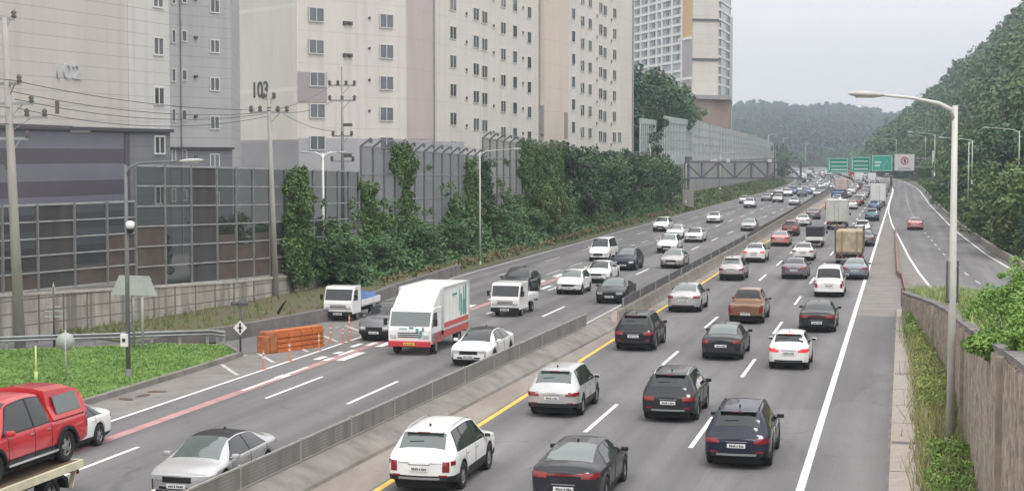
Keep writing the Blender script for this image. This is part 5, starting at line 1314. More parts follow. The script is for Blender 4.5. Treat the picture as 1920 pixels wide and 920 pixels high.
wall_block([AT(1288, 468), AT(1368, 478), AT(1371, 516), AT(1288, 516)], zb3 - .6, zb3 + .6, mat('podium_roof', (.34, .33, .33), .7), 'podium_roof', b3)
b4 = empty('apartment_tower', label='narrow grey tower glimpsed between the cream block and the white gridded tower', cat='tower')
wall_block([AT(1184, 560), AT(1190, 556), AT(1190, 590), AT(1180, 590)], 20, 60, lines_mat('back_tower_grey', (.40, .41, .44), (.15, .16, .18), 2.8, 1.2, 'Z', streak=0), 'wall', b4)
# ------------------------------------------------------------------ HILLS
ridge_r = [(1500, 296), (1560, 292), (1600, 284), (1640, 262), (1665, 240), (1690, 224), (1715, 200), (1750, 170), (1780, 145), (1800, 118), (1830, 98), (1850, 94), (1880, 62), (1900, 26), (1920, 14), (1990, -30), (2100, -60), (2300, -80), (2700, -40)]
def interp(tab, x):
    for (a, p), (b_, q) in zip(tab, tab[1:]):
        if a <= x <= b_: return p + (q - p) * (x - a) / (b_ - a)
    return tab[0][1] if x < tab[0][0] else tab[-1][1]
def hill_h(px, u):
    """right hill: base follows the roadside, crest at ~760 m"""
    k = (px - 960) / F; dn = .9723 * k - .2338
    D0 = min(560, 14.5 / dn) if dn > .0001 else 560
    D0 = max(D0, 60)
    if px < 1700: D0 = 620
    D1 = max(D0 + 240, 820 - (px - 1700) * .5)
    D = D0 + (D1 - D0) * u; zc = 8.9 + (290 - interp(ridge_r, px)) * D1 / F - 10.0
    z = zc * (u ** .85) * (1 + .05 * math.sin(px * .05 + u * 9)) if u <= 1 else zc
    return k * D, D, max(-.5, z)
pxs = np.linspace(1560, 2700, 60); us = np.linspace(0, 1, 16); V = []; 
for px in pxs:
    for u in us: V.append(hill_h(px, u))
    x, y, z = hill_h(px, 1); V.append((x * 1.25, y * 1.25, z * .6)); V.append((x * 1.7, y * 1.7, 0))
hill = np_mesh('hillside', V, grid_quads(60, 18), mat('hill_soil', (.05, .07, .035), .95, var=.2, scale=.05), smooth=True); hill['kind'] = 'structure'
far_r = [(1100, 215), (1250, 205), (1370, 199), (1400, 188), (1430, 186), (1480, 190), (1520, 194), (1560, 190), (1600, 196), (1640, 206), (1690, 211), (1760, 205), (1900, 200), (2100, 215)]
def far_h(px, u):
    D = 1150 + 900 * u; k = (px - 960) / F; zc = 8.9 + (290 - interp(far_r, px)) * 2050 / F - 13; return k * D, D, zc * (u ** .9) * (1 + .10 * math.sin(px * .021 + 4 * u) * (1 - u)) - .5
pxs2 = np.linspace(1080, 2100, 50); V = []
for px in pxs2:
    for u in np.linspace(0, 1, 12): V.append(far_h(px, u))
    x, y, z = far_h(px, 1); V.append((x * 1.3, y * 1.3, 0))
fh = np_mesh('far_hill', V, grid_quads(50, 13), MATS['hill_soil'], smooth=True); fh['kind'] = 'structure'
# foliage: crowns made of many small leaf faces gathered into clumps
def leaf_cloud(cent, rad, n, size, squash=.8):
    """cent (M,3) clump centres, rad (M,), n leaves per clump -> quads"""
    cent = np.asarray(cent, float); rad = np.asarray(rad, float); M = len(cent); N = M * n
    c = np.repeat(cent, n, 0); r = np.repeat(rad, n)
    d = rs.normal(0, 1, (N, 3)); d /= np.linalg.norm(d, axis=1)[:, None]; rr = r * rs.uniform(.45, 1.05, N) ** .5
    p = c + d * rr[:, None] * np.array([1, 1, squash])
    nrm = d + rs.normal(0, .55, (N, 3)); nrm[:, 2] += .35; nrm /= np.linalg.norm(nrm, axis=1)[:, None]
    a = np.cross(nrm, rs.normal(0, 1, (N, 3))); a /= np.linalg.norm(a, axis=1)[:, None] + 1e-9; b_ = np.cross(nrm, a)
    s_ = (size * rs.uniform(.6, 1.3, N))[:, None] if np.isscalar(size) else (np.repeat(size, n) * rs.uniform(.6, 1.3, N))[:, None]
    V = np.stack([p - a * s_ * .5, p + b_ * s_ * .34, p + a * s_ * .55 - nrm * s_ * .12, p - b_ * s_ * .34], 1)
    return V.reshape(-1, 3), np.arange(N * 4).reshape(-1, 4)
def crown_points(n, rx, ry, rz, zc, conic=0):
    d = rs.normal(0, 1, (n, 3)); d /= np.linalg.norm(d, axis=1)[:, None]; r = rs.uniform(.35, .95, n)[:, None]
    p = d * r * np.array([rx, ry, rz]); p *= (1 + .18 * np.sin(3 * np.arctan2(d[:, 1], d[:, 0]) + rs.uniform(0, 6)))[:, None]
    if conic: p[:, :2] *= np.clip(1 - conic * (p[:, 2] / rz), .15, 1.6)[:, None]
    p[:, 2] += zc; return p
def make_tree(name, h, rx, leafm, leaf=.35, clumps=60, per=60, conic=0, trunk=True, low=.25):
    r = empty(name); rz = h * (1 - low) / 2; zc = h * low + rz
    if trunk:
        t_ = MB(); pts = [Vector((0, 0, -.6)), Vector((.05 * h * .1, 0, h * .3)), Vector((0, .03 * h, h * .6)), Vector((.02 * h, 0, h * .85))]; t_.tube(pts, [.022 * h, .016 * h, .010 * h, .004 * h], 8)
        for k in range(6):
            a = k * 1.05 + rs.uniform(0, .5); z = h * (.3 + .08 * k); t_.tube([(0, 0, z), (math.cos(a) * rx * .4, math.sin(a) * rx * .4, z + h * .08), (math.cos(a) * rx * .7, math.sin(a) * rx * .7, z + h * .18)], [.009 * h, .006 * h, .003 * h], 5)
        t_.build('trunk', bark, r)
    p = crown_points(clumps, rx, rx * rs.uniform(.85, 1.1), rz, zc, conic); V, Fq = leaf_cloud(p, rs.uniform(.16, .30, clumps) * rx * 1.1, per, leaf)
    np_mesh('crown', V, Fq, leafm, r); return r
protoT = [make_tree('tree', 8, 3.2, leaf_dark, .34, 70, 70), make_tree('tree', 9, 3.4, leaf_mid, .36, 70, 70, low=.2), make_tree('tree', 10, 2.3, leaf_dark, .32, 70, 70, conic=.75, low=.12), make_tree('tree', 7, 3.2, leaf_olive, .34, 70, 70, low=.15)]
usedT = [0] * 4
def put_tree(k, loc, sc_, label, group, rz=None):
    o = protoT[k] if not usedT[k] else copy_tree(protoT[k]); usedT[k] = 1
    o.location = loc; o.scale = sc_ if isinstance(sc_, tuple) else (sc_,) * 3; o.rotation_euler = (0, 0, rs.uniform(0, 6.28) if rz is None else rz); return tag(o, label, 'tree', group)
# left bank trees (px, s along, kind, height)
adj = [('round dark tree', 0), ('mid green tree', 1), ('pointed dark conifer', 2), ('olive green tree', 3)]
places = [(1068, 9.2, 0), (1082, 8.8, 2), (1100, 8.8, 1), (1122, 8.8, 0), (1138, 8.2, 2), (1150, 8.9, 1), (1172, 8.6, 0), (1190, 8.6, 1), (1206, 8.0, 0), (1222, 8.4, 1), (1240, 8.0, 0), (1258, 7.2, 1), (1048, 6.2, 1), (1030, 5.2, 3), (1110, 5.0, 0), (1160, 5.2, 2)]
for i, (px, h_, k) in enumerate(places):
    kx = (px - 960) / F; tt = -35.2 + (1.4 if h_ < 6.5 else 0); D = tt / (.9723 * kx - .2338); base = [8, 9, 10, 7][k]
    put_tree(k, (kx * D, D, .9), (h_ / base * .9, h_ / base * .9, h_ / base), f'{adj[k][0]} on the left bank, number in order from the ivy wall: {i}', 'trees on the left bank')
bt_lab = ['tallest round dark tree next to the ivy covered barrier', 'pointed dark conifer just right of the ivy covered barrier', 'mid green tree third from the ivy on the left bank', 'round dark tree behind the low conifer row on the left bank', 'pointed conifer in the middle of the left bank trees', 'mid green tree below the right end of the cream block', 'round dark tree right below the corner of the cream block', 'bright topped tree left of the leaning lamp post', 'dark tree directly behind the leaning lamp post', 'mid green tree just right of the leaning lamp post', 'round tree in front of the short pale parapet', 'last mid green tree before the barrier on columns', 'low green tree at the foot of the ivy wall', 'low olive tree left of the dark conifers', 'short dark tree in front of the conifers', 'short pointed tree in front of the tall row']
for o, l in zip([o for o in col.objects if o.get('group') == 'trees on the left bank'], bt_lab): o['label'] = l
# trees beyond the cream block on the knoll
kn = strip('knoll', MATS['embankment_soil'], -80, -40, 250, 420, 15, 20, z1=8)
lab2 = ['big dark tree against the corner of the cream block', 'dark tree below the window grid of the tower', 'dark tree left of the podium of the tower', 'low dark tree behind the first stepped barrier', 'small tree in front of the brick podium', 'tree between the cream block and the barrier', 'round tree high on the knoll beside the tower', 'tree on the knoll just above the stepped barrier']
for i, (px, y, D, h_) in enumerate([(1203, 118, 300, 19), (1232, 138, 320, 17), (1262, 168, 330, 13), (1215, 190, 262, 9), (1296, 200, 345, 8), (1190, 215, 255, 12), (1248, 150, 310, 14), (1276, 190, 300, 8)]):
    p = WD(px, y, D); put_tree([0, 1, 0, 0, 1, 0, 1, 0][i], (p.x, p.y, p.z - h_), (h_ / 9 * 1.0, h_ / 9 * 1.0, h_ / 8.2), lab2[i], 'trees on the knoll by the tower')
# ivy on the barriers
def ivy(name, s0, s1, z0, z1, n, leafm, label, dens=None, tf=rw_t, leaf=.30, dt=.12, thick=.35):
    pts = []
    while len(pts) < n:
        s = rs.uniform(s0, s1); z = rs.uniform(z0, z1)
        if dens is None or rs.rand() < dens((s - s0) / (s1 - s0), (z - z0) / (z1 - z0)): p = road(tf(s) + dt + rs.exponential(thick) * .4, s, z); pts.append(tuple(p))
    pts = pts + [tuple(np.array(p) + rs.normal(0, .12, 3)) for p in pts]; V, Fq = leaf_cloud(pts, rs.uniform(.12, .30, len(pts)), 30, leaf * .62, 1.5); V = np.array(V); o = np_mesh(name, V - np.array(V.mean(0)), Fq, leafm); o.location = V.mean(0)
    return tag(o, label, 'ivy', 'ivy climbing the noise barriers')
edge = lambda u, v: (1 if .06 * math.sin(v * 19) + .12 < u < .9 + .06 * math.sin(v * 13) else .2) * (1 if v < .93 + .06 * math.sin(u * 40) else .25)
def sAt(px, t=-36):
    kx = (px - 960) / F; D = t / (.9723 * kx - .2338); return .2338 * kx * D + .9723 * D
ivy('ivy', sAt(545), sAt(579), 1.0, 8.1, 260, leaf_ivy, 'narrow column of ivy on the grey framed barrier behind the white lamp post', edge)
ivy('ivy', sAt(676), sAt(702), 1.5, 7.0, 170, leaf_ivy, 'ivy on the first post of the hooked barrier', lambda u, v: (1 - .6 * v) * edge(u, v))
ivy('ivy', sAt(730), sAt(763), 7.6, 9.6, 90, leaf_ivy, 'ivy hanging like a lintel from the hooked barrier top')
ivy('ivy', sAt(750), sAt(763), 2.5, 8.6, 110, leaf_ivy, 'thin ivy strand beside the annex windows')
ivy('ivy', sAt(870), sAt(888), 3, 8.4, 150, leaf_ivy, 'ivy wedge where the two hooked barriers meet', lambda u, v: 1 - .7 * abs(u - .5) * 2 * v)
ivy('ivy', sAt(888), sAt(925), 2, 8.2, 330, leaf_dark, 'dark pointed ivy tongue behind the slim pale lamp post', lambda u, v: 1 if abs(u - .5) < .5 * (1.05 - v) else .02)
def _sp(u, v):
    h = .22 + .26 * math.sin(u * 23) * math.sin(u * 9 + 1) + .12 * math.sin(u * 61)
    return 1 if v < h else (.12 if v < h + .2 else .015)
ivy('ivy', sAt(690), sAt(975), 1.8, 8.6, 620, leaf_ivy, 'ragged thin ivy creeping up the lower half of the hooked barriers', _sp)
ivy('ivy', sAt(585), sAt(676), 1.2, 7.4, 110, leaf_ivy, 'ragged thin ivy at the foot of the barrier behind the white lamp post', lambda u, v: 1 if v < .25 + .25 * math.sin(u * 17) ** 2 + .15 * u else .03)
ivy('ivy', sAt(970), sAt(1060), 1.5, 10.3, 1500, leaf_ivy, 'broad curtain of ivy covering the tallest hooked barrier', lambda u, v: (1 if u > .08 + .07 * math.sin(v * 17) else .25) * (1 if v < .96 + .04 * math.sin(u * 30) - .12 * u else .15))
ivy('ivy', sAt(1060), sAt(1185), 6.5, 8.9, 420, leaf_ivy, 'ivy along the barrier top above the conifers', lambda u, v: 1 if v < .8 + .2 * math.sin(u * 31) else .3)
for nm_, sa, sb, zt_, lab in (('hedge', s_px(312), s_px(356), 4.6, 'dark hedge seen through the clear bay left of the dark column'), ('hedge', s_px(410), s_px(500), 5.2, 'dark hedge seen through the bays right of the dark column'), ('hedge', s_px(515), s_px(665), 4.6, 'long dark hedge behind the barrier at the white lamp post')):
    q = [tuple(road(rw_t(s) - 1.3 - rs.uniform(0, .6), s, z)) for s, z in zip(rs.uniform(sa, sb, int(34 * (sb - sa))), 2.2 + (zt_ - 2.2) * rs.uniform(0, 1, int(34 * (sb - sa))) ** .8)]
    V, Fq = leaf_cloud(q, rs.uniform(.2, .4, len(q)), 30, .2); c0_ = V.mean(0); o = np_mesh(nm_, V - c0_, Fq, leaf_mid); o.location = c0_; tag(o, lab, 'hedge', 'hedges behind the noise barrier')
# bank shrubs: uneven mass of undergrowth from the orange barrier to the far verge
cl = []; rd = []
for i in range(2300):
    s = rs.uniform(97, 235); u = rs.uniform(0, 1); te = left_e(s); tb = rw_t(s); t_ = te - .7 + (tb - te + .9) * u
    hmax = (.35 + 2.7 * u ** 1.1) * (.5 + .5 * math.sin(s * .23) * math.sin(s * .61 + 1) + .25) * (.45 if s < 104 else 1) * (1.1 if s > 125 else .9)
    if s > 215: hmax *= .4
    z = 1.9 * u + rs.uniform(0, 1) * hmax; p = road(t_, s, z); cl.append(tuple(p)); rd.append(rs.uniform(.25, .6))
V, Fq = leaf_cloud(cl, rd, 42, .26, .9); o = np_mesh('undergrowth', V, Fq, leaf_mid); o['kind'] = 'stuff'
cl = []; rd = []
for i in range(800):
    s = rs.uniform(97, 235); t_ = left_e(s) - rs.uniform(.35, 1.3); p = road(t_, s, rs.uniform(.1, .9)); cl.append(tuple(p)); rd.append(rs.uniform(.15, .3))
V, Fq = leaf_cloud(cl, rd, 26, .2, .7); o = np_mesh('verge_weeds', V, Fq, mat('dry_weeds', (.14, .13, .06), .8, c2=(.26, .22, .12), scale=.6, island=.6)); o['kind'] = 'stuff'
sh = [('shrub', 645, 3.2, 'arching green shrub just right of the white lamp post'), ('shrub', 712, 2.7, 'rounded shrub above the white box truck'), ('shrub', 790, 3.3, 'spreading shrub below the hooked barrier'), ('shrub', 846, 3.0, 'leafy shrub left of the slim lamp post'), ('shrub', 935, 3.6, 'tall shrub right of the slim lamp post'), ('shrub', 1000, 3.0, 'shrub at the foot of the ivy curtain')]
for nm, px, h_, l in sh:
    kx = (px - 960) / F; D = -34.6 / (.9723 * kx - .2338); put_tree(1, (kx * D, D, .7), (h_ / 9 * 1.6, h_ / 9 * 1.6, h_ / 8.3), l, 'shrubs on the left bank'); 
pp = [tuple(road(left_e(s) - .4 - (5.2) * u, s, .05 + 1.85 * u)) for s, u in zip(rs.uniform(225, 520, 9000), rs.uniform(0, 1, 9000))]
V, Fq = leaf_cloud(pp, np.full(len(pp), .5), 5, .5, .6); o = np_mesh('verge_grass', V, Fq, mat('verge_green', (.07, .10, .035), .8, c2=(.15, .18, .07), scale=.1, island=.5)); o['kind'] = 'stuff'
# hill forests
def forest(name, fn, px0, px1, n, r0, r1, per, leaf, m, ubias=1.0, umin=0, clumps=8):
    cs = []; rr = []; sz = []
    for i in range(n):
        px = rs.uniform(px0, px1); u = umin + (1 - umin) * rs.uniform(0, 1) ** ubias; x, y, z = fn(px, u); R_ = rs.uniform(r0, r1); hgt = R_ * rs.uniform(.8, 2.3)
        for c in range(clumps):
            a = rs.uniform(0, 6.28); q = rs.uniform(0, .75) * R_; cs.append((x + q * math.cos(a), y + q * math.sin(a), z + hgt * (1 - .5 * (q / R_) ** 2) * rs.uniform(.55, 1.0))); rr.append(R_ * rs.uniform(.28, .5)); sz.append(leaf * (.7 + y / 900.))
    V, Fq = leaf_cloud(cs, rr, per, np.array(sz), .8); o = np_mesh(name, V, Fq, m); o['kind'] = 'stuff'; return o
forest('hill_forest', hill_h, 1640, 2020, 1300, 2.6, 7.0, 40, .95, leaf_hill, .8, clumps=9)
forest('far_forest', far_h, 1340, 1760, 3000, 4, 7, 14, 1.3, mat('far_canopy', (.024, .05, .04), .8, c2=(.048, .088, .06), scale=.02, island=.2), .8, clumps=5)
def road_woods(name, zones, n, m, r0=2.5, r1=5, per=26, leaf=.9):
    cs = []; rr = []; sz = []
    for i in range(n):
        t0, t1, sa, sb, h0, h1 = zones[rs.randint(len(zones))]; s = rs.uniform(sa, sb); t_ = rs.uniform(t0, t1); R_ = rs.uniform(r0, r1); h_ = rs.uniform(h0, h1); p = road(t_, s)
        for c in range(7):
            a = rs.uniform(0, 6.28); q = rs.uniform(0, .8) * R_; cs.append((p.x + q * math.cos(a), p.y + q * math.sin(a), h_ * rs.uniform(.15, 1))); rr.append(R_ * rs.uniform(.35, .6)); sz.append(leaf * (.5 + s / 900.))
    V, Fq = leaf_cloud(cs, rr, per, np.array(sz), .8); o = np_mesh(name, V, Fq, m); o['kind'] = 'stuff'
road_woods('far_roadside_woods', [(-50, -36.5, 560, 900, 5, 11), (-60, -37, 850, 1150, 6, 12), (-70, 60, 1130, 1180, 6, 13), (7, 22, 560, 1100, 5, 10)], 520, leaf_hill)
# roadside trees at the right, each its own
rt_lab = ['bushy tree', 'round tree', 'leafy tree', 'spreading tree']; k = 0
spots = []
for px in (1700, 1712, 1722, 1735, 1748, 1762, 1776, 1792, 1806, 1820, 1836, 1850, 1866, 1880, 1896, 1910, 1926, 1945, 1730, 1758, 1788, 1815, 1843, 1872, 1902):
    kx = (px - 960) / F; k += 1; off = 2.2 if k <= 18 else 5.5
    lo, hi = 60, 620
    for _ in range(40):
        D = (lo + hi) / 2; t_, s_ = TS((kx * D, D)); 
        if t_ - (ramp_r(s_) + off + 1.0) > 0: hi = D
        else: lo = D
    spots.append((px, D, k))
nm4 = ['olive', 'mid green', 'dark', 'yellowish']
for i, (px, D, k) in enumerate(spots):
    h_ = (6.5 + 2.5 * math.sin(i * 2.1)) * (1 if k <= 18 else 1.5); kd = [3, 1, 3, 0, 1, 3, 3][i % 7]; base = [8, 9, 10, 7][kd]; p = WD(px, 300, D)
    put_tree(kd, (p.x, p.y, -.4 if k <= 18 else 1.5), (h_ / base * 1.15, h_ / base * 1.15, h_ / base), 'x', 'trees along the ramp'); col_t = col.objects
    rampT = (globals().get('rampT') or []) + [([o for o in col.objects if o.get('label') == 'x'][-1], px, k <= 18, ["dark round", "mid green", "pointed", "olive"][kd])]
    rampT[-1][0]['label'] = 'y'
words = 'leftmost,second,third,fourth,fifth,sixth,seventh,eighth,ninth,tenth,eleventh,twelfth,thirteenth,fourteenth,fifteenth,sixteenth,seventeenth,last'.split(',')
for fr in (True, False):
    for q, (o, px, f_, nm) in enumerate(sorted([x for x in rampT if x[2] == fr], key=lambda x: x[1])):
        o['label'] = f"{nm} tree, {words[q]} from the left in the {'front row' if fr else 'taller back row'} beside the ramp"
cl = []
for i in range(1500):
    s = rs.uniform(85, 480); cl.append(tuple(road(ramp_r(s) + 1.4 + rs.uniform(0, 3.5), s, rs.uniform(.1, 2.2))))
V, Fq = leaf_cloud(cl, np.full(len(cl), .7), 24, .38, .9); o = np_mesh('ramp_undergrowth', V, Fq, leaf_olive); o['kind'] = 'stuff'
#@@NEXT
# ------------------------------------------------------------------ RIGHT: low wall, weeds, kerb
wt = [(18, 2.0, 6.1), (24, 2.0, 5.6), (30, 2.0, 5.2), (41, 2.0, 4.35), (50, 1.98, 3.65), (58, 1.92, 3.1), (66, 1.72, 2.72), (73, 1.38, 2.35), (80, .9, 1.95), (86, .45, 1.6), (91, .0, 1.35)]
rib = mat('rough_stone_wall', (.50, .435, .36), .95, c2=(.20, .17, .14), scale=3.2, detail=12, bump=1.0)
rw = empty('ribbed_wall', road(1.4, 60), label='rough brown ribbed retaining wall rising along the right side under the bright green shrubs', cat='wall'); ro = Vector(rw.location)
wall_seg('wall_face', [(b_, a) for a, b_, c in wt], -.1, [c for a, b_, c in wt], -.45, rib, parent=rw, off=ro)
wall_seg('wall_coping', [(b_ - .04, a) for a, b_, c in wt], [c for a, b_, c in wt], [c + .10 for a, b_, c in wt], -.50, conc_dark, parent=rw, off=ro)
rb = MB(); rnd = random.Random(5); s = 18.0
def wti(s, j): return interp([(q[0], q[j]) for q in wt], s)
while s < 90:
    p = road(wti(s, 1) + .0, s) - ro; zt = wti(s, 2); w_ = rnd.uniform(.07, .13)
    rb.box((p.x, p.y, zt / 2 - .05 + rnd.uniform(-.05, 0)), (.15, .06, zt), 0, HR + math.pi / 2 + rnd.uniform(-.3, .3), .02); s += rnd.uniform(.30, .36)
rb.build('ribs', rib, rw)
for s in (33, 52, 72):
    p = road(wti(s, 1) - .10, s) - ro; zt = wti(s, 2); MB().box((p.x, p.y, zt / 2), (.05, .20, zt), 0, HR, .02).build('joint', mat('wall_joint', (.30, .26, .21), .9, var=.25, scale=2), rw)
# filled ground behind the wall
V = []; Fq = []
for i, (a, b_, c) in enumerate(wt + [(96, -.1, .2)]):
    V += [road(b_ + .45, a, c - .05), road(b_ + 3.2, a, c * 1.02), road(b_ + 7, a, max(.0, c * .8 - 1))]
    if i: k = 3 * i; Fq += [(k - 3, k - 2, k + 1, k), (k - 2, k - 1, k + 2, k + 1)]
o = np_mesh('fill_slope', V, Fq, soil); o['kind'] = 'structure'
# thin dark fence at the top behind the wall
ff = empty('low_fence', road(3, 84, 1), label='thin dark fence between the ribbed wall top and the ramp', cat='fence'); fo = Vector(ff.location)
fpts = [WD(x, y, D) for x, y, D in ((1690, 541, 92), (1760, 548, 86), (1800, 552, 80), (1828, 563, 74), (1860, 567, 70), (1900, 569, 66), (1935, 570, 62))]
mb = MB(); mb.tube([p - fo for p in fpts], .035, 5); mb.tube([p - fo - Vector((0, 0, .45)) for p in fpts], .025, 5); mb.build('rail', steel_dark, ff)
for i in range(18):
    f = i / 17 * (len(fpts) - 1); j = min(int(f), len(fpts) - 2); p = fpts[j].lerp(fpts[j + 1], f - j) - fo; MB().tube([p, p - Vector((0, 0, 1.0))], .025, 5).build('post', steel_dark, ff)
# weeds between gutter and wall
def weeds(name, n, s0, s1, t0, t1, h0, h1, m, per, leaf, dens=None, rad=.22):
    cl = []; rd = []
    while len(cl) < n:
        s = rs.uniform(s0, s1)
        if dens and rs.rand() > dens(s): continue
        t_ = t0 + (min(t1, wti(s, 1) - .15) - t0) * rs.uniform(0, 1); cl.append(tuple(road(t_, s, rs.uniform(h0, h1) * (.5 + .5 * math.sin(s * 1.3) ** 2)))); rd.append(rad * rs.uniform(.6, 1.3))
    V, Fq = leaf_cloud(cl, rd, per, leaf, .9); o = np_mesh(name, V, Fq, m); o['kind'] = 'stuff'; return o
weeds('weeds', 900, 56, 81, .6, 2.0, .02, .8, weedm, 34, .085, dens=lambda s: .35 + .65 * math.sin(s * .9) ** 2, rad=.20)
weeds('weeds', 420, 38, 49, .8, 2.0, .02, .8, leaf_bright, 40, .09, dens=lambda s: .3 + .7 * math.sin(s * 1.1) ** 2, rad=.2)
weeds('weeds', 160, 40, 60, .7, 2.0, .02, .5, weedm, 30, .08, rad=.16)
weeds('weeds', 110, 50, 58, .60, 1.4, .02, .25, weedm, 26, .09)
weeds('weeds', 150, 78, 86, .35, 1.0, .05, .9, leaf_bright, 36, .11)
pp = [tuple(road(rs.uniform(.6, wti(s, 1) - .1), s, .0)) for s in rs.uniform(38, 86, 2300)]
tufts('tall_grass', pp, .15, .9, .032, mat('dry_grass', (.16, .17, .06), .8, c2=(.42, .40, .20), scale=.5, island=.7), 3, .25)
# bright shrubs on top of the wall
shl0 = [('bright green shrub spilling over the top of the ribbed wall at the right edge', 27, 3.1, 1.5, 1.6), ('bright green shrub behind the bend of the ribbed wall top', 36, 3.6, 1.6, 1.7), ('tall bright green shrub at the right edge below the ramp', 46, 5.4, 1.9, 2.3), ('pale green shrub just behind the low fence', 58, 5.4, 1.5, 1.2), ('low light green shrub right of the big lamp pole', 48, 3.2, 1.3, 1.0)]
shl = [(shl0[0][0], 38, 3.15, 1.0, 1.5), (shl0[1][0], 46, 3.35, 1.3, 1.9), (shl0[2][0], 55, 4.3, 1.6, 2.5), (shl0[3][0], 66, 3.4, 1.0, .9), (shl0[4][0], 58, 3.0, 1.0, 1.0), ('bright shrub hanging over the ribbed wall coping at the right edge', 38, 2.15, .8, .55), ('small bright shrub beside the overhanging one on the wall top', 34, 2.75, .8, 1.1)]
for l, s, t_, rx, h_ in shl:
    r = empty('shrub', road(t_, s, wti(s, 2) - .2)); tag(r, l, 'shrub', 'bright shrubs above the ribbed wall')
    p = crown_points(150, rx, rx, h_ / 2, h_ / 2); V, Fq = leaf_cloud(p, rs.uniform(.12, .28, 150), 95, .09); np_mesh('foliage', V, Fq, leaf_bright, r)
    mb = MB()
    for k in range(5): a = k * 1.25; mb.tube([(0, 0, 0), (math.cos(a) * rx * .5, math.sin(a) * rx * .5, h_ * .6)], [.03, .012], 5)
    mb.build('stem', bark, r)
pp = []
for i in range(7000):
    s = rs.uniform(30, 92); u = rs.uniform(0, 1); t_ = wti(s, 1) + .5 + u * 5; c = wti(s, 2); pp.append(tuple(road(t_, s, c - .05 - max(0, u - .5) * c * .5)))
tufts('slope_grass', pp, .2, .6, .05, mat('light_grass', (.13, .22, .05), .8, c2=(.38, .42, .18), scale=.4, island=.7), 3, .3)
# ramp guard kerb on its outer side, rubble strip in the gore
mb = MB()
for i in range(48):
    sa = 88 + i * 9; sb = sa + 9; mb.beam(road(ramp_r(sa) + .95, sa, .28), road(ramp_r(sb) + .95, sb, .28), .25, .62)
o = mb.build('low_wall', conc); tag(o, 'low pale concrete parapet along the outer edge of the ramp', 'wall')
mb = MB(); rnd = random.Random(8)
gs = lambda s: -.9 + (ramp_l(s) + 1.2) * .25 + (0.3 if s < 120 else 0)
for i in range(26):
    sa = 95 + i * 4; sb = sa + 4; mb.beam(road(gs(sa), sa, .2), road(gs(sb), sb, .2), .16, .35)
o = mb.build('gore_kerb', mat('rusty_red_kerb', (.22, .10, .08), .9, c2=(.24, .19, .17), scale=1.5, detail=6)); tag(o, 'rusty red low kerb splitting the main road from the ramp', 'kerb')
# ------------------------------------------------------------------ STREET LAMPS
def street_lamp(base, H, arm, dirv, label, group, r0=.11, two=False, m=lamp_paint, mid=True, head=.9, rise=.25, name='street_lamp', lean=(0, 0)):
    r = empty(name, base); tag(r, label, 'street lamp', group); d = Vector((dirv[0], dirv[1], 0)).normalized()
    top = Vector((lean[0], lean[1], H))
    MB().tube([(0, 0, 0), top * .5, top], [r0, r0 * .85, r0 * .66], 12).build('pole', m, r)
    if r0 > .06: MB().lathe([(0, r0 * 1.7), (.04, r0 * 1.7), (.06, r0 * 1.25), (.45, r0 * 1.2), (.47, .001)], 12, ax='z').build('base_sleeve', m, r)
    for sgn in ((1, -1) if two else (1,)):
        a = d * sgn; e_ = top + a * arm + Vector((0, 0, rise))
        MB().tube([top - Vector((0, 0, .45)), top - Vector((0, 0, .12)) + a * .12, top + a * .5 + Vector((0, 0, .06)), top + a * arm * .6 + Vector((0, 0, rise * .75)), e_], [r0 * .62, r0 * .58, r0 * .5, r0 * .38, r0 * .3], 10).build('arm', m, r)
        hd = MB(); pr = [(0, .05), (.10, .10), (.35, .15), (.65, .15), (.85, .09), (.95, .01)]
        vs = []; n = 12
        side = Vector((-a.y, a.x, 0))
        for (x, w_) in pr:
            for k in range(n):
                an = 2 * math.pi * k / n; vs.append(e_ + a * ((x - .06) * head) + side * (w_ * head * math.cos(an)) + Vector((0, 0, (.55 * w_ * math.sin(an) + .04 * x) * head)))
        hd.add(vs, [(i * n + k, i * n + (k + 1) % n, (i + 1) * n + (k + 1) % n, (i + 1) * n + k) for i in range(len(pr) - 1) for k in range(n)] + [tuple(range(n))], 0, True)
        h_ = fix_normals(hd.build('lamp_head', mat('lamp_head_grey', (.42, .41, .40), .5, var=.1, scale=3), r))
        q = e_ + a * (.42 * head); MB().box((q.x, q.y, q.z - .06 * head), (.5 * head, .16 * head, .03), 0, math.atan2(a.y, a.x), .01).build('lens', mat('lamp_lens', (.55, .53, .48), .2), h_)
    return r
big = street_lamp(G(1781, 848), 10.35, 2.25, (-1, -.1), 'tall pale foreground street lamp at right, arm reaching left over the road', 'street lamps', .13, rise=.30, head=1.15)
mb = MB()
for sx_ in (-1, 1):
    MB().b2(sx_ * .16 - .02, sx_ * .16 + .02, -.05, .05, 4.55, 5.75, 0, .01).build('banner_bracket', steel_dark, big)
MB().b2(-.20, .20, -.06, .06, 4.50, 4.60, 0, .02).build('bracket_clamp', steel_dark, big)
def lamp_at(pxb, yb, ytop, D, armpx, label, side=-1, r0=.07):
    b_ = WD(pxb, yb, D); b_.z = max(b_.z, -.1); H = WD(pxb, ytop, D).z - b_.z; return street_lamp(b_, H, abs(armpx) * D / F, (side, -.25), label, 'street lamps', r0, head=.8)
lamp_at(1910, 335, 245, 150, 62, 'street lamp rising from the trees at the right edge of the photo')
lamp_at(1822, 345, 263, 168, 58, 'street lamp just right of the foreground lamp pole, in the roadside trees')
lamp_at(1752, 330, 252, 205, 46, 'street lamp left of the foreground lamp pole, above the ramp trees')
lamp_at(1735, 300, 256, 330, 30, 'small far street lamp in front of the hillside above the white sign')
lamp_at(1680, 300, 262, 420, 26, 'faintest far street lamp above the green signs', r0=.09)
o = street_lamp(WD(1815, 380, 150), 5.6, .1, (1, 0), 'bare pale pole between two roadside lamps', 'street lamps', .06, head=.2)
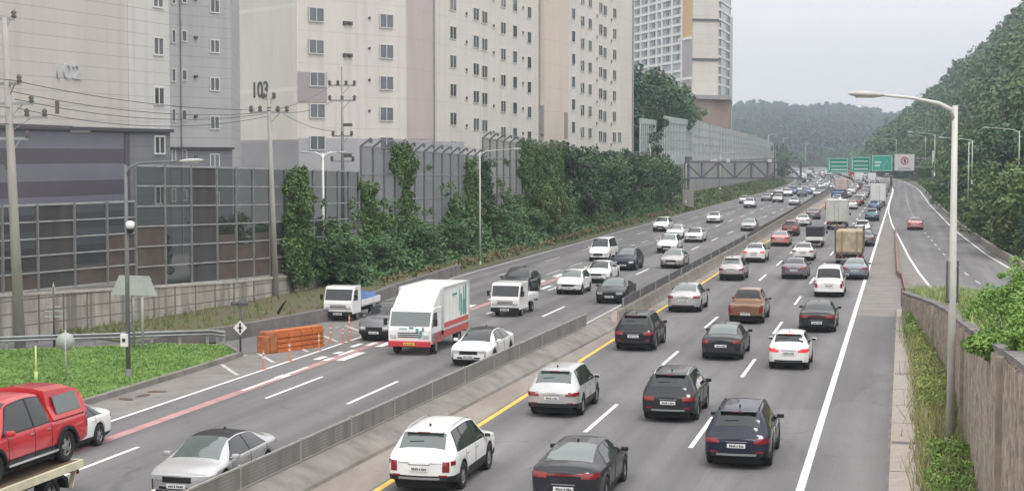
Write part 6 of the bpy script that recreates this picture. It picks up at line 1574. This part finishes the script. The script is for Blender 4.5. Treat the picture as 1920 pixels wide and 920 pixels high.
b_ = G(607, 549); street_lamp(b_, 9.0, .9, (1, .2), 'slim white pole with short twin arms beside the blue tarpaulin truck', 'street lamps', .10, two=True, rise=.05, head=.7, m=mat('bright_white_pole', (.72, .72, .70), .5))
b_ = G(900, 500); street_lamp(b_ - Vector((0, 0, 0)), 9.1, 2.6, (1, .25), 'slim pale lamp post standing in front of the dark ivy tongue', 'street lamps', .08, head=.9)
b_ = G(1229, 405); street_lamp(b_, 10.5, .3, (1, .2), 'leaning pale lamp post among the dark trees on the left bank', 'street lamps', .10, lean=(-.9, 0), head=.6)
b_ = G(241, 712); gl = street_lamp(b_, 8.5, 2.15, (1, .1), 'grey street lamp on the grass island with a white control box', 'street lamps', .10, m=mat('dark_grey_pole', (.15, .155, .16), .6, .2, var=.15, scale=2), rise=.15, head=1.0)
MB().b2(-.24, .04, -.28, -.10, 1.35, 1.85, 0, .02).build('control_box', mat('pale_box', (.68, .68, .66), .5), gl); MB().b2(-.16, -.04, -.30, -.28, 1.55, 1.68).build('box_window', black_pl, gl)
cam_ = MB(); cam_.lathe([(-.16, .02), (-.15, .12), (-.05, .17), (.08, .17), (.14, .10), (.16, .001)], 14, ax='z', c=(.16, -.05, 6.15)); cc_ = cam_.build('camera_dome', mat('white_plastic', (.82, .82, .82), .3), gl)
MB().lathe([(-.30, .001), (-.28, .10), (-.18, .16), (-.14, .16)], 14, ax='z', c=(.16, -.05, 6.10)).build('dome_glass', black_pl, cc_)
b_ = G(1290, 398); street_lamp(WD(1286, 380, 262), 6.3, 1.6, (1, .2), 'short pale lamp in front of the columns at the truss gantry', 'street lamps', .1)
b_ = street_lamp(WD(1350, 355, 330), 7.2, 2.8, (1, .2), 'pale lamp in front of the plain grey retaining wall', 'street lamps', .1)
for i, (px, D) in enumerate([(1468, 520), (1440, 470), (1510, 640)]):
    street_lamp(WD(px, 318, D), 10, 2.5, (1, .2), ['far pale lamp beside the barrier end in the distance', 'far lamp at the end of the sloping grey noise barrier', 'most distant lamp over the left carriageway traffic'][i], 'street lamps', .12)
# ------------------------------------------------------------------ UTILITY POLES AND WIRES
pole_c = mat('concrete_pole', (.35, .34, .32), .85, var=.15, scale=2, stretch=(1, 1, .2)); ins = mat('insulator', (.10, .09, .09), .4)
WP = []
def utility_pole(b_, top, label, arms, r0=.19, m=pole_c):
    r = empty('utility_pole', b_); tag(r, label, 'utility pole', 'utility poles'); tp = Vector(top) - b_
    MB().tube([(0, 0, 0), tp * .5, tp], [r0, r0 * .8, r0 * .5], 12).build('pole', m, r)
    for (f, L, ang, n) in arms:
        c = tp * f; d = Vector((math.cos(ang), math.sin(ang), 0)); MB().beam(c - d * L * .5, c + d * L * .5, .13, .13).beam(c - Vector((0, 0, .7)), c + d * L * .3, .05).build('crossarm', steel_grey, r)
        for k in range(n):
            q = c + d * L * (-.46 + .92 * k / max(1, n - 1)); MB().lathe([(0, .05), (.10, .14), (.18, .08), (.28, .14), (.38, .06), (.42, .001)], 8, ax='z', c=tuple(q)).build('insulator', ins, r); WP.append((label, Vector(b_) + q + Vector((0, 0, .3))))
    return r
bA = G(38, 652); topA = WD(8, 32, bA.y)
pa = utility_pole(bA, topA, 'leaning concrete utility pole at the far left', [(.995, .9, .2, 2), (.80, 1.6, -.5, 3), (.74, 2.2, .2, 3), (.70, 3.4, .35, 5), (.635, 1.6, .2, 2)], .26)
MB().beam(Vector((-.9, 0, 9.2)), Vector((-.15, 0, 7.6)), .08).build('strut', steel_dark, pa)
MB().lathe([(-.35, .001), (-.33, .2), (.3, .22), (.36, .001)], 12, ax='z', c=(-1.3, 0, 10.6)).build('transformer', steel_dark, pa)
MB().beam(topA - bA + Vector((.35, -.1, -4.9)), topA - bA + Vector((3.0, .2, -5.0)), .09).build('side_arm', steel_dark, pa)
MB().box(tuple(topA - bA + Vector((3.35, .2, -5.25))), (.9, .16, .16), 0, .2, .05).build('switch', ins, pa)
MB().box(tuple(topA - bA + Vector((2.3, .2, -4.1))), (.16, .16, .6), 0, 0, .03).build('arrester', ins, pa)
bB = road(-36.6, TS(WD(517, 560, 97))[1], 1.9); 
bB = WD(517, 556, 97.5); pb = utility_pole(bB, WD(503, 172, 97.5), 'concrete utility pole in front of the panelled gable marked 103', [(.90, 2.3, .12, 5), (.965, .7, .1, 2)], .20)
bC = WD(643, 420, 122); pc = utility_pole(bC, WD(641, 125, 122), 'slender utility pole with four crossarms before the cream block windows', [(.88, 2.0, .1, 4), (.785, 2.0, .1, 3), (.56, 1.5, .1, 3), (.40, 1.7, .1, 2)], .14, steel_grey)
MB().b2(.1, .7, -.1, .1, 5.0, 5.3, 0, .05).build('junction_box', ins, pc); MB().b2(.05, .75, -.1, .1, 7.3, 7.55, 0, .05).build('junction_box', ins, pc)
wires = []
def wire(p, q, sag, label):
    p = Vector(p); q = Vector(q); pts = [p.lerp(q, i / 14) - Vector((0, 0, sag * 4 * (i / 14) * (1 - i / 14))) for i in range(15)]; off = pts[0]
    o = MB().tube([x - off for x in pts], .018, 4).build('power_line', steel_dark); o.location = off; return tag(o, label, 'power line', 'power lines')
wl = ['upper power line from the leaning pole across the apartment cladding', 'second power line crossing the grey cladding', 'third power line from the leaning pole', 'lowest power line crossing just above the dark base']
for i, (ya, yb) in enumerate(((150, 206), (172, 212), (186, 214), (203, 218))):
    wire(WD(20 + 4 * i, ya, bA.y), WD(478 + 8 * i, yb, 97.5), .35 + .12 * i, wl[i])
for i, (ya, yb) in enumerate(((206, 160), (212, 190), (214, 246))): wire(WD(515 + 8 * i, ya, 97.5), WD(622 + 4 * i, yb, 122), .25, ['power line between the two middle poles, at the top', 'power line between the two middle poles, in the middle', 'power line between the two middle poles, lowest'][i])
for i, (ya, yb) in enumerate(((120, 60), (172, 110), (203, 150))): wire(WD(20, ya + 30, bA.y), WD(-260, yb + 30, 60), .2, ['power line leaving the frame at the top left', 'power line leaving the frame at left, middle one', 'power line leaving the frame at left, lowest'][i])
# ------------------------------------------------------------------ SIGNS, BOLLARDS, WATER BARRIERS
def disc(c, r, th, m, nm, par, n=24):
    return MB().lathe([(-th, .001), (-th, r), (0, r), (0, .001)], n, c=c).build(nm, m, par)
signback = mat('sign_back_grey', (.40, .42, .42), .55, .2, var=.1, scale=2)
g = G(124, 716); s1_ = empty('road_sign', g, label='back of a round sign on a thin pole on the grass island', cat='road sign', group='road signs on the grass island')
MB().tube([(0, 0, 0), (0, 0, 2.05)], .035, 8).build('pole', signback, s1_); disc((0, 0, 1.6), .36, .02, signback, 'plate', s1_); MB().beam((-.3, .03, 1.7), (.3, .03, 1.7), .04).build('bracket', steel_dark, s1_)
g = G(102, 655); s2_ = empty('road_sign', g, label='thin sign post with narrow cross plates and a pointed top', cat='road sign', group='road signs on the grass island')
MB().tube([(0, 0, 0), (0, 0, 2.9)], .05, 8).build('pole', steel_dark, s2_); MB().prism([(-.13, 2.55), (.13, 2.55), (0, 3.1)], -.02, .02).build('pointed_plate', signback, s2_)
for z in (1.5, 1.75, 1.95): MB().b2(-.42 + .1 * (z > 1.9), .42 - .1 * (z > 1.9), -.02, .02, z, z + .05).build('cross_plate', signback, s2_)
g = G(266, 660); s3_ = empty('road_sign', g, label='back of a trapezoid sign on two posts behind the grass island', cat='road sign', group='road signs on the grass island')
for x in (-.35, .05): MB().tube([(x, 0, 0), (x, 0, 3.4)], .06, 8).build('pole', signback if x > 0 else steel_grey, s3_)
MB().prism([(-1.35, 2.62), (.75, 2.55), (.40, 3.45), (-.95, 3.50)], -.10, -.07).build('plate', signback, s3_)
for z in (2.75, 3.3): MB().beam((-1.0, -.05, z), (.5, -.05, z), .05).build('bracket', steel_grey, s3_)
g = G(451, 668); s4_ = empty('warning_sign', g, label='white diamond sign under a camera at the tip of the grass island', cat='road sign')
MB().tube([(0, 0, 0), (0, 0, 2.5)], .045, 8).build('pole', steel_dark, s4_)
MB().prism([(0, .95), (.30, 1.28), (0, 1.61), (-.30, 1.28)], -.05, -.03).build('diamond_plate', mat('white_sign', (.72, .70, .70), .5), s4_)
MB().b2(-.05, .05, -.065, -.05, 1.05, 1.5).b2(-.12, .12, -.065, -.05, 1.25, 1.31).build('symbol', mat('dark_symbol', (.10, .09, .09), .6), s4_)
for x in (-.22, .2): MB().box((x, -.05, 2.35), (.32, .2, .16), 0, .5 * (1 if x > 0 else -1), .04).build('camera', steel_dark, s4_)
g = G(68, 720); o = MB().tube([(0, 0, 0), (0, 0, 1.5)], .035, 8); o.tube([(0, 0, .02), (0, 0, .5)], .07, 8); o = o.build('delineator_post', mat('pale_lime_plastic', (.50, .60, .22), .5)); o.location = g; tag(o, 'pale lime delineator post above the roof of the red pickup truck', 'delineator')
g = G(526, 590, .9); o = MB().prism([(-.08, 0), (.18, .5), (.34, .72), (.12, .6), (-.2, .1)], -.02, .02).build('marker_board', black_pl); o.location = g; o.rotation_euler = (0, 0, .2); tag(o, 'small black chevron board on the grassy bank behind the orange barrier', 'marker board')
# orange water-filled barrier wall
pL, pR = G(510, 660), G(598, 648); d = (pR - pL); L = d.length; ang = math.atan2(d.y, d.x)
ob = empty('traffic_barrier', pL, ang, 'stack of ribbed orange plastic barriers across the gore beside the slip road', 'traffic barrier')
prof = lambda w_, z0, z1: [(w_, z0), (w_ * .9, z0 + .07), (w_, z0 + .11), (w_ * .9, z0 + .15), (w_, z1)]
n = 4; seg = L / n; ob.scale = (1, .9, .92)
for i in range(n):
    mb = MB(); x0, x1 = i * seg + .02, (i + 1) * seg - .02
    zs4 = [0.0, .16, .22, .40, .46, .64, .70, .92, .98]
    for j in range(8):
        w_ = .42 if j % 2 == 0 else .35; w_ -= .05 * j / 8; mb.b2(x0, x1, -w_, w_, zs4[j], zs4[j + 1] - .002, 0, .02)
    mb.b2(x0, x1, -.30, .30, .98, 1.06, 0, .03); mb.build('barrier_segment', orange_pl, ob)
MB().b2(-.45, -.02, -.44, .44, 0, 1.05, 0, .08).b2(-.62, -.45, -.38, .38, 0, .85, 0, .05).build('end_segment', mat('orange_brown_plastic', (.36, .13, .05), .6, var=.3, scale=3), ob)
bol = mat('faded_orange_bollard', (.42, .13, .07), .55); refl = mat('white_reflector', (.75, .72, .70), .4)
bl_ = [((494, 692), 'orange bollard nearest the tip of the grass island'), ((543, 676), 'orange bollard in front of the left half of the orange barrier'), ((598, 657), 'orange bollard at the right end of the orange barrier'), ((620, 641), 'orange bollard behind the gap right of the orange barrier'), ((643, 643), 'orange bollard second left of the grey suv'), ((655, 621), 'pale bollard in front of the blue tarpaulin truck'), ((655, 640), 'orange bollard closest to the grey suv')]
for (px, py), l in bl_:
    r = empty('bollard', G(px, py)); tag(r, l, 'bollard', 'orange bollards around the gore')
    MB().lathe([(0, .12), (.03, .12), (.05, .042), (.80, .035), (.84, .001)], 12, ax='z').build('post', bol, r)
    for z in (.45, .65): MB().lathe([(z, .045), (z + .06, .043)], 12, ax='z').build('reflective_band', refl, r)
# ------------------------------------------------------------------ GANTRIES
sg = mat('green_sign_face', (.012, .24, .175), .5, var=.04, scale=.5); sgl = mat('light_green_sign_face', (.05, .34, .27), .5); sw_ = mat('white_sign_lettering', (.75, .80, .76), .5); wsn = mat('grey_white_sign_face', (.60, .59, .61), .5)
Dg = 296.0; gA = WD(1548, 380, Dg); gB = WD(1744, 380, Dg); gm = empty('sign_gantry', (gB.x, Dg, 0), label='overhead gantry with three green direction signs and one white sign', cat='sign gantry'); gx = gB.x
px2 = lambda px: (px - 960) * Dg / F - gx * 1.0
zz_ = lambda py: WD(1600, py, Dg).z
MB().tube([(.6, .6, 0), (.6, .6, 9.6)], .25, 12).build('column', steel_grey, gm)
mb = MB()
for z in (6.6, 8.2): mb.beam((px2(1548), .6, z), (.6, .6, z), .18)
xs_ = np.linspace(px2(1548), .6, 14)
for i in range(13): mb.beam((xs_[i], .6, 6.6 if i % 2 else 8.2), (xs_[i + 1], .6, 8.2 if i % 2 else 6.6), .09)
mb.build('truss', steel_grey, gm)
def txt(par, s, x, z, size, m, y, sx=1):
    cu = bpy.data.curves.new('t', 'FONT'); cu.body = s; cu.size = size; cu.extrude = .01; cu.align_x = 'CENTER'; cu.align_y = 'CENTER'; cu.offset = .012
    to = bpy.data.objects.new('t', cu); col.objects.link(to); me = bpy.data.meshes.new_from_object(to.evaluated_get(bpy.context.evaluated_depsgraph_get())); bpy.data.objects.remove(to)
    me.materials.clear(); me.materials.append(m); o = bpy.data.objects.new('lettering', me); col.objects.link(o); o.parent = par; o.location = (x, y, z); o.rotation_euler = (math.pi / 2, 0, 0); o.scale = (sx, 1, 1); return o
for i, (a, b_, y0, y1, m) in enumerate(((1551, 1590, 296, 324, sg), (1594, 1632, 294, 323, sg), (1634, 1673, 291, 321, sgl), (1677, 1714, 289, 320, wsn))):
    x0, x1, z0, z1 = px2(a), px2(b_), zz_(y1), zz_(y0)
    p = MB().b2(x0, x1, .2, .32, z0, z1, 0, .03).build('sign_board', m, gm); cx = (x0 + x1) / 2; w_ = x1 - x0; h_ = z1 - z0
    if i < 3:
        q = MB(); e_ = .06
        for (aa, bb, cc1, dd) in ((x0 + .1, x1 - .1, z0 + .1, z0 + .1 + e_), (x0 + .1, x1 - .1, z1 - .1 - e_, z1 - .1), (x0 + .1, x0 + .1 + e_, z0 + .1 + e_, z1 - .1 - e_), (x1 - .1 - e_, x1 - .1, z0 + .1 + e_, z1 - .1 - e_)): q.b2(aa, bb, .185, .2, cc1, dd)
        q.build('border', sw_, p)
    # illegible lines of lettering in the photo: pale strokes of matching size
    if i < 2:
        q = MB()
        for zz2, hh in ((.72, .12), (.45, .10), (.22, .14)):
            x = x0 + .75; 
            while x < x1 - .5: q.b2(x, x + .26, .185, .2, z0 + h_ * zz2 - hh, z0 + h_ * zz2 + hh * .6); x += .36
        q.beam((x0 + .42, .19, z0 + .5), (x0 + .42, .19, z1 - .4), .10, .012); q.build('lettering', sw_, p)
    elif i == 2:
        q = MB(); q.beam((cx + .2, .19, z0 + .4), (cx + .9, .19, z1 - .8), .14, .012).beam((cx + .9, .19, z1 - .8), (cx + 1.3, .19, z0 + .5), .14, .012); q.b2(cx - 1.3, cx - .2, .185, .2, z0 + 1.5, z0 + 1.75).b2(cx - 1.3, cx - .4, .185, .2, z0 + .9, z0 + 1.15); q.build('lettering', sw_, p)
    else:
        MB().lathe([(.0, .72), (-.02, .72), (-.02, .52), (.0, .52)], 24, c=(cx, .19, z0 + h_ * .60)).build('red_ring', mat('sign_red', (.45, .06, .10), .5), p)
        MB().beam((cx - .4, .17, z0 + h_ * .60 + .3), (cx + .35, .17, z0 + h_ * .60 - .3), .14, .012).b2(cx - .12, cx + .22, .165, .18, z0 + h_ * .5, z0 + h_ * .7).build('symbol', mat('dark_symbol2', (.12, .06, .10), .6), p)
        q = MB()
        for k in range(6): q.b2(cx - 1.1 + k * .38, cx - .86 + k * .38, .185, .2, z0 + .25, z0 + .55)
        q.build('lettering', mat('grey_lettering', (.30, .30, .34), .6), p)
for x in (px2(1580), px2(1625), px2(1660)): MB().beam((x, .3, zz_(330)), (x, -.9, zz_(327)), .08).box((x, -.9, zz_(326)), (.8, .3, .14), 0, 0, .03).build('sign_light', mat('pale_fixture', (.6, .62, .6), .4), gm)
# truss gantry over the left carriageway
Dt = 262.0; tg = empty('truss_gantry', (WD(1290, 380, Dt).x, Dt, 0), label='grey steel truss gantry reaching over the left carriageway', cat='gantry'); tx = tg.location.x
tpx = lambda px: (px - 960) * Dt / F - tx
lv = mat('lavender_grey_steel', (.12, .12, .155), .6, var=.1, scale=.6)
MB().b2(-.45, .25, .2, .9, 0, 8.6, 0, .03).build('column', lv, tg); MB().b2(-.9, .9, -.1, 1.2, -.02, 3.2, 0, .05).build('footing', conc, tg)
zt_, zb_ = WD(1400, 304, Dt).z, WD(1400, 334, Dt).z; x0, x1 = -.4, tpx(1502)
for y in (.1, 1.1):
    mb = MB(); mb.beam((x0, y, zt_), (x1, y, zt_), .26); mb.beam((x0, y, zb_), (x1, y, zb_), .26); mb.build('chord', lv, tg); n = 7; xx = np.linspace(x0, x1, n + 1); mb = MB()
    for i in range(n + 1): mb.beam((xx[i], y, zb_), (xx[i], y, zt_), .16)
    for i in range(n): mb.beam((xx[i], y, zb_ if i % 2 else zt_), (xx[i + 1], y, zt_ if i % 2 else zb_), .15)
    mb.build('web_members', lv, tg)
for px in (1362, 1440): MB().b2(tpx(px) - .1, tpx(px) + .5, -.3, 0, zt_, zt_ + .5, 0, .03).build('warning_lamp', mat('pale_housing', (.62, .62, .58), .5), tg)
mb = MB(); mb.b2(tpx(1332), tpx(1345), .0, .25, zt_ + .05, zt_ + .45, 0, .02); mb.build('camera_housing', steel_light, tg)
# distant poles and gantry clutter beyond the barrier end
dl = ['dark cluster pole beside the end of the sloping barrier', 'second dark cluster pole near the far bend']
for i, px in enumerate((1452, 1468)):
    o = WD(px, 320, 480); r = empty('signal_pole', (o.x, o.y, 0)); tag(r, dl[i], 'signal pole', 'far signal poles'); MB().tube([(0, 0, 0), (0, 0, 12)], .2, 8).build('pole', steel_dark, r)
    for k in range(3): MB().b2(-.9 + k * .7, -.5 + k * .7, -.2, .2, 10 + .6 * (k % 2), 11.6 + .6 * (k % 2)).build('signal_box', steel_dark, r)
    MB().beam((-1.2, 0, 10.6), (1.3, 0, 10.6), .12).build('crossarm', steel_dark, r)
# litter and dark stains on the left shoulder
for i, (px, py) in enumerate(((295, 734), (268, 741), (236, 748))):
    rnd = random.Random(i); mb = MB(); n = 9
    mb.lathe([(0.0, .001), (.035, .10), (.02, .22), (.0, .26)][::-1], 9, ax='z'); o = mb.build('debris', mat('brown_debris', (.10, .065, .04), .95, var=.3, scale=8)); o.location = G(px, py, .01); o.scale = (1.6, .8, 1); o.rotation_euler = (0, 0, 1.2 * i)
    tag(o, ['clump of brown dirt on the shoulder farthest up the road', 'small clump of brown dirt on the shoulder below the kerb', 'thin smear of dirt on the shoulder nearest the red pickup truck'][i], 'debris')
